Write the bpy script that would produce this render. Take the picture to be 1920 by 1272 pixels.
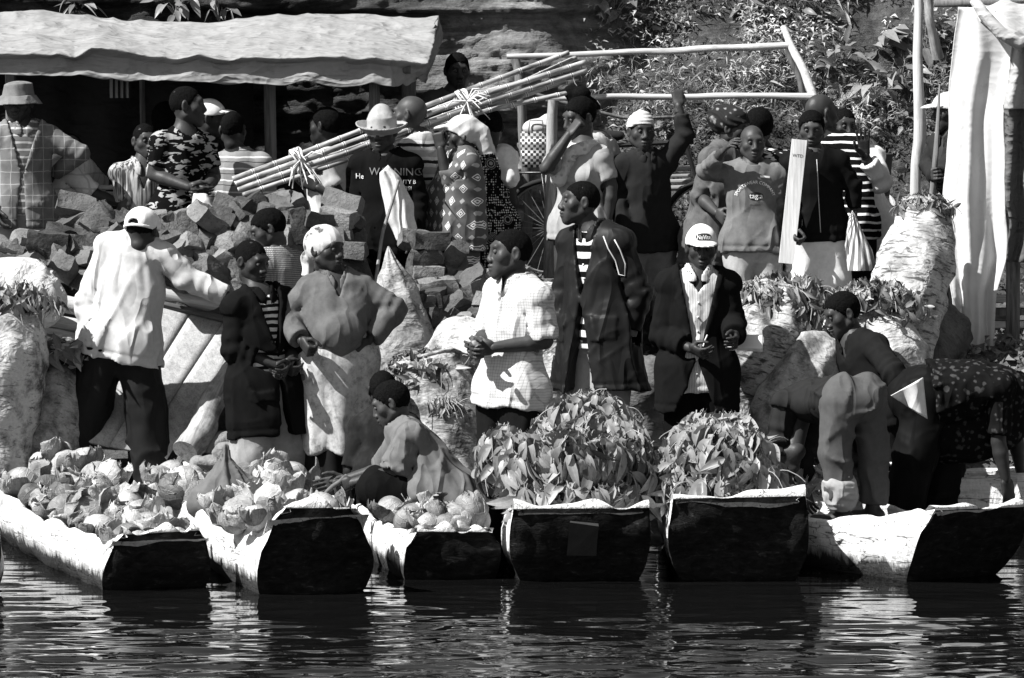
import bpy, bmesh, math, random
import numpy as np
from mathutils import Vector, Matrix, Euler
from mathutils.bvhtree import BVHTree

for _o in list(bpy.data.objects):
    bpy.data.objects.remove(_o)
SC = bpy.context.scene
COL = SC.collection
RNG = np.random.default_rng(7)
random.seed(7)

# ------------------------------------------------------------------ camera
FPX = 7400.0
CAM = np.array([0.0, 0.0, 2.5])
PITCH = math.atan(451.0 / FPX)
cam_data = bpy.data.cameras.new('camera')
cam_data.sensor_width = 36.0
cam_data.lens = 36.0 * FPX / 1920.0
cam_data.clip_start = 0.5
cam_data.clip_end = 500.0
cam = bpy.data.objects.new('camera', cam_data)
COL.objects.link(cam)
cam.location = CAM
cam.rotation_euler = (math.pi / 2 - PITCH, 0, 0)
SC.camera = cam

# ------------------------------------------------------------------ light
SUN_TO = np.array([-0.60, -0.30, 0.74]); SUN_TO /= np.linalg.norm(SUN_TO)
world = bpy.data.worlds.new('World')
SC.world = world
world.use_nodes = True
wn = world.node_tree.nodes; wl = world.node_tree.links
wn.clear()
w_out = wn.new('ShaderNodeOutputWorld'); w_bg = wn.new('ShaderNodeBackground')
w_sky = wn.new('ShaderNodeTexSky'); w_bw = wn.new('ShaderNodeRGBToBW')
w_sky.sky_type = 'NISHITA'
w_sky.sun_disc = False
w_sky.sun_elevation = math.asin(SUN_TO[2])
w_sky.sun_rotation = math.atan2(SUN_TO[0], SUN_TO[1])
wl.new(w_sky.outputs[0], w_bw.inputs[0])          # the photograph is black and white
wl.new(w_bw.outputs[0], w_bg.inputs[0])
w_bg.inputs[1].default_value = 0.06
wl.new(w_bg.outputs[0], w_out.inputs[0])
sun_d = bpy.data.lights.new('sun', 'SUN')
sun_d.energy = 5.0
sun_d.angle = math.radians(0.53)
sun_d.color = (1.0, 0.995, 0.985)
sun = bpy.data.objects.new('sun', sun_d)
COL.objects.link(sun)
sun.rotation_euler = Vector(-SUN_TO).to_track_quat('-Z', 'Y').to_euler()
sun.location = (-20, -4, 24)
SC.render.engine = 'CYCLES'
SC.view_settings.view_transform = 'Standard'
SC.view_settings.look = 'None'
SC.view_settings.gamma = 1.0
SC.view_settings.use_curve_mapping = False
SC.view_settings.exposure = 1.05
SC.cycles.diffuse_bounces = 2

# ------------------------------------------------------------------ helpers
def P(px, py, d):
    """point of the place seen at photograph pixel (px,py), d metres in front of the camera"""
    a = (px - 960.0) / FPX; b = (636.0 - py) / FPX
    c, s = math.cos(PITCH), math.sin(PITCH)
    v = np.array([a, c + b * s, -s + b * c])
    return CAM + v * (d / v[1])

def nrm(v):
    v = np.asarray(v, float); return v / (np.linalg.norm(v) + 1e-12)

def _hash(ix, iy, iz, seed):
    h = (ix.astype(np.int64) * 374761393 + iy.astype(np.int64) * 668265263 + iz.astype(np.int64) * 2147483647 + seed * 974711) & 0xffffffff
    h = ((h ^ (h >> 13)) * 1274126177) & 0xffffffff
    h = (h ^ (h >> 16)) & 0xffff
    return (h / 32767.5 - 1.0)

def vnoise(p, seed=0):
    p = np.asarray(p, float)
    i = np.floor(p); f = p - i; i = i.astype(np.int64)
    f = f * f * (3 - 2 * f)
    x, y, z = f[..., 0], f[..., 1], f[..., 2]
    r = 0
    for dx in (0, 1):
        for dy in (0, 1):
            for dz in (0, 1):
                w = (x if dx else 1 - x) * (y if dy else 1 - y) * (z if dz else 1 - z)
                r = r + w * _hash(i[..., 0] + dx, i[..., 1] + dy, i[..., 2] + dz, seed)
    return r

def fbm(p, seed=0, octs=3, gain=.5):
    p = np.asarray(p, float); a = 1.0; r = 0; t = 0
    for o in range(octs):
        r = r + a * vnoise(p * 2 ** o, seed + o * 17); t += a; a *= gain
    return r / t

def new_mesh(name, verts, faces, smooth=True):
    """verts (N,3), faces (M,k) arrays or list of lists"""
    me = bpy.data.meshes.new(name)
    v = np.asarray(verts, np.float32)
    if isinstance(faces, np.ndarray):
        k = faces.shape[1]
        me.vertices.add(len(v)); me.vertices.foreach_set('co', v.ravel())
        me.loops.add(faces.size); me.loops.foreach_set('vertex_index', faces.astype(np.int32).ravel())
        me.polygons.add(len(faces))
        me.polygons.foreach_set('loop_start', np.arange(0, faces.size, k, dtype=np.int32))
        me.polygons.foreach_set('loop_total', np.full(len(faces), k, np.int32))
        me.update(calc_edges=True)
    else:
        me.from_pydata([tuple(map(float, q)) for q in v], [], [tuple(int(i) for i in f) for f in faces])
        me.update()
    if smooth and len(me.polygons):
        me.polygons.foreach_set('use_smooth', np.ones(len(me.polygons), bool))
    return me

def add(name, me, mat=None, parent=None, loc=None, rot=None, kind=None):
    o = bpy.data.objects.new(name, me)
    COL.objects.link(o)
    if mat is not None and me is not None:
        if len(me.materials) == 0:
            me.materials.append(mat)
    if parent is not None:
        o.parent = parent
    if loc is not None: o.location = loc
    if rot is not None: o.rotation_euler = rot
    if kind: o['kind'] = kind
    return o

def tag(o, label, cat, group=None):
    o['label'] = label; o['category'] = cat
    if group: o['group'] = group
    return o

def thing(name, label, cat, loc=(0, 0, 0), rotz=0.0, group=None):
    o = bpy.data.objects.new(name, None)
    COL.objects.link(o)
    o.empty_display_size = .1
    o.location = loc; o.rotation_euler = (0, 0, rotz)
    return tag(o, label, cat, group)

class MB:
    """collects polygons of several shapes into one mesh"""
    def __init__(s): s.v = []; s.f = []; s.n = 0
    def put(s, v, f):
        v = np.asarray(v, float)
        s.v.append(v); s.f += [[int(i) + s.n for i in q] for q in f]; s.n += len(v)
        return s
    def tube(s, pts, rad, seg=10, caps=True, jitter=0, seed=0, q=1.0):
        v, f = tube_mesh(pts, rad, seg, caps, jitter, seed, q); return s.put(v, f)
    def box(s, c, half, R=None, jit=0):
        v = np.array([[x, y, z] for x in (-1, 1) for y in (-1, 1) for z in (-1, 1)], float) * np.asarray(half)
        if jit: v = v + RNG.normal(0, jit, v.shape)
        if R is not None: v = v @ np.asarray(R).T
        return s.put(v + np.asarray(c), [[0, 1, 3, 2], [4, 6, 7, 5], [0, 4, 5, 1], [2, 3, 7, 6], [0, 2, 6, 4], [1, 5, 7, 3]])
    def mesh(s, name, smooth=False, origin=None, ang=None):
        v = np.concatenate(s.v)
        if origin is not None: v = v - np.asarray(origin)
        me = new_mesh(name, v, s.f, smooth)
        if smooth and ang: 
            me.set_sharp_from_angle(angle=math.radians(ang))
        return me

def tube_mesh(pts, rad, seg=10, caps=True, jitter=0, seed=0, q=1.0):
    pts = np.asarray(pts, float); n = len(pts)
    rad = np.atleast_1d(np.asarray(rad, float))
    rad = np.interp(np.linspace(0, 1, n), np.linspace(0, 1, len(rad)), rad)
    tan = np.gradient(pts, axis=0); tan /= np.linalg.norm(tan, axis=1)[:, None] + 1e-9
    ref = np.array([0, 0, 1.0]) if abs(tan[0][2]) < .9 else np.array([1.0, 0, 0])
    V = []
    a0 = np.linspace(0, 2 * math.pi, seg, endpoint=False)
    for i in range(n):
        s1 = nrm(np.cross(tan[i], ref)); s2 = np.cross(s1, tan[i])
        ref = s2
        r = rad[i] * (1 + (jitter * vnoise(np.stack([np.cos(a0) * 1.3 + 5, np.sin(a0) * 1.3, np.full(seg, i * .6)], 1), seed) if jitter else 0))
        V.append(pts[i] + (np.cos(a0) * r)[:, None] * s1 + (np.sin(a0) * r * q)[:, None] * s2)
    V = np.concatenate(V)
    F = []
    for i in range(n - 1):
        for k in range(seg):
            k2 = (k + 1) % seg
            F.append([i * seg + k, i * seg + k2, (i + 1) * seg + k2, (i + 1) * seg + k])
    if caps:
        F.append(list(range(seg))[::-1]); F.append([(n - 1) * seg + k for k in range(seg)])
    return V, F

def grid_mesh(name, PTS, mat=None, smooth=True, thick=0.0):
    """PTS (n,m,3) -> sheet; thick>0 doubles it into a thin solid"""
    n, m, _ = PTS.shape
    idx = np.arange(n * m).reshape(n, m)
    F = np.stack([idx[:-1, :-1], idx[1:, :-1], idx[1:, 1:], idx[:-1, 1:]], -1).reshape(-1, 4)
    V = PTS.reshape(-1, 3)
    if thick:
        du = np.gradient(PTS, axis=0); dv = np.gradient(PTS, axis=1)
        N = np.cross(du, dv); N /= np.linalg.norm(N, axis=2)[..., None] + 1e-9
        V2 = (PTS - N * thick).reshape(-1, 3)
        k = n * m
        edge = []
        for a, b in ((idx[0, :-1], idx[0, 1:]), (idx[-1, 1:], idx[-1, :-1]), (idx[1:, 0], idx[:-1, 0]), (idx[:-1, -1], idx[1:, -1])):
            edge.append(np.stack([a, b, b + k, a + k], 1))
        F = np.concatenate([F, F[:, ::-1] + k] + [e for e in edge])
        V = np.concatenate([V, V2])
    return new_mesh(name, V, F, smooth)

# ------------------------------------------------------------------ materials
class MT:
    def __init__(s, name, rough=.8, spec=.3):
        s.m = bpy.data.materials.new(name); s.m.use_nodes = True
        s.n = s.m.node_tree.nodes; s.l = s.m.node_tree.links
        s.b = s.n['Principled BSDF']
        s.b.inputs['Roughness'].default_value = rough
        s.b.inputs['Specular IOR Level'].default_value = spec
        s._tc = None; s._hs = []
    def tc(s, which='Object'):
        if s._tc is None: s._tc = s.n.new('ShaderNodeTexCoord')
        return s._tc.outputs[which]
    def map(s, scale=(1, 1, 1), rot=(0, 0, 0), loc=(0, 0, 0), src=None):
        m = s.n.new('ShaderNodeMapping')
        m.inputs['Scale'].default_value = scale; m.inputs['Rotation'].default_value = rot; m.inputs['Location'].default_value = loc
        s.l.new(src or s.tc(), m.inputs['Vector']); return m.outputs[0]
    def noise(s, scale=5, detail=4, rough=.55, vec=None, dist=0):
        t = s.n.new('ShaderNodeTexNoise'); t.inputs['Scale'].default_value = scale
        t.inputs['Detail'].default_value = detail; t.inputs['Roughness'].default_value = rough; t.inputs['Distortion'].default_value = dist
        s.l.new(vec or s.tc(), t.inputs['Vector']); return t.outputs['Fac']
    def voro(s, scale=5, feature='F1', vec=None, out='Distance', rnd=1.0):
        t = s.n.new('ShaderNodeTexVoronoi'); t.feature = feature; t.inputs['Scale'].default_value = scale
        t.inputs['Randomness'].default_value = rnd
        s.l.new(vec or s.tc(), t.inputs['Vector']); return t.outputs[out]
    def _in(s, sock, v):
        if isinstance(v, (int, float)): sock.default_value = v
        else: s.l.new(v, sock)
    def math(s, op, a, b=0.0, c=0.0):
        t = s.n.new('ShaderNodeMath'); t.operation = op
        s._in(t.inputs[0], a); s._in(t.inputs[1], b); s._in(t.inputs[2], c); return t.outputs[0]
    def sep(s, vec=None):
        t = s.n.new('ShaderNodeSeparateXYZ'); s.l.new(vec or s.tc(), t.inputs[0]); return t.outputs
    def ramp(s, fac, *stops):
        """piecewise linear through (x,y) stops"""
        t = s.n.new('ShaderNodeValToRGB'); e = t.color_ramp.elements
        while len(e) < len(stops): e.new(.5)
        for k, (x, y) in enumerate(stops):
            e[k].position = x; e[k].color = (y, y, y, 1)
        s.l.new(fac, t.inputs[0]); return t.outputs[0]
    def mix(s, f, a, b):
        t = s.n.new('ShaderNodeMix'); t.data_type = 'FLOAT'
        s._in(t.inputs[0], f); s._in(t.inputs[2], a); s._in(t.inputs[3], b); return t.outputs[0]
    def color(s, v):
        c = s.b.inputs['Base Color']
        if isinstance(v, (int, float)): c.default_value = (v, v, v, 1)
        else: s.l.new(v, c)
        return s
    def rough(s, v): s._in(s.b.inputs['Roughness'], v); return s
    def bump(s, h, strength=.5, dist=.01):
        t = s.n.new('ShaderNodeBump'); t.inputs['Strength'].default_value = strength; t.inputs['Distance'].default_value = dist
        s._in(t.inputs['Height'], h)
        if s._hs: s.l.new(s._hs[-1], t.inputs['Normal'])
        s._hs.append(t.outputs[0]); s.l.new(t.outputs[0], s.b.inputs['Normal']); return s

def band(t, coord, freq, duty, off=0.0):
    """1 inside a stripe"""
    x = t.math('ADD', t.math('MULTIPLY', coord, freq), off)
    return t.math('LESS_THAN', t.math('FRACT', x), duty)

def cloth(name, col=.3, pattern=None, rough=.9, dirt=0.0, weave=1.0, crease=.6, spec=.02, **k):
    if col < .06: col = col * .45
    t = MT(name, rough, spec)
    X, Y, Z = t.sep()
    base = col
    warpn = t.noise(6, 3)
    wx = t.math('ADD', X, t.math('MULTIPLY', t.math('SUBTRACT', warpn, .5), k.get('warp', .03)))
    wz = t.math('ADD', Z, t.math('MULTIPLY', t.math('SUBTRACT', warpn, .5), k.get('warp', .03)))
    if pattern == 'hstripe':
        base = t.mix(band(t, wz, k['freq'], k['duty']), col, k['col2'])
    elif pattern == 'hstripe2':
        b1 = band(t, wz, k['freq'], k['duty']); b2 = band(t, wz, k['freq'], k['duty'] * .45, .38)
        base = t.mix(b2, t.mix(b1, col, k['col2']), k['col3'])
    elif pattern == 'vstripe':
        base = t.mix(band(t, wx, k['freq'], k['duty']), col, k['col2'])
    elif pattern == 'vstripe_n':
        nn = t.noise(1, 2, .5, t.map((k['freq'], k['freq'], 3)))
        base = t.ramp(nn, (.4, col), (.55, k['col2']))
    elif pattern == 'plaid':
        b1 = band(t, wx, k['freq'], k['duty']); b2 = band(t, wz, k['freq'] * .9, k['duty'])
        b3 = band(t, wx, k['freq'] * .5, .5); b4 = band(t, wz, k['freq'] * .45, .5)
        base = t.mix(t.math('MULTIPLY', t.math('ADD', b3, b4), .25), col, k['col3'])
        base = t.mix(t.math('MAXIMUM', b1, b2), base, k['col2'])
    elif pattern == 'check':
        b1 = band(t, wx, k['freq'], k['duty']); b2 = band(t, wz, k['freq'], k['duty'])
        base = t.mix(t.math('MULTIPLY', t.math('ADD', b1, b2), .5), col, k['col2'])
    elif pattern == 'camo':
        n1 = t.noise(1, 2, .6, t.map((14, 14, 34)), .6)
        base = t.ramp(n1, (.53, col), (.545, k['col2']))
    elif pattern == 'dots':
        v = t.voro(k['freq'], rnd=.35)
        base = t.ramp(v, (.33, k['col2']), (.37, col))
        big = t.voro(7, rnd=.6)
        base = t.mix(t.ramp(big, (.28, 1), (.32, 0)), base, t.ramp(t.math('FRACT', t.math('MULTIPLY', big, 16.0)), (.5, col), (.6, k['col2'] * .5)))
    elif pattern == 'diamond':
        u = t.math('ADD', wx, t.math('MULTIPLY', Y, .8))
        f = k['freq']
        a = t.math('ABSOLUTE', t.math('SUBTRACT', t.math('FRACT', t.math('MULTIPLY', u, f)), .5))
        b = t.math('ABSOLUTE', t.math('SUBTRACT', t.math('FRACT', t.math('MULTIPLY', wz, f * .9)), .5))
        m = t.math('MAXIMUM', a, b); m2 = t.math('ADD', a, b)
        chk = t.math('MODULO', t.math('ADD', t.math('FLOOR', t.math('MULTIPLY', u, f)), t.math('FLOOR', t.math('MULTIPLY', wz, f * .9))), 2.0)
        chk = t.math('ABSOLUTE', chk)
        dia = t.ramp(m2, (.08, .02), (.1, .75), (.2, .75), (.22, .03), (.3, .03), (.32, .75), (.38, .75), (.40, .0))
        dark = t.ramp(m2, (.2, .35), (.24, col))
        base = t.mix(t.math('GREATER_THAN', chk, .5), dark, t.math('MAXIMUM', dia, col))
    elif pattern == 'floral':
        v = t.voro(k['freq'], 'SMOOTH_F1'); n1 = t.noise(22, 4, .7)
        base = t.ramp(t.math('ADD', v, t.math('MULTIPLY', n1, .9)), (.60, k['col2']), (.76, col))
    elif pattern == 'tweed':
        b1 = band(t, X, 120, .5); b2 = band(t, Z, 90, .5)
        base = t.mix(t.math('MULTIPLY', b1, b2), col, k['col2'])
    if not isinstance(base, (int, float)):
        pass
    if dirt:
        n1 = t.noise(k.get('dscale', 9), 6, .7)
        fac = t.ramp(n1, (.46, 0), (.72, dirt))
        base = t.mix(fac, base, k.get('dcol', .04))
    n0 = t.noise(30, 4, .65)
    base = t.math('MULTIPLY', base, t.ramp(n0, (.2, .82), (.8, 1.12)))
    t.color(base)
    if crease:
        n2 = t.noise(7, 1, .5, t.map((1, 1, .28), (0, .45, .3)), .25); r = t.math('ABSOLUTE', t.math('SUBTRACT', n2, .5))
        t.bump(t.ramp(r, (0, 1), (.09, .3), (.3, 0)), .55 * crease, .018)
        t.bump(t.noise(9, 1, .5, t.map((1, 1, .4), (0, -.7, .2))), .45 * crease, .016)
    if weave:
        t.bump(t.noise(260, 2, .6), .12 * weave, .002)
    return t.m

def simple(name, col, rough=.6, spec=.12, var=.25, scale=12, bump=.3, bscale=40, bdist=.004):
    t = MT(name, rough, spec)
    n1 = t.noise(scale, 5, .6)
    t.color(t.math('MULTIPLY', col, t.ramp(n1, (.25, 1 - var), (.75, 1 + var))))
    if bump: t.bump(t.noise(bscale, 4, .6), bump, bdist)
    return t.m

def wood(name, col=.4, col2=.15, axis=0, rough=.75, fine=1.0, stains=.4):
    t = MT(name, rough, .06)
    sc = [9.0 * fine] * 3; sc[axis] = .7 * fine
    g = t.noise(3, 6, .65, t.map(tuple(sc)), .8)
    sc2 = [40.0 * fine] * 3; sc2[axis] = 1.5 * fine
    g2 = t.noise(3, 3, .6, t.map(tuple(sc2)))
    c = t.ramp(g, (.3, col2), (.55, col), (.8, col * 1.15))
    c = t.math('MULTIPLY', c, t.ramp(g2, (.3, .75), (.6, 1.05)))
    if stains:
        c = t.mix(t.ramp(t.noise(4, 5, .7), (.52, 0), (.75, stains)), c, .03)
    t.color(c)
    t.bump(g2, .4, .004)
    return t.m
# ------------------------------------------------------------------ signed-distance modelling
class Field:
    def __init__(s, lo, hi, h):
        s.lo = np.asarray(lo, float); s.h = h
        s.n = np.maximum(np.ceil((np.asarray(hi) - s.lo) / h).astype(int) + 1, 3)
        s.v = np.full(s.n, 1.0, np.float32)
        s.ax = [(s.lo[i] + np.arange(s.n[i]) * h).astype(np.float32) for i in range(3)]
    def box(s, lo, hi):
        a = np.clip(np.floor((np.asarray(lo) - s.lo) / s.h).astype(int), 0, s.n - 1)
        b = np.clip(np.ceil((np.asarray(hi) - s.lo) / s.h).astype(int) + 1, 1, s.n)
        if np.any(b <= a): return None
        sl = tuple(slice(a[i], b[i]) for i in range(3))
        c = (s.ax[0][sl[0]][:, None, None], s.ax[1][sl[1]][None, :, None], s.ax[2][sl[2]][None, None, :])
        return sl, c
    def put(s, fn, lo, hi, k=.02, mode='u'):
        r = s.box(lo, hi)
        if r is None: return
        sl, c = r
        d = fn(*c)
        a = s.v[sl]
        if mode == 'u':
            if k > 0:
                hh = np.maximum(k - np.abs(a - d), 0) / k
                s.v[sl] = np.minimum(a, d) - hh * hh * k * .25
            else: s.v[sl] = np.minimum(a, d)
        elif mode == 's':
            d = -d
            if k > 0:
                hh = np.maximum(k - np.abs(a - d), 0) / k
                s.v[sl] = np.maximum(a, d) + hh * hh * k * .25
            else: s.v[sl] = np.maximum(a, d)
        elif mode == 'i':
            s.v[sl] = np.maximum(a, d)
    # primitives ------------------------------------------------------
    def cone(s, a, b, ra, rb, k=.02, frame=None, q=1.0, mode='u', clip_a=None, clip_b=None):
        """tapered capsule; frame (l,f,u) and q squash it along f"""
        a = np.asarray(a, float); b = np.asarray(b, float); R = max(ra, rb)
        pad = R + k + 3 * s.h
        lo = np.minimum(a, b) - pad; hi = np.maximum(a, b) + pad
        ab = b - a
        if frame is None or q == 1.0:
            L2 = max(float(ab @ ab), 1e-9)
            def fn(x, y, z):
                dx, dy, dz = x - a[0], y - a[1], z - a[2]
                t0 = (dx * ab[0] + dy * ab[1] + dz * ab[2]) / L2
                t = np.clip(t0, 0, 1)
                d = np.sqrt((dx - t * ab[0]) ** 2 + (dy - t * ab[1]) ** 2 + (dz - t * ab[2]) ** 2) - (ra + (rb - ra) * t)
                Lr = math.sqrt(L2)
                if clip_a is not None: d = np.maximum(d, (clip_a - t0) * Lr)
                if clip_b is not None: d = np.maximum(d, (t0 - clip_b) * Lr)
                return d
        else:
            f = np.asarray(frame[1], float)
            # squash along f:  p' = p + f*(p.f)*(1/q-1)
            g = 1.0 / q - 1.0
            ab2 = ab + f * (ab @ f) * g
            L2 = max(float(ab2 @ ab2), 1e-9)
            def fn(x, y, z):
                dx, dy, dz = x - a[0], y - a[1], z - a[2]
                pf = (dx * f[0] + dy * f[1] + dz * f[2]) * g
                dx = dx + f[0] * pf; dy = dy + f[1] * pf; dz = dz + f[2] * pf
                t0 = (dx * ab2[0] + dy * ab2[1] + dz * ab2[2]) / L2
                t = np.clip(t0, 0, 1)
                d = (np.sqrt((dx - t * ab2[0]) ** 2 + (dy - t * ab2[1]) ** 2 + (dz - t * ab2[2]) ** 2) - (ra + (rb - ra) * t)) * (.5 + .5 * q)
                Lr = math.sqrt(L2)
                if clip_a is not None: d = np.maximum(d, (clip_a - t0) * Lr)
                if clip_b is not None: d = np.maximum(d, (t0 - clip_b) * Lr)
                return d
        s.put(fn, lo, hi, k, mode)
    def ell(s, c, r, k=.01, R=None, mode='u'):
        c = np.asarray(c, float); r = np.asarray(r, float)
        pad = r.max() + k + 3 * s.h
        Rm = np.eye(3) if R is None else np.asarray(R)
        rm = float(r.min())
        def fn(x, y, z):
            dx, dy, dz = x - c[0], y - c[1], z - c[2]
            ux = (dx * Rm[0][0] + dy * Rm[1][0] + dz * Rm[2][0]) / r[0]
            uy = (dx * Rm[0][1] + dy * Rm[1][1] + dz * Rm[2][1]) / r[1]
            uz = (dx * Rm[0][2] + dy * Rm[1][2] + dz * Rm[2][2]) / r[2]
            k0 = np.sqrt(ux * ux + uy * uy + uz * uz)
            k1 = np.sqrt((ux / r[0]) ** 2 + (uy / r[1]) ** 2 + (uz / r[2]) ** 2) + 1e-6
            return k0 * (k0 - 1) / k1
        s.put(fn, c - pad, c + pad, k, mode)
    def all(s):
        return s.ax[0][:, None, None], s.ax[1][None, :, None], s.ax[2][None, None, :]
    def clip(s, fn):
        s.v = np.maximum(s.v, fn(*s.all()).astype(np.float32))
    def wrinkle(s, fn, bandw=.035):
        i = np.nonzero(np.abs(s.v) < bandw)
        if len(i[0]) == 0: return
        p = np.stack([s.ax[0][i[0]], s.ax[1][i[1]], s.ax[2][i[2]]], 1)
        s.v[i] += fn(p).astype(np.float32)
    def mesh(s):
        v = s.v; h = s.h
        v = np.where(np.abs(v) < 1e-6, 1e-6, v)
        sg = v < 0
        n = np.array(v.shape)
        c = np.zeros(n - 1, np.int8)
        for dx in (0, 1):
            for dy in (0, 1):
                for dz in (0, 1):
                    c += sg[dx:n[0] - 1 + dx, dy:n[1] - 1 + dy, dz:n[2] - 1 + dz]
        I = np.nonzero((c > 0) & (c < 8))
        N = len(I[0])
        if N == 0: return np.zeros((0, 3)), np.zeros((0, 4), int)
        idx = np.full(n - 1, -1, np.int32); idx[I] = np.arange(N)
        corner = {}
        for dx in (0, 1):
            for dy in (0, 1):
                for dz in (0, 1):
                    corner[(dx, dy, dz)] = v[I[0] + dx, I[1] + dy, I[2] + dz]
        acc = np.zeros((N, 3)); cnt = np.zeros(N)
        for a in corner:
            for axs in range(3):
                if a[axs] == 0:
                    b = list(a); b[axs] = 1; b = tuple(b)
                    va, vb = corner[a], corner[b]
                    m = (va < 0) != (vb < 0)
                    t = np.where(m, va / np.where(m, va - vb, 1), 0)
                    for j in range(3):
                        acc[:, j] += np.where(m, a[j] + (t if j == axs else 0), 0)
                    cnt += m
        V = acc / cnt[:, None]
        V = s.lo + (np.stack(I, 1) + V) * h
        Fs = []
        for axs in range(3):
            sl0 = [slice(1, -1)] * 3; sl1 = [slice(1, -1)] * 3
            sl0[axs] = slice(0, -1); sl1[axs] = slice(1, None)
            A = sg[tuple(sl0)]; B = sg[tuple(sl1)]
            for flag, flip in ((A & ~B, False), (~A & B, True)):
                J = np.array(np.nonzero(flag))
                if J.shape[1] == 0: continue
                off = np.ones(3, int); off[axs] = 0
                J = J + off[:, None]
                u, w = [(1, 2), (2, 0), (0, 1)][axs]
                def cell(du, dw):
                    q = J.copy(); q[u] -= du; q[w] -= dw
                    return idx[q[0], q[1], q[2]]
                f = np.stack([cell(1, 1), cell(0, 1), cell(0, 0), cell(1, 0)], 1)
                if flip: f = f[:, ::-1]
                Fs.append(f)
        F = np.concatenate(Fs)
        F = F[(F >= 0).all(1)]
        return V, F

def join(parts):
    V = []; F = []; n = 0
    for v, f in parts:
        V.append(v); F.append(f + n); n += len(v)
    return np.concatenate(V), np.concatenate(F)

# ------------------------------------------------------------------ heads and hands
def head_local(var, h=.0055):
    """x = person's left, y = forward, z = up; origin mid-way between crown and chin"""
    jw, nz, mz = var.get('jaw', 1.0), var.get('nose', 1.0), var.get('lips', 1.0)
    F = Field((-.125, -.145, -.20), (.125, .155, .15), h)
    F.ell((0, -.014, .028), (.0745, .097, .089), .01)
    F.ell((0, .028, -.018), (.062, .066, .082), .02)
    for sx in (-1, 1):
        F.cone((sx * .052 * jw, -.002, -.048), (sx * .012, .066, -.094), .024, .023, .022)
        F.ell((sx * .044, .053, -.014), (.026, .022, .022), .03)
    F.cone((0, .068, -.096), (0, .07, -.09), .025, .025, .02)
    F.ell((0, .066, -.062), (.042, .032, .034), .02)
    F.cone((-.034, .081, .034), (.034, .081, .034), .0125, .0125, .026)
    for sx in (-1, 1):
        F.ell((sx * .032, .107, .010), (.020, .022, .0135), .020, mode='s')
    F.cone((0, .088, .018), (0, .108, -.026), .009, .0135 * nz, .018)
    for sx in (-1, 1):
        F.ell((sx * .0155 * nz, .1, -.033), (.012, .013, .0105), .008)
    F.ell((0, .099, -.0585), (.026, .0125, .0085 * mz), .006)
    F.ell((0, .096, -.0745), (.023, .0125, .0095 * mz), .006)
    F.ell((0, .113, -.0665), (.027, .012, .0022), .004, mode='s')
    for sx in (-1, 1):
        a = sx * math.radians(20)
        R = np.array([[math.cos(a), -math.sin(a), 0], [math.sin(a), math.cos(a), 0], [0, 0, 1]])
        F.ell((sx * .08, -.012, .0), (.011, .021, .034), .008, R)
        F.ell((sx * .088, -.006, .004), (.007, .011, .019), .005, R, 's')
    F.cone((0, -.018, -.05), (0, -.022, -.085), .054, .05, .03)
    return F

HEADLINE = (np.array([-.12, -.04, .01, .05, .075, .10]), np.array([-.062, -.048, -.006, .044, .066, .078]))
def hair_local(style, seed=0, h=.0055):
    r = {'buzz': .0025, 'short': .008, 'afro': .022, 'long': .03, 'bun': .014}[style]
    F = Field((-.15, -.2, -.14), (.15, .15, .2), h)
    F.ell((0, -.014, .028), (.0745 + r, .097 + r, .089 + r), .01)
    if style == 'bun':
        F.ell((0, -.1, .12), (.06, .065, .05), .03); F.ell((.045, -.04, .13), (.05, .055, .045), .02)
        F.ell((-.04, -.05, .13), (.045, .05, .045), .02)
    if style == 'afro':
        F.ell((0, -.03, .05), (.088, .1, .085), .02)
    def cl(x, y, z):
        zl = np.interp(y, *HEADLINE).astype(np.float32)
        return (zl - z) * .75 + .007 * np.sin(x * 170 + z * 90) * np.sin(y * 210 + z * 60) + .004 * np.sin(x * 330 + y * 270)
    F.clip(cl)
    # ears stay free
    F.wrinkle(lambda p: vnoise(p * 90, seed) * .0016 + vnoise(p * 40, seed + 3) * .0018)
    return F.mesh()

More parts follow.
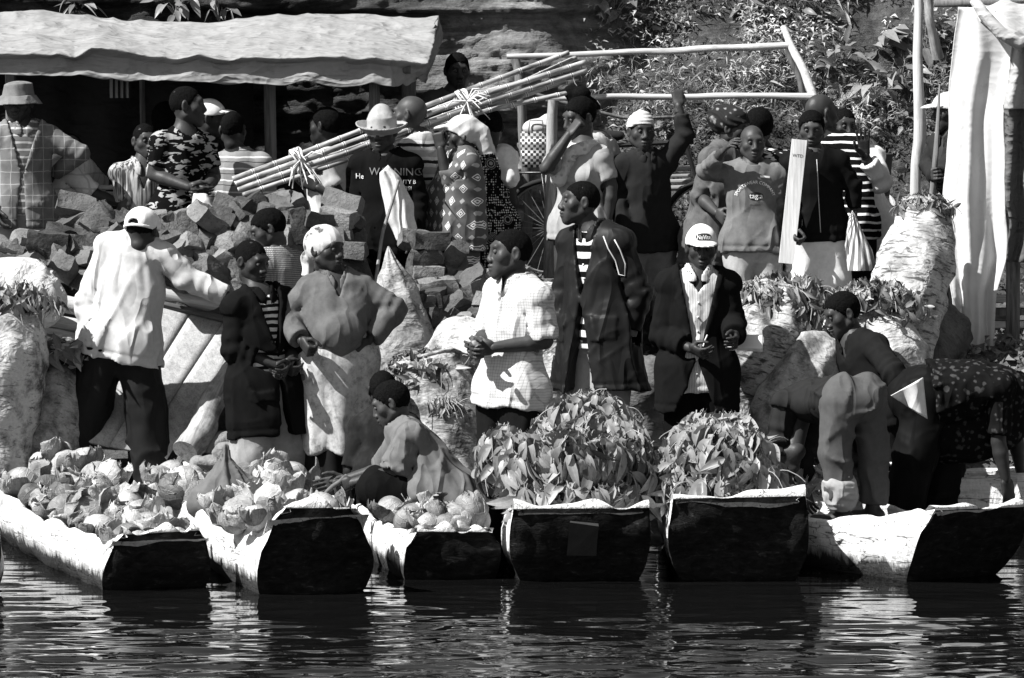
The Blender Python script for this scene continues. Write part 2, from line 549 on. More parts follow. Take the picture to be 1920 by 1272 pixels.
_handcache = {}
def hand_local(pose, h=.0052):
    """origin wrist, x along the hand, y thumb side, z back of the hand"""
    if pose in _handcache: return _handcache[pose]
    curl = {'relaxed': (18, 28, 18), 'open': (2, 4, 3), 'grip': (62, 70, 45), 'fist': (78, 88, 60), 'point': (30, 40, 20), 'flat': (8, 10, 8), 'hold': (40, 45, 25)}[pose]
    F = Field((-.05, -.075, -.1), (.21, .10, .045), h)
    F.cone((-.04, 0, 0), (.01, 0, 0), .026, .025, .01, (0, (0, 0, 1), 0), .75)
    fr = (0, (0, 0, 1), 0)
    for yy in (-.024, -.008, .008, .024):
        F.cone((.015, yy * .75, 0), (.088, yy * 1.05, 0), .017, .0145, .012, fr, .72)
    L = (.066, .078, .084, .074)
    for i, yy in enumerate((-.0315, -.0108, .0108, .0305)):
        p = np.array([.088, yy, 0]); ang = 0.0
        sp = (yy / .0305) * (.16 if pose == 'open' else .05)
        segs = (.46, .30, .24)
        for j in range(3):
            cj = curl[j] * (1 + .12 * (1 - i))
            if pose == 'point' and i == 3: cj *= .15
            ang += math.radians(cj)
            d = np.array([math.cos(ang) * math.cos(sp), math.sin(sp) * math.cos(ang), -math.sin(ang)])
            q = p + d * L[i] * segs[j]
            F.cone(p, q, .0092 - .0009 * j, .0086 - .0009 * j, .003)
            p = q
    tc = {'relaxed': .35, 'open': .05, 'grip': .9, 'fist': 1.1, 'point': .5, 'flat': .2, 'hold': .6}[pose]
    p0 = np.array([.02, .024, -.004]); d1 = nrm([.62, .72 - .3 * tc, -.25 - .5 * tc])
    p1 = p0 + d1 * .042; d2 = nrm([.85, .35 - .5 * tc, -.2 - .5 * tc]); p2 = p1 + d2 * .034
    d3 = nrm([.9, .15 - .6 * tc, -.2 - .4 * tc]); p3 = p2 + d3 * .026
    F.cone(p0, p1, .017, .0125, .012); F.cone(p1, p2, .0118, .0105, .003); F.cone(p2, p3, .0104, .0088, .003)
    _handcache[pose] = F.mesh()
    return _handcache[pose]

def rot_from(l, f, u):
    return np.stack([l, f, u], 1)       # columns: local x=l, y=f, z=u

GROUND_Y = np.array([0, 20.8, 21.5, 22.3, 22.8, 23.3, 24.0, 25.0, 26.0, 27.0])
GROUND_Z = np.array([-1.2, -.7, -.35, -.05, .12, .26, .52, .85, 1.0, 1.15])
RIGHT_Z = np.array([-1.2, -.7, -.3, .05, .56, .80, .95, 1.02, 1.1, 1.2])
def ground_base(X, Y):
    z = np.interp(Y, GROUND_Y, GROUND_Z); z2 = np.interp(Y, GROUND_Y, RIGHT_Z)
    w = np.clip((X - .95) / .45, 0, 1); w = w * w * (3 - 2 * w)
    z = z * (1 - w) + z2 * w
    z = np.where(Y > 27, z + (Y - 27) * .02, z)
    st = np.clip((Y - 25.15) / .35, 0, 1) * np.clip((X + .5) / .4, 0, 1) * np.clip((3.0 - X) / .5, 0, 1)
    return z + .4 * (1 - .6 * w) * st * st * (3 - 2 * st)
def ground_z(y, x=0.0): return float(ground_base(np.array([x]), np.array([y]))[0])

SKIN = {}
def skin(v):
    k = round(v, 3)
    if k not in SKIN:
        t = MT('skin', .5, .24)
        n1 = t.noise(14, 4, .6)
        t.color(t.math('MULTIPLY', k * .8, t.ramp(n1, (.3, .8), (.7, 1.2))))
        t.bump(t.noise(90, 4, .65), .3, .003)
        SKIN[k] = t.m
    return SKIN[k]

def make_hairmat():
    t = MT('hair', 1.0, .02)
    n1 = t.noise(150, 3, .7); t.color(t.ramp(n1, (.3, .002), (.75, .011)))
    t.bump(n1, .9, .006)
    return t.m
HAIR = make_hairmat()
EYEW = simple('eye', .075, .6, .1, 0, 1, 0)
PUPIL = simple('pupil', .008, .4, .2, 0, 1, 0)

def eye_mesh():
    bm = bmesh.new()
    bmesh.ops.create_uvsphere(bm, u_segments=12, v_segments=8, radius=.0118)
    for v in bm.verts: v.co = Vector((v.co.x, v.co.z, v.co.y))      # pole forward
    me = bpy.data.meshes.new('eye')
    for f in bm.faces:
        f.smooth = True
        f.material_index = 1 if f.calc_center_median().y > .0098 else 0
    bm.to_mesh(me); bm.free()
    me.materials.append(EYEW); me.materials.append(PUPIL)
    return me
EYE = eye_mesh()

PEOPLE = {}
INK = simple('white_print', .72, .8, .1, .1, 5, 0)
INK_D = simple('dark_print', .03, .8, .1, .1, 5, 0)

class Person:
    def __init__(p, key, label, d, top, neck, hip, yaw, head=(0, 0, 0), s=1.0, skin_v=.04, hair='buzz',
                 arm_l=None, arm_r=None, hand_l='relaxed', hand_r='relaxed', legs=None, female=False, var=None,
                 fat=.94, h=.013, group=None, foot=True, stance=.11, hold_l=None, hold_r=None):
        p.key = key; p.s = s; p.d = d; p.h = h; p.seed = (sum(map(ord, key)) * 7) % 1000
        p.fat = fat; p.female = female
        y = math.radians(yaw)
        f = np.array([math.sin(y), -math.cos(y), 0]); l = np.array([math.cos(y), math.sin(y), 0])
        def pt(q): return P(q[0], q[1], d + (q[2] if len(q) > 2 else 0))
        p.neck = pt(neck); p.hip = pt(hip)
        u = nrm(p.neck - p.hip)
        l = nrm(l - u * (l @ u)); ff = nrm(np.cross(l, u))
        p.u, p.l, p.f = u, l, ff; p.yaw = y
        p.L = np.linalg.norm(p.neck - p.hip)
        # head frame
        hy = math.radians(head[0]); hp = math.radians(head[1]); hr = math.radians(head[2])
        hf = np.array([math.sin(hy) * math.cos(hp), -math.cos(hy) * math.cos(hp), math.sin(hp)])
        hl = np.array([math.cos(hy), math.sin(hy), 0]); hu = nrm(np.cross(hf, hl))
        if hu[2] < 0: hu = -hu
        c, sn = math.cos(hr), math.sin(hr)
        hl2 = hl * c + hu * sn; hu2 = -hl * sn + hu * c
        p.hl, p.hf, p.hu = hl2, hf, hu2
        p.hc = pt(top) - hu2 * .117 * s
        p.root = thing('person', label, 'person', group=group)
        p.base = np.array([p.hip[0], p.hip[1], min(ground_z(p.hip[1], p.hip[0]), p.hip[2] - .2)])
        p.root.location = p.base; p.root.rotation_euler = (0, 0, y)
        p.Rz = np.array([[math.cos(y), -math.sin(y), 0], [math.sin(y), math.cos(y), 0], [0, 0, 1]])
        # joints
        w = .162 * s * (0.93 if female else 1.0)
        p.sh = {'l': p.neck - u * .055 * s + l * w, 'r': p.neck - u * .055 * s - l * w}
        p.hj = {'l': p.hip + l * .088 * s, 'r': p.hip - l * .088 * s}
        p.arm = {}
        for sd, a in (('l', arm_l), ('r', arm_r)):
            S = p.sh[sd]; sg = 1 if sd == 'l' else -1
            if a is None:
                E = S + np.array([0, 0, -.285 * s]) + l * .05 * sg + ff * -.02
                W = E + np.array([0, 0, -.24 * s]) + ff * .07 + l * .01 * sg
            else:
                E = p.reach(S, a[0], .29 * s); W = p.reach(E, a[1], .255 * s)
            p.arm[sd] = (S, E, W)
        p.leg = {}
        for sd, sg in (('l', 1), ('r', -1)):
            Hj = p.hj[sd]
            if legs and sd in legs:
                K = p.reach(Hj, legs[sd][0], .42 * s); A = p.reach(K, legs[sd][1], .41 * s)
            else:
                st = np.array([l[0], l[1], 0]) * stance * sg
                A = np.array([p.hip[0], p.hip[1], 0]) + st; A[2] = ground_z(A[1], A[0]) + .08
                fw = np.array([math.sin(y), -math.cos(y), 0])
                K = (Hj + A) / 2 + fw * .02
            p.leg[sd] = (Hj, K, A)
        p.handpose = {'l': hand_l, 'r': hand_r}; p.hold = {'l': hold_l, 'r': hold_r}
        rv = np.random.default_rng(p.seed); p.var = dict(jaw=rv.uniform(.88, 1.12), nose=rv.uniform(.85, 1.3), lips=rv.uniform(.8, 1.35)); p.hsc = np.array([rv.uniform(.95, 1.05), rv.uniform(.97, 1.03), rv.uniform(.97, 1.03)])
        p.var.update(var or {})
        lo, hi = p.bounds(); p.lo, p.hi = lo, hi
        p.build_body(skin_v, foot)
        if hair:
            v, fc = hair_local(hair, p.seed)
            p.emit('hair', p.h2w(v), fc, HAIR)
        for sx in (-1, 1):
            o = add('eye', EYE, None, p.root)
            c = p.h2w(np.array([[sx * .0315, .0822, .0105]]))[0]
            q = p.Rz.T @ rot_from(-p.hl, p.hf, p.hu) * s
            M = Matrix([list(q[0]) + [0], list(q[1]) + [0], list(q[2]) + [0], [0, 0, 0, 1]])
            M.translation = Vector(p.Rz.T @ (c - p.base))
            o.matrix_local = M
        p.g = {}
        PEOPLE[key] = p
    def reach(p, A, q, L):
        """q = pixel x, y, then sign of the depth (+ away, - near) or ('d', metres)"""
        d0 = A[1]
        if len(q) > 2 and isinstance(q[2], tuple): return P(q[0], q[1], p.d + q[2][1])
        B = P(q[0], q[1], d0)
        lat = np.linalg.norm(B - A)
        sg = q[2] if len(q) > 2 else 0
        if sg and lat < L: B = P(q[0], q[1], d0 + sg * math.sqrt(L * L - lat * lat))
        return B
    def bounds(p):
        pts = [p.neck, p.hip, p.hc] + [j for a in p.arm.values() for j in a] + [j for a in p.leg.values() for j in a]
        pts = np.array(pts); return pts.min(0) - .24, pts.max(0) + .24
    def h2w(p, v): return p.hc + (v * p.hsc * p.s) @ np.stack([-p.hl, p.hf, p.hu])
    def loc(p, v): return (v - p.base) @ p.Rz
    def emit(p, name, v, f, mat, smooth=True):
        return add(name, new_mesh(name, p.loc(v), f, smooth), mat, p.root)
    def torso(p, F, off=0.0, k=.05, low=True, q=.70):
        s, u, l, f, L = p.s, p.u, p.l, p.f, p.L
        fr = (l, f, u); w = p.fat
        o = off
        h0 = p.hip
        F.cone(h0 + u * .58 * L, h0 + u * .84 * L, .150 * s * w + o, .135 * s + o, k, fr, q)
        F.cone(h0 + u * .22 * L, h0 + u * .6 * L, .138 * s * w + o, .150 * s * w + o, k, fr, q)
        if w > 1.02: F.ell(h0 + u * .36 * L + f * .05, np.array([.13, .13, .12]) * s * w + o, .05)
        if low: F.cone(h0 - u * .03 * L, h0 + u * .2 * L, .150 * s * w + o, .140 * s * w + o, k, fr, .76)
        F.cone(p.sh['l'], p.sh['r'], .052 * s + o, .052 * s + o, k)
        F.cone(p.neck - u * .08, p.neck + u * .0, .085 * s + o, .055 * s + o * .6, .05)
        if p.female:
            for sg in (-1, 1):
                F.ell(h0 + u * .64 * L + f * (.075 * s) + l * sg * .075 * s, np.array([.062, .060, .062]) * s + o * .8, .05)
    def build_body(p, sv, foot):
        s = p.s
        F = Field(p.lo, p.hi, p.h)
        p.torso(F)
        hb2 = p.h2w(np.array([[0, -.02, -.06]]))[0]
        F.cone(p.neck - p.u * .03, hb2, .062 * s, .051 * s, .03)
        for sd in 'lr':
            S, E, W = p.arm[sd]
            F.cone(S, E, .05 * s, .039 * s, .03); F.cone(E, E + (W - E) * .3, .039 * s, .041 * s, .01); F.cone(E + (W - E) * .3, W, .041 * s, .0265 * s, .01)
            Hj, K, A = p.leg[sd]
            F.cone(Hj, K, .088 * s, .057 * s, .04); F.cone(K, K + (A - K) * .35, .056 * s, .057 * s, .02); F.cone(K + (A - K) * .35, A, .057 * s, .037 * s, .02)
            if foot:
                fw = nrm(np.array([p.f[0], p.f[1], 0]) + np.array([p.l[0], p.l[1], 0]) * (.25 if sd == 'l' else -.25))
                if abs(p.u[2]) < .6: fw = nrm(np.array([math.sin(p.yaw), -math.cos(p.yaw), 0]))
                F.cone(A - fw * .04 + [0, 0, -.045], A + fw * .17 + [0, 0, -.055], .033 * s, .026 * s, .03)
        v, f = F.mesh()
        parts = [(v, f)]
        hv, hf_ = p.headmesh()
        parts.append((hv, hf_))
        for sd in 'lr':
            pose = p.handpose[sd]
            if pose is None: continue
            v, f = hand_local(pose)
            S, E, W = p.arm[sd]
            x = nrm(W - E); z = None
            hd = p.hold[sd]
            if hd is not None:
                if hd[0] is not None: x = nrm(hd[0])
                if hd[1] is not None: z = -np.asarray(hd[1], float)
            if z is None: z = W - (p.hip + p.neck) / 2
            z = nrm(z - x * (z @ x)); y = np.cross(z, x)
            if sd == 'l': y = -y; f = f[:, ::-1]
            parts.append((W + (v * s) @ np.stack([x, y, z]), f))
        V, Fc = join(parts)
        p.body = p.emit('body', V, Fc, skin(sv))
    def headmesh(p):
        F = head_local(p.var)
        F.wrinkle(lambda q: vnoise(q * 35, p.seed) * .0012)
        v, f = F.mesh()
        return p.h2w(v), f
    # ---------------------------------------------------------------- clothing
    def folds(p, F, amp, seed, fx=7.5, fz=2.4):
        l, f, u = p.l, p.f, p.u
        B = np.stack([l, f, u], 1)
        def fn(P_):
            q = (P_ - p.hip) @ B
            w = q + .02 * np.stack([vnoise(q * 5, seed + 1), vnoise(q * 5, seed + 2), vnoise(q * 5, seed + 3)], 1)
            a = vnoise(np.stack([w[:, 0] * fx + w[:, 2] * 1.8, w[:, 1] * fx, w[:, 2] * fz * .6], 1), seed)
            b = vnoise(np.stack([w[:, 0] * 7 - w[:, 2] * 9, w[:, 1] * 9, w[:, 2] * 5 + w[:, 0] * 4], 1), seed + 9)
            r = np.clip(1 - np.abs(a) * 2.4, 0, 1); r2 = np.clip(1 - np.abs(b) * 3.2, 0, 1)
            low = np.clip(1 - np.clip((q[:, 2]) / (p.L * .9), 0, 1), .25, 1)
            d = -(r ** 1.5 * amp * 1.9 * low + r2 * r2 * amp * .5) + amp * .45
            # creases wound round the elbows
            for sd in 'lr':
                S, E, W = p.arm[sd]
                for A0, A1, c in ((S, E, .9), (E, W, .15)):
                    ax = A1 - A0; Ln = np.linalg.norm(ax); ax = ax / Ln
                    rel = P_ - A0; t = rel @ ax; rad = np.linalg.norm(rel - t[:, None] * ax, axis=1)
                    wgt = np.exp(-((t - c * Ln) / .10) ** 2) * (rad < .085)
                    ph = t * 80 + 2.2 * vnoise(P_ * 9, seed + 4) + (rel @ B[:, 0]) * 30
                    d = d + wgt * amp * .5 * np.sin(ph)
            return d
        F.wrinkle(fn)
    def top_garment(p, name, mat, off=.014, sleeve=(.5, .5), hem=.08, open_=None, wr=.004, collar=0.0, k=.05, neck_r=.066,
                    sl_off=.016, flare=.0, placket=False, lapel=0.0, h=None, neck_drop=0.0, pockets=(), zhem=None, loose=0.0, smat=None):
        """hem: metres below the hip; sleeve: 0..1 along the upper arm, 1..2 along the forearm (left, right)"""
        s, u, l, f, L = p.s, p.u, p.l, p.f, p.L
        h = h or p.h * .85
        F = Field(p.lo - .03, p.hi + .03, h)
        p.torso(F, off, k, low=True)
        hemc = p.hip - u * hem
        F.cone(p.hip + u * .15 * L, p.hip - u * (hem + .05), .150 * s * p.fat + off, .152 * s * p.fat + off + flare, k, (l, f, u), .78)
        if loose: F.cone(p.hip + u * .45 * L, p.hip - u * (hem + .05), .15 * s * p.fat + off + loose, .156 * s * p.fat + off + flare + loose, .06, (l, f, u), .74)
        if hem > -.02:
            for sd in 'lr':
                Hj = p.leg[sd][0]; F.ell(Hj - f * .045 * s - u * .01, np.array([.094, .094, .1]) * s + off + .004, .06)
                F.cone(Hj, Hj + (p.leg[sd][1] - Hj) * .45, .090 * s + off + .012, .082 * s + off + .014, .06)
        # hem
        F.clip(lambda x, y, z: -((x - hemc[0]) * u[0] + (y - hemc[1]) * u[1] + (z - hemc[2]) * u[2]))
        G = Field(p.lo - .03, p.hi + .03, h)
        any_s = False
        for sd, sl in (('l', sleeve[0]), ('r', sleeve[1])):
            if sl <= 0: continue
            any_s = True
            S, E, W = p.arm[sd]
            t = min(sl, 1.0); ru, re, rw = .058 * s + off * .6 + .004, .044 * s + sl_off, .030 * s + sl_off
            ti = .38
            F.cone(S + (E - S) * ti, E, ru + (re - ru) * ti + .006, re + .006, .008, mode='s')
            if sl > 1: F.cone(E, W, re + .005, rw + .005, .008, mode='s')
            G.cone(S + (p.neck - S) * .15, E, ru, re, .03, clip_b=None if sl > 1 else t)
            if sl > 1: G.cone(E, W, re, rw, .015, clip_b=(sl - 1))
        if any_s:
            kk = .022; hh = np.maximum(kk - np.abs(F.v - G.v), 0) / kk
            # the blend is soft at the shoulder and sharp further down the arm
            F.v = np.minimum(F.v, G.v) - hh * hh * kk * .12
        # neck opening
        nb = p.neck + u * (.012 - neck_drop) * s; nt = nb + (p.hc - p.neck) * 1.2
        F.cone(nb + f * (.012 + neck_drop * .4), nt, neck_r * s, (neck_r + .012) * s, .008, mode='s')
        if open_:
            zb, wt, wb = open_       # button height (fraction of torso), half width at the neck, half width at the hem
            n0 = p.hip
            def wedge(x, y, z):
                dx, dy, dz = x - n0[0], y - n0[1], z - n0[2]
                a = np.abs(dx * l[0] + dy * l[1] + dz * l[2] - .0)
                g = dx * f[0] + dy * f[1] + dz * f[2]
                t = (dx * u[0] + dy * u[1] + dz * u[2])
                tb = zb * L
                w = np.where(t > tb, wt * np.clip((t - tb) / (L - tb + 1e-6), 0, 1.3), (wb * np.clip((tb - t) / (tb + hem + 1e-6), 0, 1.2) if wb > 0 else -1.0)) + .003
                F.wedge_w = w; F.wedge_a = a; F.wedge_t = t; F.wedge_g = g
                return np.minimum(w - a, g)
            W_ = wedge(*F.all())
            if lapel:
                a, w, t, g = F.wedge_a, F.wedge_w, F.wedge_t, F.wedge_g
                tb = zb * L
                prof = np.interp(t, [tb, tb + (L - tb) * .45, tb + (L - tb) * .72, tb + (L - tb) * .8, L * 1.05], [0, lapel * .8, lapel * 1.15, lapel * .75, lapel * .8])
                reg = np.maximum(np.maximum(a - (w + prof), tb - t), -g)
                F.v = np.minimum(F.v, np.maximum(F.v - .009, reg.astype(np.float32)))
            F.v = np.maximum(F.v, W_.astype(np.float32))
        if placket:
            n0 = p.hip
            def pl(x, y, z):
                dx, dy, dz = x - n0[0], y - n0[1], z - n0[2]
                a = np.abs(dx * l[0] + dy * l[1] + dz * l[2]); g = dx * f[0] + dy * f[1] + dz * f[2]
                return np.maximum(a - .017, -g)
            F.v = np.minimum(F.v, np.maximum(F.v - .005, pl(*F.all()).astype(np.float32)))
        for (px, pz, pw, ph, amt) in pockets:        # raised or sunken rectangles on the front
            def pk(x, y, z):
                dx, dy, dz = x - p.hip[0], y - p.hip[1], z - p.hip[2]
                a = dx * l[0] + dy * l[1] + dz * l[2] - px; t = dx * u[0] + dy * u[1] + dz * u[2] - pz
                g = dx * f[0] + dy * f[1] + dz * f[2]
                return np.maximum(np.maximum(np.abs(a) - pw, np.abs(t) - ph), -g)
            F.v = np.minimum(F.v, np.maximum(F.v - amt, pk(*F.all()).astype(np.float32)))
        def hemline(x, y, z):
            t = (x - p.hip[0]) * u[0] + (y - p.hip[1]) * u[1] + (z - p.hip[2]) * u[2] + hem
            return .0055 * np.exp(-((t - .042) / .008) ** 2)
        F.v = F.v + hemline(*F.all()).astype(np.float32) * (F.v > -.06)
        if wr: p.folds(F, wr, p.seed + len(name))
        if collar:
            n0 = p.neck + u * .002 + f * .010
            n1 = n0 + nrm(nrm(p.hc - p.neck) + u * .6) * (collar + .01)
            G = Field(p.neck - .22, p.neck + .24, h)
            G.cone(n0 - u * .03, n1, .100 * s, .079 * s, 0, clip_b=1.0)
            G.cone(n0 - u * .06, n1 + (n1 - n0) * .6, .088 * s, .066 * s, 0, mode='s')
            def notch(x, y, z):
                dx, dy, dz = x - n0[0], y - n0[1], z - n0[2]
                a = np.abs(dx * l[0] + dy * l[1] + dz * l[2]); g = dx * f[0] + dy * f[1] + dz * f[2]
                return np.minimum(.012 + np.clip(dx * u[0] + dy * u[1] + dz * u[2], 0, .1) * .6 - a, g)
            G.clip(notch)
            v2, f2 = G.mesh()
        v, fc = F.mesh()
        if collar and len(v2): v, fc = join([(v, fc), (v2, f2)])
        o = p.emit(name, v, fc, mat)
        p.g[name] = (o, v, fc)
        return o
    def trousers(p, mat, off=.014, cuff=(.98, .98), wr=.004, name='trousers', waist=.14, wide=.0, h=None):
        s, u, l, f, L = p.s, p.u, p.l, p.f, p.L
        F = Field(p.lo - .03, p.hi + .03, h or p.h * .9)
        F.cone(p.hip - u * .05 * L, p.hip + u * .2 * L, .150 * s * p.fat + off, .138 * s * p.fat + off, .04, (l, f, u), .78)
        # seat
        for sd in 'lr':
            Hj, K, A = p.leg[sd]
            F.ell(Hj - f * .045 * s - u * .01, np.array([.092, .092, .1]) * s + off * .7, .05)
        wc = p.hip + u * waist * s
        F.clip(lambda x, y, z: ((x - wc[0]) * u[0] + (y - wc[1]) * u[1] + (z - wc[2]) * u[2]))
        for sd, c in (('l', cuff[0]), ('r', cuff[1])):
            Hj, K, A = p.leg[sd]
            F.cone(Hj, K, .090 * s + off, .066 * s + off + wide * .6, .04)
            F.cone(K, A, .066 * s + off + wide * .6, .054 * s + off + wide, .03, clip_b=c)
        if wr: p.folds(F, wr, p.seed + 31, 8, 7)
        v, fc = F.mesh()
        o = p.emit(name, v, fc, mat); p.g[name] = (o, v, fc); return o
    def skirt(p, mat, length=.6, r0=.16, r1=.2, name='skirt', top=.1, n=9, amp=.012, h=None, q=.78):
        s, u, l, f, L = p.s, p.u, p.l, p.f, p.L
        dn = np.array([0, 0, -1.0]) if u[2] > .7 else -u
        a = p.hip + u * top * s; b = p.hip + dn * length
        lo = np.minimum(a, b) - .42; hi = np.maximum(a, b) + .42
        F = Field(lo, hi, h or p.h * .9)
        F.cone(a, p.hip, r0 * .92 * s * p.fat, r0 * 1.05 * s * p.fat, 0, (l, f, u), q)
        F.cone(p.hip, b, r0 * 1.05 * s * p.fat, r1 * s * p.fat, .05, (l, f, u), q)
        F.clip(lambda x, y, z: (x - b[0]) * dn[0] + (y - b[1]) * dn[1] + (z - b[2]) * dn[2])
        def fn(P_):
            dlt = P_ - p.hip
            ang = np.arctan2(dlt @ f, dlt @ l); t = np.clip(dlt @ dn / length, 0, 1)
            return np.sin(ang * n + 1.5 * vnoise(P_ * 3, p.seed)) * amp * t + vnoise(P_ * 12, p.seed) * .003
        F.wrinkle(fn)
        v, fc = F.mesh()
        o = p.emit(name, v, fc, mat); p.g[name] = (o, v, fc); return o
    def shoes(p, mat):
        for sd in 'lr':
            Hj, K, A = p.leg[sd]
            fw = nrm(np.array([math.sin(p.yaw), -math.cos(p.yaw), 0]) + np.array([p.l[0], p.l[1], 0]) * (.25 if sd == 'l' else -.25))
            F = Field(A - .3, A + .3, .011)
            F.cone(A - fw * .04 + [0, 0, -.045], A + fw * .19 + [0, 0, -.055], .045, .034, .02); F.cone(A, A - [0, 0, .05], .048, .05, .03)
            v, f = F.mesh(); p.emit('shoe', v, f, mat)
    # ---------------------------------------------------------------- headgear (head-local shapes)
    def headgear(p, style, mat, mat2=None, seed=0):
        h = .0055
        F = Field((-.24, -.26, -.14), (.24, .30, .26), h)
        if style == 'cap':
            F.ell((0, -.008, .036), (.089, .119, .098), .01)
            F.clip(lambda x, y, z: (.022 + .10 * y - z) + 0 * x)
            F.wrinkle(lambda q: vnoise(q * 22, p.seed) * .003)
            G = Field((-.14, .0, -.02), (.14, .24, .12), .005)
            G.ell((0, .082, .030), (.084, .112, .034), 0)
            G.ell((0, .082, .021), (.092, .122, .034), .0, mode='s')
            G.clip(lambda x, y, z: np.maximum(.045 - y, .012 - z) + 0 * x)
            v, f = join([F.mesh(), G.mesh()])
        elif style == 'capback':         # a cap seen from behind, strap opening cut out
            F.ell((0, -.008, .036), (.089, .119, .098), .01)
            F.clip(lambda x, y, z: (.012 + .10 * y - z) + 0 * x)
            F.ell((0, -.125, .018), (.030, .06, .022), .0, mode='s')
            F.wrinkle(lambda q: vnoise(q * 22, p.seed) * .003)
            G = Field((-.14, .0, -.02), (.14, .24, .12), .005)
            G.ell((0, .085, .048), (.082, .115, .03), 0); G.ell((0, .085, .040), (.09, .125, .03), .0, mode='s')
            G.clip(lambda x, y, z: .06 - y + 0 * x + 0 * z)
            H = Field((-.09, -.16, -.02), (.09, .02, .05), .005)
            H.ell((0, -.014, .02), (.09, .113, .1), 0); H.ell((0, -.014, .02), (.082, .105, .1), 0, mode='s')
            H.clip(lambda x, y, z: np.maximum(np.abs(z - .006) - .009, y + .04) + 0 * x)
            v, f = join([F.mesh(), G.mesh(), H.mesh()])
        elif style == 'knit':
            F.ell((0, -.016, .034), (.089, .112, .104), .01)
            F.clip(lambda x, y, z: (.028 + .28 * y - z) + 0 * x)
            F.wrinkle(lambda q: .0022 * np.sin(q[:, 2] * 300) * (q[:, 2] > -1) + vnoise(q * 25, p.seed) * .003)
            v, f = F.mesh()
        elif style == 'bucket':
            F.cone((0, -.008, .03), (0, -.012, .115), .120, .098, .0, (0, (1, 0, 0), 0), .82, clip_b=1.0, clip_a=-.2)
            F.ell((0, -.012, .108), (.080, .094, .026), .02)
            F.wrinkle(lambda q: vnoise(q * 16, p.seed) * .007)
            G = Field((-.2, -.22, -.05), (.2, .2, .1), h)
            G.cone((0, -.01, .05), (0, -.008, -.005), .122, .168, .01, (0, (1, 0, 0), 0), .86, clip_b=1.0, clip_a=0)
            G.cone((0, -.01, .040), (0, -.008, -.02), .110, .166, .0, (0, (1, 0, 0), 0), .86, mode='s')
            G.wrinkle(lambda q: vnoise(q * 12, p.seed + 2) * .006)
            v, f = join([F.mesh(), G.mesh()])
        elif style == 'fedora':          # soft felt hat: rounded cone crown, brim curling up
            F.cone((0, -.006, -.03), (0, -.012, .075), .124, .098, 0, (0, (1, 0, 0), 0), .82, clip_b=1.0)
            F.ell((0, -.012, .085), (.079, .096, .062), .03)
            F.ell((0, -.014, .135), (.045, .052, .036), .035)
            F.clip(lambda x, y, z: np.interp(y, [-.2, .05, .15], [.0, .0, -.04]).astype(np.float32) - z + 0 * x)
            F.wrinkle(lambda q: vnoise(q * 18, p.seed) * .005)
            G = Field((-.2, -.22, -.1), (.2, .2, .12), h)
            def brim(x, y, z):
                r = np.sqrt((x / .152) ** 2 + ((y + .008) / .168) ** 2)
                zz = .014 + .045 * np.clip(r - .70, 0, 1) / .3 - .030 * np.clip(y / .15, 0, 1) + .012 * x / .15
                return np.maximum(np.maximum(np.abs(z - zz) - .006, (r - 1) * .155), (.60 - r) * .155)
            G.put(brim, (-.2, -.22, -.1), (.2, .2, .12), 0)
            v, f = join([F.mesh(), G.mesh()])
        elif style == 'scarf':           # head cloth tied at the nape
            F.ell((0, -.018, .036), (.09, .115, .105), .01)
            F.clip(lambda x, y, z: (np.interp(y, [-.14, -.05, .03, .09], [-.085, -.06, -.01, .052]).astype(np.float32) - z) + 0 * x)
            F.ell((0, -.125, -.04), (.045, .035, .035), .02)
            F.cone((.0, -.13, -.05), (.05, -.11, -.2), .03, .018, .02); F.cone((0, -.13, -.05), (-.02, -.14, -.18), .028, .02, .02)
            F.wrinkle(lambda q: (1 - np.abs(vnoise(np.stack([q[:, 0] * 18, q[:, 1] * 22 + q[:, 2] * 26, q[:, 2] * 10], 1), p.seed)) * 2) * -.004)
            v, f = F.mesh()
        elif style == 'wrap':            # thick turban-like wrap
            F.ell((0, -.03, .055), (.1, .13, .1), .01)
            F.ell((0, -.09, .08), (.075, .075, .075), .03)
            F.clip(lambda x, y, z: (np.interp(y, [-.14, -.05, .03, .09], [-.05, -.03, .015, .05]).astype(np.float32) - z) + 0 * x)
            F.wrinkle(lambda q: np.sin((q[:, 2] + q[:, 1] * .5) * 120 + 3 * vnoise(q * 12, p.seed)) * .004)
            v, f = F.mesh()
        elif style == 'drape':           # white cloth pulled over the head, peak in front, falling on the back
            F.ell((0, -.014, .036), (.092, .118, .104), .01)
            F.clip(lambda x, y, z: (np.interp(y, [-.14, -.05, .03, .09], [-.08, -.05, .02, .055]).astype(np.float32) - z) + 0 * x)
            F.ell((0, .11, .075), (.06, .07, .018), .02)
            F.cone((0, -.12, 0), (.01, -.15, -.13), .06, .05, .03); 
            F.wrinkle(lambda q: (1 - np.abs(vnoise(np.stack([q[:, 0] * 20, q[:, 1] * 14 + q[:, 2] * 22, q[:, 2] * 10], 1), p.seed)) * 2) * -.005)
            v, f = F.mesh()
        o = p.emit({'cap': 'cap', 'capback': 'cap', 'knit': 'knit_cap', 'bucket': 'bucket_hat', 'fedora': 'hat', 'scarf': 'headscarf', 'wrap': 'headwrap', 'drape': 'headcloth'}[style], p.h2w(v), f, mat)
        return o
    # ---------------------------------------------------------------- prints and trims laid on a garment
    def bvh(p, name):
        o, v, f = p.g[name]
        return BVHTree.FromPolygons([tuple(q) for q in v], [tuple(map(int, q)) for q in f])
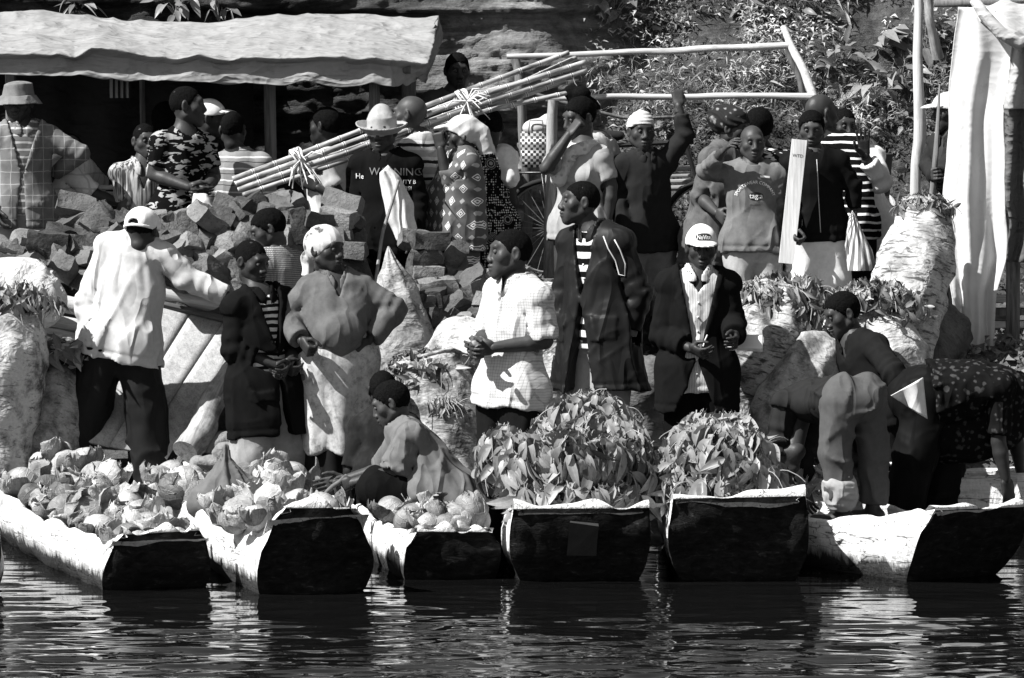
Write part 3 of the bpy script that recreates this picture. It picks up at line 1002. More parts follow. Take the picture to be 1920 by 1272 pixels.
    def on_front(p, name, uv, lift=.003, back=False):
        """(a,t) metres left of / above the hip centre -> points on the garment's front"""
        b = p.bvh(name) if name not in getattr(p, '_bv', {}) else p._bv[name]
        if not hasattr(p, '_bv'): p._bv = {}
        p._bv[name] = b
        out = []
        fd = -p.f if back else p.f
        last = None
        for a, t in uv:
            o = p.hip + p.l * a + p.u * t + fd * .6
            hit = b.ray_cast(Vector(o), Vector(-fd), 1.0)
            if hit[0] is None: q = last if last is not None else o - fd * .45
            else: q = np.array(hit[0]) + fd * lift
            last = q; out.append(q)
        return np.array(out)
    def text(p, garment, s, size, at, mat, arc=0.0, name='print'):
        V, F = text_geo(s, size)
        if arc:
            x, y = V[:, 0], V[:, 1]
            th = x / arc
            V = np.stack([np.sin(th) * (arc + y), np.cos(th) * (arc + y) - arc], 1)
        uv = np.stack([-V[:, 0] * -1 + at[0], V[:, 1] + at[1]], 1)
        q = p.on_front(garment, uv, .006)
        o = add(name, new_mesh(name, p.loc(q), F, False), mat, p.root)
        return o
    def buttons(p, garment, zs, a=0.0, mat=None, r=.0065):
        for z in zs:
            q = p.on_front(garment, [(a, z)], .003)[0]
            bm = bmesh.new(); bmesh.ops.create_uvsphere(bm, u_segments=8, v_segments=5, radius=r)
            V = np.array([v.co[:] for v in bm.verts]) * [1, .5, 1]; F_ = [[v.index for v in f.verts] for f in bm.faces]; bm.free()
            add('button', new_mesh('button', V + p.loc(q[None])[0], F_, True), mat or INK_D, p.root)
    def strip(p, garment, uvs, width, mat, name, lift=.004, thick=.004):
        """a piping / strap following points on the front of a garment"""
        q = p.on_front(garment, uvs, lift)
        v, f = tube_mesh(q, width, 6, True)
        return add(name, new_mesh(name, p.loc(v), [list(x) for x in f]), mat, p.root)

def text_geo(s, size):
    cu = bpy.data.curves.new('print', 'FONT'); cu.body = s; cu.size = size
    cu.align_x = 'CENTER'; cu.align_y = 'CENTER'; cu.resolution_u = 2
    ob = bpy.data.objects.new('print', cu); COL.objects.link(ob)
    dg = bpy.context.evaluated_depsgraph_get()
    me = bpy.data.meshes.new_from_object(ob.evaluated_get(dg))
    bm = bmesh.new(); bm.from_mesh(me); bmesh.ops.triangulate(bm, faces=bm.faces)
    for _ in range(2):
        lng = [e for e in bm.edges if e.calc_length() > size * .28]
        if lng: 
            bmesh.ops.subdivide_edges(bm, edges=lng, cuts=1)
            bmesh.ops.triangulate(bm, faces=bm.faces)
    V = np.array([(v.co.x, v.co.y) for v in bm.verts]); bm.verts.index_update()
    F = [[v.index for v in f.verts] for f in bm.faces]
    bm.free(); bpy.data.meshes.remove(me); bpy.data.objects.remove(ob); bpy.data.curves.remove(cu)
    return V, F
# ------------------------------------------------------------------ water
def make_water():
    def axis(a0, a1, step, far, grow):
        c = list(np.arange(a0, a1, step)); s = step; x = a0
        while x > far[0]: s *= grow; x -= s; c.insert(0, x)
        s = step; x = c[-1]
        while x < far[1]: s *= grow; x += s; c.append(x)
        return np.array(c)
    xs = axis(-3.2, 3.2, .017, (-60, 60), 1.25)
    ys = axis(16.3, 21.6, .017, (-40, 23.2), 1.25)
    X, Y = np.meshgrid(xs, ys, indexing='ij')
    p = np.stack([X, Y, np.zeros_like(X)], -1)
    wx = X + .12 * vnoise(np.stack([X * 1.1, Y * 1.3, X * 0], -1), 8)
    Z = .010 * vnoise(np.stack([wx * 1.0 + .5 * Y, Y * 2.6, X * 0 + 3], -1), 1)
    Z += .0075 * vnoise(np.stack([wx * 2.6 - .8 * Y, Y * 7.5, X * 0 + 9], -1), 2)
    Z += .0042 * vnoise(np.stack([wx * 5.5 + 1.2 * Y, Y * 16, X * 0 + 5], -1), 3)
    Z += .0016 * vnoise(np.stack([wx * 11, Y * 30, X * 0 + 1], -1), 4)
    calm = np.interp(Y, [17.4, 18.8, 20.2], [1.0, .8, .42])
    fade = np.clip(1 - (np.maximum(np.abs(X) - 4.2, 0) / 6), 0, 1) * np.clip(1 - np.maximum(15.5 - Y, 0) / 8, 0, 1)
    Z *= calm * fade
    me = grid_mesh('water', np.stack([X, Y, Z], -1))
    t = MT('water', .02, .5); t.color(.004)
    t.b.inputs['IOR'].default_value = 1.333
    add('water', me, t.m, kind='structure')
make_water()

# ------------------------------------------------------------------ bank
def bank_h(X, Y):
    n = fbm(np.stack([X * 1.3, Y * 1.3, X * 0], -1), 11, 4)
    return ground_base(X, Y) + n * .05
def make_bank():
    xs = np.concatenate([np.linspace(-70, -4.2, 18), np.linspace(-4, 4, 200), np.linspace(4.2, 70, 18)])
    ys = np.concatenate([np.linspace(-50, 20, 8), np.linspace(20.8, 28.5, 180), np.linspace(29, 90, 16)])
    X, Y = np.meshgrid(xs, ys, indexing='ij')
    Z = bank_h(X, Y)
    Z = np.where(Y < 20.5, -1.4, Z); Z = np.where(Y > 29.5, np.minimum(Z + (Y - 29.5) * 1.2, 3.9), Z)
    me = grid_mesh('bank', np.stack([X, Y, Z], -1))
    t = MT('mud', .9, .06)
    n1 = t.noise(3, 6, .7); n2 = t.noise(30, 5, .7)
    t.color(t.math('MULTIPLY', t.ramp(n1, (.3, .05), (.7, .14)), t.ramp(n2, (.3, .6), (.7, 1.3))))
    t.bump(n2, .8, .03)
    add('bank', me, t.m, kind='structure')
make_bank()

# ------------------------------------------------------------------ rock cliff on the left, grown-over slope on the right
def cliff_y(X, Z):
    """depth of the hill surface at (x, z)"""
    h = Z - 1.0
    left = 26.95 + h * .16
    right = 26.3 + h * .72
    a = np.clip((X - (-.25 + .18 * h)) / .9, 0, 1); a = a * a * (3 - 2 * a)
    y = left * (1 - a) + right * a
    # the right bank has an upper ledge
    y = y + np.where(X > .2, .35 * np.clip(1 - np.abs(h - 1.0) / .35, 0, 1) * 0, 0)
    st = np.floor(Z * 3.2 + .5 * vnoise(np.stack([X * .7, Z * .5, X * 0], -1), 21))
    strata = (1 - a) * .10 * _hash(st.astype(np.int64), st.astype(np.int64) * 0, st.astype(np.int64) * 0, 5)
    n = fbm(np.stack([X * 1.1, Z * 2.2, X * 0 + 4], -1), 31, 6, .62) * .30 + (1 - np.abs(vnoise(np.stack([X * 2.6 + Z * 1.2, Z * 1.4, X * 0], -1), 33)) * 2) * .06
    return y + strata + n * (1 - .4 * a) + np.maximum(Z - 3.45, 0) ** 1.4 * 5.0
def make_cliff():
    xs = np.concatenate([np.linspace(-40, -4.3, 26), np.linspace(-4.2, 4.4, 300), np.linspace(4.5, 40, 26)])
    zs = np.concatenate([np.linspace(.6, 3.6, 160), np.linspace(3.62, 4.3, 20)])
    X, Z = np.meshgrid(xs, zs, indexing='ij')
    Y = cliff_y(X, Z)
    me = grid_mesh('hill', np.stack([X, Y, Z], -1)[:, ::-1] if False else np.stack([X, Y, Z], -1))
    t = MT('rock', .9, .04)
    Xs, Ys, Zs = t.sep()
    st = t.noise(2.2, 7, .68, t.map((.7, .7, 5.0)), .6)
    n2 = t.noise(9, 8, .7)
    cr = t.voro(3.2, 'DISTANCE_TO_EDGE', t.map((1, 1, 1.9)))
    rock = t.math('MULTIPLY', t.ramp(st, (.3, .06), (.55, .26), (.75, .45)), t.ramp(n2, (.3, .45), (.68, 1.25)))
    earth = t.math('MULTIPLY', t.ramp(n2, (.3, .03), (.7, .12)), 1.0)
    a = t.ramp(t.math('ADD', Xs, t.math('MULTIPLY', t.noise(2, 3), .8)), (.35, 0), (.9, 1))
    a = t.ramp(t.math('ADD', t.math('MULTIPLY', Xs, .4), .3), (.3, 0), (.7, 1))
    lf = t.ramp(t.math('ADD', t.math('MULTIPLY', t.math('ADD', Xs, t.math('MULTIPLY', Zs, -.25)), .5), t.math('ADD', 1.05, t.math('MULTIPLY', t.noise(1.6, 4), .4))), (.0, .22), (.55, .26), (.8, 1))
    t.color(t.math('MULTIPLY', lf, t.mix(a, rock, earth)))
    t.bump(n2, .9, .05); t.bump(st, .8, .08)
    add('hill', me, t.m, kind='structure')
make_cliff()

# ------------------------------------------------------------------ leaves
def leaf_mesh(name, L, W, fold=.35, droop=.3, twist=.0, n=7, wav=.0, petiole=.0):
    """pointed leaf along +x, flat in xy, folded along the midrib"""
    t = np.linspace(0, 1, n)
    prof = (np.sin(math.pi * t ** .75) ** .9) * (1 - t * .15)
    prof[0] = .06; prof[-1] = 0.0
    V = []; F = []
    for i in range(n):
        x = L * t[i]; z = -droop * L * t[i] ** 2
        w = W * .5 * prof[i]; tw = twist * t[i]
        for j, sgn in enumerate((-1, -.5, 0, .5, 1)):
            y = sgn * w; zz = z + abs(sgn) * w * fold + wav * W * math.sin(t[i] * 9 + sgn) * abs(sgn)
            V.append((x - (zz - z) * droop * .5, y * math.cos(tw) - (zz - z) * math.sin(tw), z + (zz - z) * math.cos(tw) + y * math.sin(tw)))
    for i in range(n - 1):
        for j in range(4):
            F.append([i * 5 + j, (i + 1) * 5 + j, (i + 1) * 5 + j + 1, i * 5 + j + 1])
    if petiole:
        b = len(V)
        V += [(-petiole, -.0025, .004), (-petiole, .0025, .004), (0, .0025, 0), (0, -.0025, 0)]
        F.append([b, b + 1, b + 2, b + 3])
    return new_mesh(name, V, F, True)

def leaf_mat(name, col, var=.4, trans=.2, rough=.42):
    t = MT(name, rough, .22)
    oi = t.n.new('ShaderNodeObjectInfo')
    X, Y, Z = t.sep()
    vein = t.math('ABSOLUTE', Y)
    c = t.math('MULTIPLY', col, t.ramp(oi.outputs['Random'], (0, 1 - var), (1, 1 + var)))
    c = t.math('MULTIPLY', c, t.ramp(vein, (0, 1.25), (.004, 1.0)))
    c = t.math('MULTIPLY', c, t.ramp(t.noise(40, 3), (.3, .85), (.7, 1.12)))
    t.color(c)
    mx = t.n.new('ShaderNodeMixShader'); tr = t.n.new('ShaderNodeBsdfTranslucent')
    t.l.new(c, tr.inputs[0]); mx.inputs[0].default_value = trans
    t.l.new(t.b.outputs[0], mx.inputs[1]); t.l.new(tr.outputs[0], mx.inputs[2])
    t.l.new(mx.outputs[0], t.n['Material Output'].inputs[0])
    return t.m
LEAF = leaf_mat('leaf', .18, .85, .1)
LEAF_GAP_SHADE = leaf_mat('leaf_gap_shade', .015, .5, .0)  # near-black heap core, paints the shade in gaps between leaves
BIG_LEAVES = [leaf_mesh('leaf', L, W, fo, dr, tw, 7, wv, .02) for L, W, fo, dr, tw, wv in
              ((.17, .066, .35, .35, .3, .0), (.15, .072, .25, .55, -.5, .04), (.18, .06, .5, .3, .6, .02), (.13, .066, .3, .7, .2, .06), (.16, .07, .6, .45, -.4, .03), (.19, .052, .2, .6, .9, .02))]
SMALL_LEAVES = [leaf_mesh('leaf', L, W, fo, dr, tw, 5, wv, .015) for L, W, fo, dr, tw, wv in
                ((.085, .028, .35, .35, .3, .0), (.075, .033, .25, .55, -.4, .03), (.095, .026, .5, .3, .5, .0), (.065, .03, .3, .7, .1, .05))]
for m_ in BIG_LEAVES + SMALL_LEAVES: m_.materials.append(LEAF)

def basis_from(x, n):
    x = nrm(x); n = np.asarray(n, float); z = nrm(n - x * (n @ x)); y = np.cross(z, x)
    return np.stack([x, y, z], 1)

def leaf_heap(root, samples, protos, scale=(.8, 1.25), limit=300, down=.5, jitter=.7, stuffmat=None, base=None, lift=.0):
    """samples: list of (point, outward normal), the nearest to the camera first.  The first become leaf objects,
    the others one joined mesh."""
    base = np.asarray(base if base is not None else root.location)
    SV = []; SF = []; nn = 0
    for i, (pt, n) in enumerate(samples):
        n = nrm(n)
        tang = RNG.normal(size=3); tang = nrm(tang - n * (tang @ n))
        x = nrm(tang * .8 + np.array([0, 0, -down]) + n * RNG.uniform(-.15, .4))
        nz = nrm(n + RNG.normal(size=3) * jitter * .5 + np.array([0, -.1, .2]))
        B = basis_from(x, nz)
        sc = RNG.uniform(*scale)
        me = protos[int(RNG.integers(len(protos)))]
        loc = pt - base + n * lift
        if i < limit:
            o = bpy.data.objects.new('leaf', me); COL.objects.link(o); o.parent = root
            M = Matrix([list(B[0] * sc) + [loc[0]], list(B[1] * sc) + [loc[1]], list(B[2] * sc) + [loc[2]], [0, 0, 0, 1]])
            o.matrix_local = M
        else:
            key = me.name
            if key not in _lm:
                v = np.array([q.co[:] for q in me.vertices]); f = [list(q.vertices) for q in me.polygons]
                _lm[key] = (v, f)
            v, f = _lm[key]
            SV.append(v * sc @ B.T + loc); SF += [[a + nn for a in q] for q in f]; nn += len(v)
    if SV:
        add('leaf_mass', new_mesh('leaf_mass', np.concatenate(SV), SF, True), stuffmat or LEAF, root, kind='stuff')
_lm = {}

def stems(root, base, pts, mat, n=30, L=.25, r=.003, name='stems'):
    mb = MB()
    for i in range(n):
        pt, nr = pts[int(RNG.integers(len(pts)))]
        d = nrm(RNG.normal(size=3) + nr * 1.0)
        a = pt - base - nr * .03; q = [a]
        LL = L * RNG.uniform(.4, 1)
        for k in range(7):
            d = nrm(d + RNG.normal(size=3) * .12 + np.array([0, 0, -.24])); q.append(q[-1] + d * LL / 7)
        mb.tube(q, r, 4, False)
    add(name, mb.mesh(name, True), mat, root, kind='stuff')
STEM = simple('stem', .28, .6, .3, .3)

def ellipsoid_samples(c, r, n, zmin=-.2, ymax=.5, noise=.25, seed=0):
    out = []
    while len(out) < n:
        d = nrm(RNG.normal(size=3))
        if d[2] < zmin or d[1] > ymax: continue
        k = 1 + noise * float(vnoise(np.array([d * 2.3 + seed])[0][None], int(seed))[0])
        out.append((np.asarray(c) + d * np.asarray(r) * k, nrm(d / np.asarray(r))))
    return out

# ------------------------------------------------------------------ slope vegetation
def make_vegetation():
    V = []; F = []; n = 0
    base = np.array([[0, -.5, 0], [.45, 0, .12], [1, .0, -.05], [.45, .5, .12], ]) * np.array([1, .8, 1])
    cnt = 0
    Np = 30000
    px = RNG.uniform(-.2, 4.3, Np); pz = RNG.uniform(1.0, 4.3, Np)
    py = cliff_y(px, pz)
    dn = vnoise(np.stack([px * 2.2, pz * 2.6, px * 0], 1), 71) + .7 * vnoise(np.stack([px * 6, pz * 7, px * 0], 1), 72)
    edge = np.clip((px - .25 - (pz - 1) * .12) / .6, 0, 1)
    grassy = np.clip(1 - np.abs(pz - 2.55 + (px - 1.6) * -.02) / .5, 0, 1)
    keep = RNG.uniform(size=Np) < edge * np.clip(.45 + .5 * dn + .5 * grassy, 0, 1)
    for i in np.nonzero(keep)[0]:
        g = grassy[i] > RNG.uniform(.2, 1.1)
        k = 2 if not g else 3
        bump = .05 + .09 * max(dn[i], 0)
        for j in range(k):
            pos = np.array([px[i], py[i] - bump * RNG.uniform(.2, 1.3), pz[i]]) + RNG.normal(size=3) * .02
            if g:
                L = RNG.uniform(.05, .12); W = .012
                x = nrm(np.array([RNG.normal() * .6, -.5 + RNG.normal() * .4, .5 + RNG.normal() * .5]))
            else:
                L = RNG.uniform(.03, .075); W = L * RNG.uniform(.5, .8)
                x = nrm(np.array([RNG.normal(), -.8 + RNG.normal() * .5, RNG.normal() * .6 - .2]))
            nz = nrm(np.array([-.3, -.55, .6]) + RNG.normal(size=3) * .6)
            B = basis_from(x, nz)
            V.append((base * np.array([L, W, L])) @ B.T + pos)
            F.append([n, n + 1, n + 2, n + 3]); n += 4
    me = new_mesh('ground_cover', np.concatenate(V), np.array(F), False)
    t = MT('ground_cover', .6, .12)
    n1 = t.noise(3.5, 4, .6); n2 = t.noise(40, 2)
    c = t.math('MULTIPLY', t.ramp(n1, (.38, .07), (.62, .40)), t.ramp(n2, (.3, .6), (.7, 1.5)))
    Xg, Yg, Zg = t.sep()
    low_shade = t.ramp(t.math('ADD', t.math('MULTIPLY', t.math('SUBTRACT', Zg, 2.0), .9), t.math('MULTIPLY', t.math('SUBTRACT', n1, .5), 1.2)), (.25, .3), (.55, 1.0))  # shade of the steep lower slope painted into the leaf colour
    t.color(t.math('MULTIPLY', c, low_shade))
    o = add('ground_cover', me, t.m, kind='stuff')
    return o
make_vegetation()

# broad-leaved plants growing on the slope
LEAF_BROAD = leaf_mat('broad_leaf', .2, .45, .25, .38)
BROAD = [leaf_mesh('leaf', L, W, fo, dr, tw, 7, .03, .05) for L, W, fo, dr, tw in ((.22, .10, .2, .4, .1), (.19, .095, .3, .6, -.3), (.25, .10, .25, .3, .3))]
NARROW = [leaf_mesh('leaf', .26, .03, .5, .5, .3, 7, 0, .01), leaf_mesh('leaf', .22, .028, .4, .8, -.3, 7, 0, .01)]
for m_ in BROAD + NARROW: m_.materials.append(LEAF_BROAD)
def shrub(px, py, label, n=14, sc=1.0, protos=BROAD, spread=.16, name='leafy_plant'):
    x0 = (px - 960) / FPX * 27.0
    best = None
    for dd in np.linspace(25.6, 29.5, 80):
        q = P(px, py, dd)
        if cliff_y(np.array([q[0]]), np.array([q[2]]))[0] < dd: best = q; break
    if best is None: best = P(px, py, 27)
    root = thing(name, label, 'plant', best, 0, 'plants on the slope')
    mb = MB()
    for i in range(n):
        d = nrm(np.array([RNG.normal() * .9, -.7 + RNG.normal() * .35, RNG.normal() * .8 + .25]))
        pt = d * np.array([spread, spread * .9, spread]) * RNG.uniform(.5, 1.25) * sc
        x = nrm(d * .7 + np.array([RNG.normal() * .35, -.3, -.35 + RNG.normal() * .3]))
        B = basis_from(x, nrm(np.array([-.2, -.5, .8]) + RNG.normal(size=3) * .35)); s_ = sc * RNG.uniform(.5, .9)
        o = bpy.data.objects.new('leaf', protos[int(RNG.integers(len(protos)))]); COL.objects.link(o); o.parent = root
        o.matrix_local = Matrix([list(B[0] * s_) + [pt[0]], list(B[1] * s_) + [pt[1]], list(B[2] * s_) + [pt[2]], [0, 0, 0, 1]])
        mb.tube([(0, .06, -.1), pt * .5 + [0, .01, -.02], pt], .004, 4, False)
    add('stem', mb.mesh('stem', True), STEM, root)
for a in [(1655, 92, 'broad-leaved plant beside the tall pole, high on the slope', 16, 1.0), (1690, 150, 'broad-leaved plant hanging just left of the tall pole', 16, 1.0),
          (1640, 180, 'leafy plant in the middle of the slope above the waving hand', 14, .9), (1575, 120, 'broad-leaved plant right of the slanting pole', 14, .9),
          (1545, 150, 'small leafy plant close behind the slanting pole', 10, .8), (1735, 80, 'broad-leaved plant showing behind the tall pole', 12, 1.0),
          (1600, 200, 'low dark plant above the bald man in stripes', 10, .7), (1500, 30, 'plant at the top edge above the slanting pole', 12, 1.0),
          (1150, 20, 'bushy plant at the top edge above the upper rail', 16, .9), (1210, 55, 'small plant above the upper rail', 12, .7),
          (1400, 25, 'leafy plant at the top edge over the grassy slope', 12, .9), (1345, 240, 'small plant behind the woman in the head wrap', 10, .7),
          (1260, 245, 'low plant beneath the lower rail', 9, .7), (1690, 240, 'dark plant left of the foot of the tall pole', 10, .7), (1760, 150, 'plant between the tall pole and the white sheet', 10, .8)]:
    shrub(*a)
for a in [(1455, 165, 'narrow-leaved plant behind the lower rail near the slanting pole', 12, .8), (1340, 150, 'spiky narrow-leaved weed on the grassy slope', 9, .7), (1580, 5, 'narrow-leaved plant at the top edge', 10, .9)]:
    shrub(*a, protos=NARROW, name='narrow_leaved_plant')
for a in [(150, 12, 'dark hanging leaves above the left end of the tarpaulin', 12, .7), (330, 8, 'hanging plant above the tarpaulin, top edge', 14, .8), (410, 14, 'small hanging plant above the middle of the tarpaulin', 12, .7)]:
    shrub(*a, protos=BROAD + NARROW, name='hanging_plant')

# ------------------------------------------------------------------ dugout canoes
def canoe_mat(name, light=.5, dark_line=.1):
    t = MT(name, .85, .05)
    X, Y, Z = t.sep()
    g = t.noise(4, 6, .65, t.map((1.4, 8, 8)), .5)
    adze = t.noise(5, 3, .6, t.map((10, 4, 4), (0, .5, .4)))
    c = t.ramp(g, (.3, light * .72), (.5, light), (.75, light * 1.2))
    blot = t.noise(5, 6, .7)
    c = t.mix(t.ramp(blot, (.55, 0), (.72, .75)), c, .10)
    spk = t.noise(38, 3, .6); c = t.mix(t.ramp(spk, (.62, 0), (.68, .7)), c, .06)
    wl = t.math('ADD', Z, t.math('MULTIPLY', t.math('SUBTRACT', t.noise(7, 5, .7, t.map((2.5, 2.5, .6))), .5), .16))
    c = t.mix(t.ramp(t.math('MULTIPLY', wl, 5.0), (dark_line * 3.4, 1), (dark_line * 6, 0)), c, .045)
    crack = t.math('ABSOLUTE', t.math('SUBTRACT', t.noise(2, 3, .5, t.map((.45, 5, 5))), .5))
    c = t.math('MULTIPLY', c, t.ramp(crack, (.0, .12), (.008, 1)))
    t.color(c)
    t.bump(adze, .7, .02); t.bump(g, .5, .012); t.bump(spk, .4, .006)
    return t.m
def endgrain_mat():
    t = MT('canoe_end', .75, .06)
    g = t.noise(6, 6, .7, t.map((2, 2, 5), (0, .4, 0)), 1.0); n2 = t.noise(22, 5, .7)
    c = t.math('MULTIPLY', t.ramp(g, (.35, .006), (.6, .018), (.78, .09)), t.ramp(n2, (.3, .6), (.7, 1.3)))
    t.color(c); t.bump(g, .7, .02); t.bump(n2, .5, .01)
    return t.m
CANOE = canoe_mat('canoe_wood', .62); CANOE_END = endgrain_mat()
RIM = wood('canoe_rim', .42, .2, 1, .8, 1.0, .3)

def canoe(label, near, far, width=.68, depth=.42, rim=.40, sag=.13, set_back=.2, seed=0, wall=.045, tum=.12, tilt=0.0, end_block=.3, mat=None, bow_w=.86):
    """near/far: waterline centre points (x,y) of the two ends; rim: height of the near rim over the water"""
    near = np.asarray(near, float); far = np.asarray(far, float)
    ax = far - near; L = np.linalg.norm(ax); ax /= L
    rz = math.atan2(ax[1], ax[0])
    root = thing('dugout_canoe', label, 'canoe', (near[0], near[1], 0), rz, 'dugout canoes along the bank')
    # local: x along the canoe from the near end, y to the left of it, z up
    ns, na = 64, 33
    xs = np.concatenate([np.linspace(0, .7, 26), np.linspace(.75, L - .5, 26), np.linspace(L - .45, L, 12)])
    ns = len(xs)
    an = np.linspace(-1, 1, na)
    def section(x, inner):
        e0 = np.clip(x / .9, 0, 1); e1 = np.clip((L - x) / .9, 0, 1)
        wd = width * .5 * (bow_w + (1 - bow_w) * min(np.sin(e0 * math.pi / 2), np.sin(e1 * math.pi / 2)))
        sheer = rim - sag * (1 - max((1 - e0 * .75) ** 2, .0)) * 1.0 + sag * .6 * (1 - e1) ** 2 + tilt * x
        bot = -.13 + tilt * x
        w_ = wd - (wall if inner else 0); b_ = bot + (.07 if inner else 0)
        th = an * (math.pi / 2)
        # super-ellipse U, tumblehome at the rim
        yy = np.sign(np.sin(th)) * np.abs(np.sin(th)) ** .72 * w_
        zz = b_ + (sheer - b_) * (1 - np.abs(np.cos(th)) ** .82)
        tt = .10 + (tum - .10) * max(0, 1 - x / .75) ** 1.2
        yy = yy * (1 - tt * np.clip((zz - b_) / (sheer - b_ + 1e-6), 0, 1) ** 2.2)
        return yy, zz, sheer, bot
    outer = np.zeros((ns, na, 3)); inner = np.zeros((ns, na, 3))
    for i, x in enumerate(xs):
        for arr, inn in ((outer, False), (inner, True)):
            yy, zz, sh, bt = section(x, inn)
            dx = 0
            if not inn:
                fr = np.clip((sh - zz) / (sh - bt), 0, 1)
                dx = set_back * fr ** 1.3 * max(0, 1 - x / .8)          # the end face leans out over the water
                dx = dx + .16 * fr * max(0, 1 - (L - x) / .8) * -1
            arr[i, :, 0] = x + dx; arr[i, :, 1] = yy; arr[i, :, 2] = zz
    # end block: the inside begins behind it
    for i, x in enumerate(xs):
        k = max(0, 1 - x / end_block); k2 = max(0, 1 - (L - x) / .3)
        k = max(k, k2); k = k ** .5 if k > 0 else 0
        sh = section(x, True)[2]
        inner[i, :, 2] = inner[i, :, 2] * (1 - k) + (sh - .012 - .02 * (1 - k)) * k
        inner[i, :, 1] *= 1.0
    nz = lambda a, s_, f1, amp: a + amp * np.stack([fbm(a * f1 + 3 * seed, s_, 3), fbm(a * f1 + 7.7, s_ + 5, 3), fbm(a * f1 + 1.7, s_ + 9, 3)], -1)
    outer = nz(outer, 100 + seed, 3.0, .034); inner = nz(inner, 200 + seed, 4.0, .022)
    # uneven hewn rim
    rimn = .034 * vnoise(np.stack([xs * 4.5, xs * 0, xs * 0 + seed], 1), 41)
    for j in (0, 1, na - 2, na - 1):
        outer[:, j, 2] += rimn; inner[:, j, 2] += rimn
    hull = grid_mesh('hull', outer); o1 = add('hull', hull, mat or CANOE, root)
    o2 = add('inside', grid_mesh('inside', inner[:, ::-1]), mat or CANOE, root)
    # rim strip between outer and inner skin
    for j in (0, na - 1):
        mid = (outer[:, j] + inner[:, j]) / 2; mid[:, 2] += .012 + .012 * vnoise(np.stack([xs * 9, xs * 0, xs * 0 + j], 1), 43 + seed)
        g = np.stack([outer[:, j], outer[:, j] * .6 + mid * .4 + [0, 0, .004], mid, inner[:, j] * .6 + mid * .4 + [0, 0, .004], inner[:, j]], 1)
        if j == 0: g = g[:, ::-1]
        add('gunwale', grid_mesh('gunwale', g), mat or CANOE, root)
    # end face, leaning, rough
    for (ri, nm, m_) in ((0, 'end_face', CANOE_END), (ns - 1, 'end_face', CANOE_END)):
        out = outer[ri]; top = np.linspace(0, 1, na)[:, None] * (out[-1] - out[0]) + out[0]
        sgn = -1 if ri == 0 else 1
        k = 14
        g = np.zeros((na, k, 3))
        for j in range(k):
            t_ = j / (k - 1)
            g[:, j] = out * (1 - t_) + top * t_
            bul = math.sin(t_ * math.pi) * .045 * np.sin(np.linspace(0, 1, na) * math.pi)
            rough_ = .055 * fbm(g[:, j] * np.array([1, 5, 7]) + seed * 3, 51 + seed, 4) * min(1, 4 * (1 - t_)) * min(1, 5 * t_)
            g[:, j, 0] += sgn * (bul + rough_)
        # thick lip on the top edge
        if ri: g = g[:, ::-1]
        add(nm, grid_mesh(nm, g), m_, root)
        lip = np.zeros((na, 4, 3))
        inn = inner[ri]; itop = np.linspace(0, 1, na)[:, None] * (inn[-1] - inn[0]) + inn[0]
        wob = .035 * vnoise(np.stack([np.linspace(0, 5, na), np.zeros(na), np.full(na, seed)], 1), 61)
        lip[:, 0] = top; lip[:, 1] = top + [sgn * .004, 0, .016]; lip[:, 1, 2] += wob * .8
        lip[:, 2] = top + [-sgn * .05, 0, .02]; lip[:, 2, 2] += wob; lip[:, 3] = top + [-sgn * .11, 0, -.03]
        if ri: lip = lip[:, ::-1]
        add('end_lip', grid_mesh('end_lip', lip), mat or CANOE, root)
    return root, np.array([ax[0], ax[1], 0]), L

def px_water(px, d): 
    return ((px - 960) / FPX * d * 1.0017, d)
canoe('dark canoe end cut by the left edge of the picture', px_water(-95, 19.55), px_water(-190, 22.6), .66, .42, .33, .1, seed=1)
C1 = canoe('canoe heaped with cabbages at the far left', px_water(300, 19.95), px_water(45, 22.9), .70, .4, .27, .07, .22, seed=2, bow_w=.98, tum=.42, tilt=.02)
C2 = canoe('canoe with cabbages and a knotted cloth bundle, second from the left', px_water(598, 19.7), px_water(372, 22.9), .72, .45, .42, .17, .24, seed=3, bow_w=1.0, tum=.55)
C3 = canoe('low canoe with few cabbages where the man crouches', px_water(852, 20.35), px_water(700, 23.0), .60, .36, .285, .06, .2, seed=4, bow_w=1.0, tum=.35)
C4 = canoe('canoe stacked with big leaves, metal patch on its end', px_water(1090, 20.2), px_water(1040, 23.2), .80, .42, .385, .07, .3, seed=5, bow_w=.97)
C5 = canoe('canoe carrying a round leaf bundle, under the man in the cap', px_water(1386, 20.2), px_water(1345, 23.2), .80, .45, .44, .07, .3, seed=6, bow_w=.97)
C6 = canoe('pale canoe on the right with the barefoot man standing in it', px_water(1840, 20.3), px_water(1440, 22.0), .78, .45, .40, .16, .34, seed=7, bow_w=1.0, tum=.3)
C7 = canoe('grey canoe behind, crossing the right edge', px_water(2230, 21.9), px_water(1660, 22.35), .6, .4, .42, .04, .2, seed=8)
# patch of sheet metal on the end of the leaf canoe
mb = MB(); c = P(1092, 1035, 19.98)
mb.box((0, 0, 0), (.075, .006, .095), jit=.004)
pm = mb.mesh('metal_patch'); mt_ = simple('sheet_metal', .03, .6, .15, .3)
o = add('metal_patch', pm, mt_, C4[0]); 
o.matrix_local = C4[0].matrix_basis.inverted() @ (Matrix.Translation(Vector(P(1092, 1012, 20.17))) @ Euler((math.radians(24), .08, 0)).to_matrix().to_4x4())
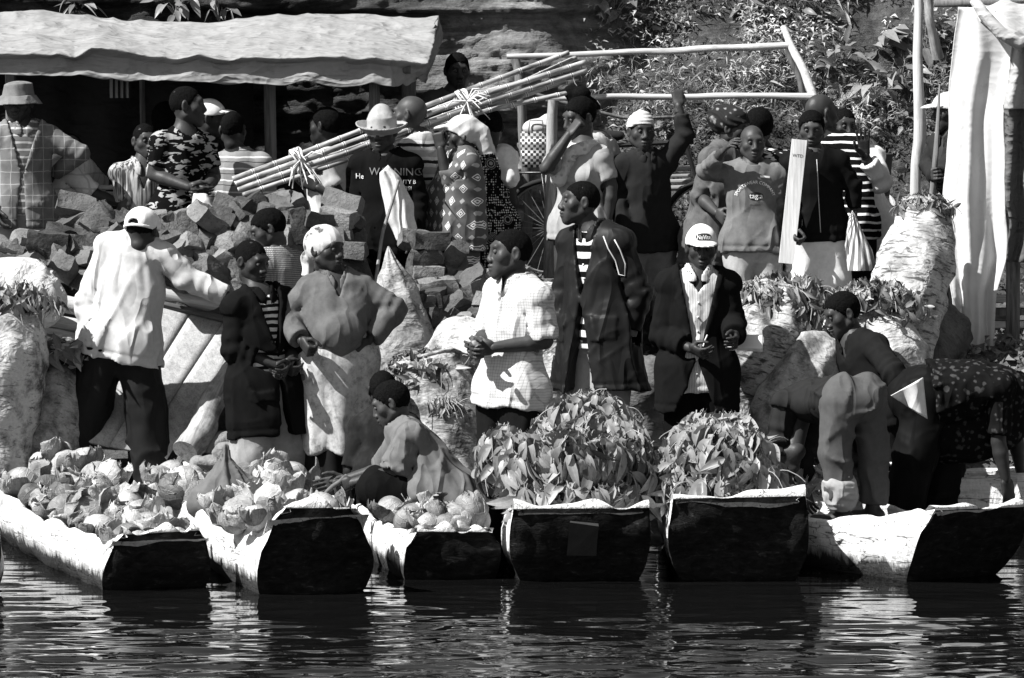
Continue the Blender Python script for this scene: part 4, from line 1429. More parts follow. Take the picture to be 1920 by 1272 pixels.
# ------------------------------------------------------------------ tarpaulin shelter
def lerp_px(tab, x):
    tab = np.array(tab, float); return np.interp(x, tab[:, 0], tab[:, 1])
def canvas_mat(name, col, trans=0.0, crump=1.0):
    t = MT(name, .8, .08)
    n1 = t.noise(2.5, 5, .6); n2 = t.noise(17, 4, .65, None, .8)
    c = t.math('MULTIPLY', col, t.ramp(n1, (.3, .85), (.7, 1.1)))
    c = t.mix(t.ramp(t.noise(7, 6, .75), (.58, 0), (.8, .5)), c, col * .35)
    t.color(c)
    r1 = t.math('ABSOLUTE', t.math('SUBTRACT', t.noise(5, 2, .5, t.map((.55, 1, 1.5), (0, .15, 0)), .4), .5))
    r2 = t.math('ABSOLUTE', t.math('SUBTRACT', t.noise(11, 2, .5, t.map((.6, 1.4, 1.2), (.0, -.3, 0)), .3), .5))
    t.bump(t.ramp(r1, (0, 1), (.2, 0)), .55 * crump, .03)
    t.bump(t.ramp(r2, (0, 1), (.2, 0)), .4 * crump, .014)
    if trans:
        mx = t.n.new('ShaderNodeMixShader'); tr = t.n.new('ShaderNodeBsdfTranslucent')
        t._in(tr.inputs[0], c); mx.inputs[0].default_value = trans
        t.l.new(t.b.outputs[0], mx.inputs[1]); t.l.new(tr.outputs[0], mx.inputs[2]); t.l.new(mx.outputs[0], t.n['Material Output'].inputs[0])
    return t.m
POST = wood('post_wood', .16, .06, 2, .85)
PALE_POLE = wood('pale_pole', .5, .28, 0, .7, 1.0, .25)
def make_shelter():
    root = thing('tarpaulin_shelter', 'long pale tarpaulin roof sheltering the dark stall at the upper left', 'shelter', P(380, 330, 26) * [1, 1, 0] + [0, 0, .98])
    base = np.array(root.location)
    U = np.linspace(-90, 795, 420); rows = []
    for k, v in enumerate(np.linspace(0, 1, 110)):
        back = lerp_px([(-90, 30), (0, 26), (60, 22), (160, 32), (250, 40), (390, 44), (460, 34), (520, 28), (700, 29), (795, 31)], U)
        ridge = lerp_px([(-90, 106), (0, 103), (140, 106), (178, 92), (220, 97), (420, 110), (600, 108), (700, 112), (795, 122)], U)
        front = lerp_px([(-90, 133), (0, 137), (150, 143), (280, 150), (420, 153), (560, 156), (700, 161), (760, 163), (795, 140)], U)
        if v < .72:
            t = v / .72; py = back * (1 - t) + ridge * t; d = 26.8 * (1 - t) + 25.14 * t
            sag = math.sin(t * math.pi)
        else:
            t = (v - .72) / .28; py = ridge * (1 - t) + front * t; d = 25.14 + .07 * min(1, t * 5) - .03 * t; sag = 0
        row = []
        for u, y in zip(U, py):
            # right end folds back and down
            e = max(0, (u - 735) / 60.0)
            row.append(P(u + (28 * e * (1 - v)), y, d + e * .35 * v) - np.array([0, 0, .03 * sag]))
        rows.append(row)
    G = np.array(rows).transpose(1, 0, 2)
    q = G * np.array([1.7, 3.2, 3.2])
    cr = 1 - np.abs(vnoise(q * [1.6, 1.6, 2.4], 301)) * 2; cr2 = 1 - np.abs(vnoise(q * 3.6, 302)) * 2; cr3 = 1 - np.abs(vnoise(q * 8, 303)) * 2
    am = cr * .018 + cr2 * .010 + cr3 * .002 - .01
    G = G + np.stack([cr * 0, -am * .7, am], -1)
    add('tarpaulin', grid_mesh('tarpaulin', G - base, thick=.004), canvas_mat('tarpaulin', .25), root)
    # side flap at the right end
    S = np.linspace(0, 1, 30); T = np.linspace(0, 1, 30)
    F = np.array([[P(820 + 14 * s - 50 * t * (1 - s * .3), 32 + 20 * s * (1 - t) + 110 * t + 14 * s, 26.75 - 1.35 * t + .03 + .04 * math.sin(9 * s)) for t in T] for s in S])
    F += .02 * vnoise(F * 9, 304)[..., None]
    add('side_flap', grid_mesh('side_flap', F - base, thick=.004), canvas_mat('flap_canvas', .22), root)
    for px, d, r in ((505, 25.6, .04), (702, 25.35, .035), (765, 26.4, .05), (266, 25.9, .018), (-40, 25.4, .04), (20, 26.4, .04)):
        top = P(px, 150 if d < 26 else 120, d); top[2] = min(top[2], 2.66 + (d - 25.3) * .18)
        mb = MB(); b = np.array([top[0], top[1], ground_z(top[1], top[0]) - .1])
        mb.tube([b - base, (b * .5 + top * .5) - base + [.01, 0, 0], top - base], r, 10, True, .15, int(px))
        add('post', mb.mesh('post', True, ang=40), POST, root)
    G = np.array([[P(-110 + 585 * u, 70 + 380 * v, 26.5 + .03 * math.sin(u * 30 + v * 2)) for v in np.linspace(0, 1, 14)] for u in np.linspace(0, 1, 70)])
    add('added_back_sheet', grid_mesh('added_back_sheet', G - base, thick=.004), canvas_mat('added_dark_sheet', .018), root)  # added dark sheet, hides the sunlit rock so the stall stays black
    mb = MB(); a = P(-90, 108, 25.3); b = P(770, 118, 25.3)
    mb.tube([a - base - [0, 0, .045], (a + b) / 2 - base - [0, 0, .05], b - base - [0, 0, .045]], .025, 8, True, .15)
    add('ridge_pole', mb.mesh('ridge_pole', True, ang=40), POST, root)
make_shelter()

# striped cloth hanging under the edge of the roof
def striped_hang():
    root = thing('striped_cloth', 'small vertically striped cloth hanging under the tarpaulin edge', 'cloth', P(226, 168, 25.5))
    b = np.array(root.location)
    G = np.array([[P(206 + 39 * u, 148 + 36 * v, 25.5 + .015 * math.sin(u * 25)) for v in np.linspace(0, 1, 12)] for u in np.linspace(0, 1, 40)])
    t = MT('stripes', .9, .1); X, Y, Z = t.sep()
    t.color(t.mix(band(t, X, 29, .5), .02, .5))
    add('cloth', grid_mesh('cloth', G - b, thick=.003), t.m, root)
striped_hang()

# ------------------------------------------------------------------ bricks
def brick_mat():
    t = MT('mud_brick', .95, .03)
    oi = t.n.new('ShaderNodeObjectInfo')
    n1 = t.noise(8, 6, .7); n2 = t.noise(34, 5, .7)
    c = t.math('MULTIPLY', t.ramp(oi.outputs['Random'], (0, .05), (1, .21)), t.ramp(n1, (.3, .6), (.7, 1.25)))
    c = t.math('MULTIPLY', c, t.ramp(t.voro(30), (.05, .5), (.22, 1)))
    t.color(c); t.bump(n2, .8, .014); t.bump(n1, .5, .02)
    return t.m
BRICK = brick_mat()
def brick_proto(seed):
    bm = bmesh.new(); bmesh.ops.create_cube(bm, size=1)
    bmesh.ops.subdivide_edges(bm, edges=bm.edges[:], cuts=4, use_grid_fill=True)
    V = np.array([v.co[:] for v in bm.verts])
    rr = np.linalg.norm(V, axis=1)[:, None]
    V = V * np.clip(1.0 - .35 * np.maximum(rr - .70, 0), .85, 1)           # worn corners
    V = V * [.27, .165, .125]
    V += .016 * np.stack([vnoise(V * 13 + 9 * k + seed * 5, seed) for k in range(3)], 1) + .010 * np.stack([vnoise(V * 30 + 9 * k, seed) for k in range(3)], 1)
    for v, c in zip(bm.verts, V): v.co = c
    me = bpy.data.meshes.new('brick'); bm.to_mesh(me); bm.free()
    me.materials.append(BRICK)
    for f in me.polygons: f.use_smooth = True
    me.set_sharp_from_angle(angle=math.radians(26))
    return me
BR = [brick_proto(i) for i in range(6)]
def brick_pile(label, spots, core):
    root = thing('brick_pile', label, 'bricks', P(*core[0]), 0, 'heaps of mud bricks')
    b = np.array(root.location)
    spots = list(spots) + [(q[0] + RNG.normal() * 26, q[1] + RNG.normal() * 16 + 8) for q in spots]
    for i, q in enumerate(spots):
        px, py = q[0], q[1]; d = q[2] if len(q) > 2 else 24.0 - (py - 380) * .0022
        c = P(px, py, d) - b
        e = Euler((q[3], q[4], q[5])) if len(q) > 3 else Euler((RNG.normal() * .45, RNG.normal() * .5, RNG.uniform(-1.6, 1.6)))
        o = bpy.data.objects.new('brick', BR[int(RNG.integers(6))]); COL.objects.link(o); o.parent = root
        sc = RNG.uniform(.68, .92)
        o.matrix_local = Matrix.Translation(Vector(c)) @ e.to_matrix().to_4x4() @ Matrix.Scale(sc, 4)
    F = None
    lo = np.array([P(*q)[:3] for q in core]).min(0) - .4; hi = np.array([P(*q)[:3] for q in core]).max(0) + .4
    F = Field(lo, hi, .03)
    for q in core:
        c = P(*q); g = ground_z(c[1], c[0]) - .1
        F.cone(c, (c[0], c[1], g), .14, .34, .1)
    F.wrinkle(lambda p_: vnoise(p_ * 6, 5) * .04, .12)
    v, f = F.mesh()
    add('rubble', new_mesh('rubble', v - b, f), simple('rubble', .08, .95, .1, .5, 10, .9, 20, .03), root, kind='stuff')
brick_pile('tumbled heap of mud bricks behind the man in the white shirt', [
    (62, 456), (30, 478), (90, 452, 23.75, .1, .1, .1), (138, 418, 23.95, .2, -.5, .2), (170, 432), (152, 466), (105, 482), (212, 420), (232, 448, 23.8, .3, .7, .4), (45, 492), (78, 488), (14, 500), (190, 470),
    (322, 430, 23.9, .2, 1.2, .5), (298, 445), (352, 428, 23.85, .1, 1.3, .3), (392, 412, 23.8, .5, .5, .8), (395, 446), (425, 412), (448, 398, 23.95, .3, -.6, .6), (470, 385), (538, 392, 24.0, .3, -.6, .4), (520, 380, 24.1), (562, 424, 23.8, .1, 1.4, .2),
    (598, 412, 23.8, .1, .1, .5), (636, 408, 23.85, .2, .2, -.4), (378, 474), (408, 492, 23.7), (432, 462, 23.75), (400, 512, 23.6), (350, 468), (440, 516), (452, 440), (500, 412), (578, 455), (640, 442), (330, 470), (480, 450), (270, 470), (250, 420, 24.1), (610, 450), (545, 450), (180, 400, 24.1), (505, 470), (655, 470, 23.7),
    (120, 500, 23.6), (360, 520, 23.6), (330, 510, 23.6), (470, 500, 23.6), (270, 430, 24.0)],
    [(60, 500, 24.1), (150, 465, 24.2), (230, 460, 24.2), (330, 470, 24.15), (400, 470, 24.15), (480, 430, 24.2), (560, 440, 24.2), (640, 450, 24.1), (420, 530, 23.9), (330, 530, 23.9)])
brick_pile('stack of mud bricks beside the patterned dress, right of the man in the felt hat', [
    (806, 452, 23.75, .05, .05, .3), (800, 482, 23.75, .1, -.05, .2), (804, 512, 23.7, 0, .08, .1), (838, 536, 23.7, .05, .1, .4), (848, 508, 23.9), (826, 566, 23.6, .05, -.1, .3), (862, 572, 23.6), (812, 600, 23.55), (848, 624, 23.5), (872, 600, 23.6, .4, .5, .3),
    (806, 636, 23.5), (884, 566, 23.75), (845, 478, 23.95), (870, 540, 23.8), (785, 560, 23.6), (790, 600, 23.6), (895, 620, 23.5, .2, .6, .5), (770, 640, 23.45), (830, 660, 23.4), (870, 650, 23.4), (900, 660, 23.5)],
    [(810, 490, 23.95), (840, 540, 23.9), (860, 600, 23.8), (810, 620, 23.75), (900, 640, 23.7)])

# ------------------------------------------------------------------ timber: leaning plank panel, beams, log
def solid_between(a0, a1, b0, b1, thick, n=8, wob=.004, seed=0):
    """plank whose near face has the corners a0,a1 (bottom) and b0,b1 (top)"""
    a0, a1, b0, b1 = map(np.asarray, (a0, a1, b0, b1))
    U = np.linspace(0, 1, 5); T = np.linspace(0, 1, n)
    G = np.array([[(a0 * (1 - u) + a1 * u) * (1 - t) + (b0 * (1 - u) + b1 * u) * t for t in T] for u in U])
    N = nrm(np.cross(a1 - a0, b0 - a0))
    if N[1] > 0: N = -N
    G += (wob * vnoise(G * 4, seed))[..., None] * N
    G2 = G[..., :]
    n_, m_, _ = G.shape
    me = grid_mesh('plank', G if np.cross(G[1, 0] - G[0, 0], G[0, 1] - G[0, 0]) @ N > 0 else G[::-1], thick=thick, smooth=False)
    return me
PLANK = wood('board', .40, .26, 2, .7, 1.0, .3)
def panel():
    root = thing('plank_panel', 'panel of wide planks leaning behind the legs of the man in the white shirt', 'boards', P(260, 850, 22.85))
    b = np.array(root.location)
    bot = [(60, 806), (140, 822), (205, 836), (258, 846), (314, 858)]; top = [(222, 545), (300, 563), (362, 580), (424, 596), (474, 606)]
    for i in range(4):
        e = .5
        A0 = P(bot[i][0] + e, bot[i][1], 22.85 + .004 * (i % 2)); A1 = P(bot[i + 1][0] - e, bot[i + 1][1], 22.85 + .004 * (i % 2))
        B0 = P(top[i][0] + e, top[i][1], 23.75); B1 = P(top[i + 1][0] - e, top[i + 1][1], 23.75)
        me = solid_between(A0 - b, A1 - b, B0 - b, B1 - b, .018, seed=i)
        add('plank', me, PLANK, root)
    # frame edge along the top
    mb = MB(); mb.tube([P(215, 549, 23.72) - b, P(478, 612, 23.72) - b], .022, 6, True)
    add('top_batten', mb.mesh('top_batten'), wood('dark_batten', .1, .04, 0), root)
    # what it leans on
    mb = MB()
    for q in ((300, 590), (440, 615)):
        a = P(q[0], q[1], 23.79); mb.tube([a - b, np.array([a[0], a[1] + .1, ground_z(a[1], a[0]) - .1]) - b], .03, 8, True)
    add('prop', mb.mesh('prop', True, ang=40), POST, root)
panel()
def log(name, label, cat, pts, r, mat, group=None, jit=.15, seg=14):
    q = np.array([P(*a) for a in pts]); b = q[0]
    t = np.linspace(0, 1, 14); qq = np.stack([np.interp(t, np.linspace(0, 1, len(q)), q[:, k]) for k in range(3)], 1)
    qq += .25 * np.mean(r) * np.stack([vnoise(np.stack([t * 4, t * 0 + k, t * 0 + pts[0][0] * .1], 1), 77 + k) for k in range(3)], 1)
    root = thing(name, label, cat, b, 0, group)
    d = q[-1] - q[0]
    x = nrm(d); rz = Vector(x).to_track_quat('X', 'Z')
    R = np.array(rz.to_matrix())
    root.rotation_mode = 'QUATERNION'; root.rotation_quaternion = rz
    rr = np.interp(t, np.linspace(0, 1, len(np.atleast_1d(r))), np.atleast_1d(r)) if np.ndim(r) else r
    mb = MB(); mb.tube((qq - b) @ R, rr, seg, True, jit, int(pts[0][0]))
    add('bark' if 'log' in name else 'shaft', mb.mesh('shaft', True, ang=50), mat, root)
    return root
LOGM = wood('log_wood', .36, .12, 0, .8, .8, .9)
log('timber_log', 'rough log with knots leaning beside the plank panel', 'log', [(352, 850, 22.75), (395, 770, 23.0), (458, 640, 23.6)], [.085, .08, .07], LOGM)
BEAM = wood('pale_beam', .55, .36, 0, .75, 1.0, .15)
log('timber_beam', 'topmost pale beam behind the white-shirted man, running out under his stretched hand', 'beam', [(70, 508, 23.75), (250, 536, 23.75), (470, 588, 23.82)], .052, BEAM, 'pale beams stacked behind the panel')
log('timber_beam', 'second pale beam from the top, left of the white-shirted man', 'beam', [(60, 560, 23.7), (200, 586, 23.75), (330, 608, 23.9)], .055, BEAM, 'pale beams stacked behind the panel')
log('timber_beam', 'third pale beam from the top, left of the white-shirted man', 'beam', [(50, 594, 23.65), (190, 618, 23.75), (320, 640, 23.95)], .05, BEAM, 'pale beams stacked behind the panel')
log('timber_beam', 'lowest pale beam, beside the dark leaves left of the white-shirted man', 'beam', [(60, 620, 23.6), (175, 644, 23.7), (300, 665, 23.95)], .04, BEAM, 'pale beams stacked behind the panel')

# ------------------------------------------------------------------ sacks
def sack_mat(name, col, dirt=.5, stripes=True, ribs=0):
    t = MT(name, .85, .05)
    n1 = t.noise(5, 6, .7); st = t.noise(3, 5, .7, t.map((5, 5, 14), (0, .35, 0)), .7)
    c = t.mix(t.ramp(n1, (.45, 0), (.62, dirt)), col, .05)
    if ribs: c = t.mix(t.ramp(t.noise(3, 4, .6, t.map((3, 3, 17), (0, .12, 0)), .6), (.53, 0), (.62, ribs)), c, .05)
    if stripes: c = t.mix(t.ramp(st, (.56, 0), (.66, dirt * .9)), c, .05)
    c = t.math('MULTIPLY', c, t.ramp(t.noise(60, 3, .6), (.3, .85), (.7, 1.1)))
    t.color(c)
    wv = t.noise(3, 2, .5, t.map((70, 70, 45))); t.bump(wv, .25, .004)
    wr = t.noise(5, 3, .55, t.map((1.3, 1.3, 2.2), (.3, .5, 0)), .5); r = t.math('ABSOLUTE', t.math('SUBTRACT', wr, .5))
    t.bump(t.ramp(r, (0, 1), (.15, .2), (.3, 0)), .4, .02)
    return t.m
SACKW = sack_mat('white_sack', .55, .75); SACKG = sack_mat('grey_sack', .34, .9); SACKD = sack_mat('dark_sack', .13, .6); SACKS = sack_mat('striped_sack', .42, .95, True, .9)
def sack(label, pts, radii, mat, group='sacks of produce on the bank', open_top=False, seed=0, lump=.05, q=1.0, name='sack', cat='sack'):
    A = [P(*a) for a in pts]; radii = list(radii)
    g = ground_z(A[0][1], A[0][0])
    if A[0][2] - g > .18 and not name == 'bundle':          # stand it on the bank
        A.insert(0, np.array([A[0][0], A[0][1] + .05, g + .02])); radii.insert(0, max(radii[0], .16))
    A = np.array(A); b = A[0]
    t = np.linspace(0, 1, 34); sl_ = np.concatenate([[0], np.cumsum(np.linalg.norm(np.diff(A, axis=0), axis=1))]); tt = sl_ / sl_[-1]
    C = np.stack([np.interp(t, tt, A[:, k]) for k in range(3)], 1)
    for _ in range(4): C[1:-1] = (C[:-2] + 2 * C[1:-1] + C[2:]) / 4
    R = np.interp(t, tt if len(radii) == len(A) else np.linspace(0, 1, len(radii)), radii)
    e = np.minimum(t / .10, 1); R = R * np.sqrt(np.clip(1 - (1 - e) ** 2, .02, 1))
    if not open_top:
        e = np.minimum((1 - t) / .16, 1); R = R * np.sqrt(np.clip(1 - (1 - e) ** 2, .02, 1))
    v, f = tube_mesh(C, R, 36, True)
    cent = np.repeat(C, 36, axis=0)
    nrmv = (v - cent); nrmv /= np.linalg.norm(nrmv, axis=1)[:, None] + 1e-6
    L = np.linalg.norm(A[-1] - A[0])
    ax = nrm(A[-1] - A[0]); h = (v - b) @ ax
    lum = (lump * 1.5) * fbm(v * 3.0 + seed, 401 + seed, 3) + .02 * np.sin(np.tile(np.arange(36) / 36 * 2 * math.pi, 34) * 7 + 2 * vnoise(v * 3, 403)) * np.repeat(t, 36) ** 3 + .016 * (1 - np.abs(vnoise(np.stack([v[:, 0] * 6, v[:, 1] * 6, h * 8 + v[:, 0] * 6], 1), 402 + seed)) * 2)
    v = v + nrmv * lum[:, None] * np.clip(np.repeat(R, 36) / .1, 0, 1)[:, None]
    root = thing(name, label, cat, b, 0, group)
    q_ = Vector(ax).to_track_quat('Z', 'Y'); root.rotation_mode = 'QUATERNION'; root.rotation_quaternion = q_
    Rm = np.array(q_.to_matrix())
    add('bag', new_mesh('bag', (v - b) @ Rm, [list(x) for x in f], True), mat, root)
    root['_top'] = [float(x) for x in A[-1]]
    if open_top:
        mb = MB(); a0 = np.linspace(0, 2 * math.pi, 25)
        ring = v[-36:]; ring = np.concatenate([ring, ring[:1]])
        mb.tube((ring - b) @ Rm, .012, 6, False, .3); add('rolled_rim', mb.mesh('rolled_rim', True), mat, root)
    return root
def top_leaves(label, c, r, n, limit, protos=SMALL_LEAVES, zmin=-.35, scale=(.8, 1.3), down=.6, drape=(), name='leaf_heap', nst=20, group='heaps of leaves'):
    c = np.asarray(c); root = thing(name, label, 'leaves', c, 0, group)
    S = ellipsoid_samples(c, r, n, zmin)
    for (cc, rr, m) in drape: S += ellipsoid_samples(cc, rr, m, -.7)
    vis = [(-(q[0][1]) + .35 * q[0][2] + RNG.uniform(0, .12), i) for i, q in enumerate(S)]
    S = [S[i] for _, i in sorted(vis, reverse=True)]
    leaf_heap(root, S, protos, scale, limit, down)
    stems(root, c, S, STEM, nst, .18, .0022)
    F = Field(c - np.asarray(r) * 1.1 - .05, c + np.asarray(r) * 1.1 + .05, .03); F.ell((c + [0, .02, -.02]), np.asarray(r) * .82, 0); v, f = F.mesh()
    add('packed_leaves', new_mesh('packed_leaves', v - c, f), LEAF_GAP_SHADE, root, kind='stuff')
    return root
sack('plump white sack at the far left, dark at its foot', [(-8, 826, 22.75), (0, 700, 22.75), (8, 560, 22.85)], [.2, .26, .27, .22], SACKG if False else sack_mat('stained_sack', .5, .95), seed=1)
sack('grey stained sack between the plump white sack and the leaning panel', [(58, 900, 22.95), (90, 800, 23.0), (128, 690, 23.15)], [.25, .27, .24, .16], SACKG, seed=2)
sack('pale plastic sheet bundle lying on top of the beams at the far left', [(-60, 545, 23.4), (40, 540, 23.4), (118, 590, 23.35)], [.16, .15, .09], sack_mat('pale_sheet', .62, .3, False), name='bundle', cat='bundle', group='bundles', seed=3)
sack('lower grey sack at the left edge, in shade behind the heaped canoe', [(-20, 910, 23.1), (40, 860, 23.1), (70, 830, 23.2)], [.2, .24, .2], SACKG, seed=14)
top_leaves('dark leaves spilling from the plump white sack at the far left', P(40, 560, 22.72), (.20, .12, .09), 130, 130, zmin=-.6, down=.9, scale=(.9, 1.5))
top_leaves('dark spiky leaves between the grey stained sack and the white shirt', P(125, 660, 22.95), (.15, .1, .07), 70, 70, BIG_LEAVES, down=.1, scale=(.6, .9))
sack('tall grey sack with gathered neck, held by the man in the felt hat', [(752, 690, 23.35), (756, 600, 23.4), (738, 505, 23.45), (728, 462, 23.45)], [.20, .21, .19, .12, .035], SACKG, seed=4)
sack('broad sack topped with leaves between the crouching man and the checked shirt', [(835, 915, 22.2), (832, 800, 22.3), (822, 690, 22.45)], [.22, .25, .25, .22], sack_mat('torn_sack', .42, .9, True, .5), seed=5, open_top=True)
top_leaves('leaves on the broad sack left of the man in the checked shirt', P(812, 682, 22.4), (.24, .2, .08), 260, 240, zmin=-.4, down=.5, drape=[(P(770, 700, 22.3), (.14, .1, .1), 60)])
top_leaves('tuft of roots and leaves bursting from the torn side of the broad sack', P(832, 760, 22.12), (.10, .05, .05), 60, 60, down=1.2, scale=(.6, .9))
sack('white sack rising just behind the left hand of the man in the checked shirt', [(850, 720, 23.0), (868, 660, 23.0), (890, 600, 23.1)], [.2, .22, .16], SACKW, seed=6)
sack('white sack between the checked shirt and the dark padded jacket', [(1030, 720, 23.3), (1030, 620, 23.3), (1020, 530, 23.35)], [.18, .2, .15], SACKW, seed=7)
sack('big stained sack, leaf-topped, right of the old man in the cap', [(1392, 775, 22.7), (1420, 670, 22.8), (1462, 560, 22.95)], [.13, .25, .28, .22], SACKS, seed=8, open_top=True)
top_leaves('leaf heap drooping from the big stained sack right of the old man', P(1472, 552, 22.88), (.27, .2, .12), 330, 300, zmin=-.5, down=.9, drape=[(P(1502, 620, 22.75), (.15, .1, .2), 150)], nst=40)
sack('sack lying low in front of the stained one, beside the kneeling man in dark shirt', [(1440, 790, 22.5), (1500, 710, 22.6), (1560, 640, 22.75)], [.14, .2, .17], sack_mat('mid_grey_sack', .4, .8), seed=9)  # mid-grey sack cloth, heavily stained
sack('light sack with leaves behind the shoulder of the man in dark shirt', [(1690, 730, 22.9), (1660, 650, 23.0), (1632, 585, 23.1)], [.14, .2, .18, .13], SACKW, seed=10, open_top=True)
top_leaves('leaf heap on the light sack behind the man in dark shirt', P(1640, 560, 23.0), (.24, .18, .11), 280, 260, zmin=-.4, down=.7, drape=[(P(1690, 575, 22.9), (.14, .1, .1), 60)], nst=30)
sack('tall ribbed white sack leaning against the white sheet', [(1696, 650, 23.5), (1704, 570, 23.55), (1712, 490, 23.65), (1732, 395, 23.8)], [.17, .245, .235, .13], sack_mat('ribbed_sack', .55, .6, True, .85), seed=11, open_top=True)
top_leaves('leaves stuffed in the mouth of the tall ribbed sack', P(1732, 388, 23.75), (.16, .12, .08), 170, 160, zmin=-.3, down=.5)
sack('dark sack in shade at the foot of the white sheet', [(1720, 690, 23.7), (1750, 640, 23.8), (1790, 590, 23.9)], [.12, .18, .15], SACKD, seed=12)
sack('dark sack behind the legs of the man in the padded jacket', [(1200, 790, 23.3), (1205, 730, 23.3), (1215, 670, 23.4)], [.16, .19, .14], SACKD, seed=13)

# ------------------------------------------------------------------ leaf loads in the canoes
def canoe_load(label, c, parts, n, limit, scale):
    root = thing('leaf_load', label, 'leaves', c, 0, 'leaf loads in the canoes')
    S = []
    tot = sum(r[0] * r[2] for _, r in parts)
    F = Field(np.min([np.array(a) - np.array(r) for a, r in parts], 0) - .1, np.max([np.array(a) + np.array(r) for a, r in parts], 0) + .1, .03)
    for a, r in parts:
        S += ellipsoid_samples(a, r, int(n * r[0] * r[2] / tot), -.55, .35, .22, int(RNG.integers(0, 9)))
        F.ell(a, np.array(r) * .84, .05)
    v, f = F.mesh(); add('packed_leaves', new_mesh('packed_leaves', v - c, f), LEAF_GAP_SHADE, root, kind='stuff')
    vis = [(-(q[0][1]) + .25 * q[0][2] + RNG.uniform(0, .3), i) for i, q in enumerate(S)]
    S = [S[i] for _, i in sorted(vis, reverse=True)]
    leaf_heap(root, S, BIG_LEAVES, scale, limit, .95, .95)
    stems(root, np.asarray(c), S, STEM, 40, .22, .0026)
    return root
canoe_load('high heap of broad pointed leaves filling the canoe with the metal patch', P(1080, 960, 20.9),
           [(P(1085, 880, 20.85), (.36, .42, .27)), (P(1095, 790, 21.15), (.25, .3, .15)), (P(940, 850, 21.1), (.14, .22, .15)), (P(1170, 850, 21.0), (.14, .3, .22)), (P(1110, 760, 21.4), (.13, .2, .09)), (P(1085, 930, 20.62), (.30, .22, .15))], 1600, 300, (.5, 1.15))
canoe_load('round bundle of long leaves in the canoe below the man in the cap', P(1350, 950, 20.9),
           [(P(1350, 870, 20.85), (.30, .36, .22)), (P(1345, 805, 21.05), (.22, .25, .1)), (P(1300, 830, 20.95), (.15, .2, .12)), (P(1410, 900, 20.75), (.15, .22, .14)), (P(1345, 925, 20.6), (.26, .2, .12))], 1100, 300, (.5, 1.25))
sack('pale sack slumped in the leaf canoe, below its leaves on the left', [(1012, 985, 20.55), (985, 940, 20.6), (1005, 860, 20.8)], [.06, .11, .09, .05], SACKW, name='sack', seed=20)

# ------------------------------------------------------------------ cabbages
def cab_mat():
    t = MT('cabbage', .5, .2)
    oi = t.n.new('ShaderNodeObjectInfo')
    X, Y, Z = t.sep()
    ang = t.math('ARCTAN2', Y, X)
    ve = t.math('ABSOLUTE', t.math('SUBTRACT', t.math('FRACT', t.math('ADD', t.math('MULTIPLY', ang, 2.4), t.math('MULTIPLY', t.noise(9, 3), 1.2))), .5))
    v2 = t.voro(22, 'DISTANCE_TO_EDGE')
    c = t.math('MULTIPLY', .30, t.ramp(oi.outputs['Random'], (0, .3), (.55, 1.0), (1, 1.35)))
    c = t.math('MULTIPLY', c, t.ramp(ve, (0, 1.35), (.07, 1.0)))
    c = t.math('MULTIPLY', c, t.ramp(v2, (0, 1.2), (.05, .95)))
    c = t.math('MULTIPLY', c, t.ramp(t.noise(7, 5, .7), (.3, .3), (.62, 1.15)))
    t.color(c)
    t.bump(t.ramp(ve, (0, 1), (.1, 0)), .5, .006); t.bump(t.ramp(v2, (0, 1), (.08, 0)), .4, .004)
    return t.m
CAB = cab_mat()
def cab_head_mesh(seed):
    nu, nv = 36, 20
    U = np.linspace(0, 2 * math.pi, nu + 1); Vv = np.linspace(0.02, math.pi - .02, nv)
    G = np.array([[(math.sin(b) * math.cos(a), math.sin(b) * math.sin(a), math.cos(b)) for b in Vv] for a in U])
    # overlapping wrapper leaves: spiral steps
    th = np.arctan2(G[..., 1], G[..., 0])
    step = np.mod(th * 3 / (2 * math.pi) + G[..., 2] * .55 + seed * .3, 1.0)
    r = .102 * (1 + .07 * step + .06 * vnoise(G * 1.7 + seed, 500 + seed) + .02 * vnoise(G * 6, 510 + seed))
    G = G * r[..., None] * [1, 1, .86]
    G[-1] = G[0]
    return grid_mesh('head', G)
def cab_leaf_mesh(seed):
    nu, nv = 15, 13
    G = np.zeros((nu, nv, 3))
    for i, a in enumerate(np.linspace(-1, 1, nu)):
        for j, b in enumerate(np.linspace(0, 1, nv)):
            w = .13 * math.sin(math.pi * (.12 + .78 * b) ** .9) ** .7
            x = a * w; y = b * .21
            z = .55 * x * x / .09 + .10 * (b - .25) ** 2 * 2.0
            ed = max(abs(a), b) ** 4
            z += ed * .045 * float(vnoise(np.array([[a * 4.5, b * 6, seed]]), 520 + seed)[0]) + .004 * float(vnoise(np.array([[a * 9, b * 11, seed]]), 530)[0])
            G[i, j] = (x, y, z)
    return grid_mesh('outer_leaf', G, thick=.002)
CH = [cab_head_mesh(i) for i in range(4)]; CL = [cab_leaf_mesh(i) for i in range(4)]
for m_ in CH + CL: m_.materials.append(CAB)
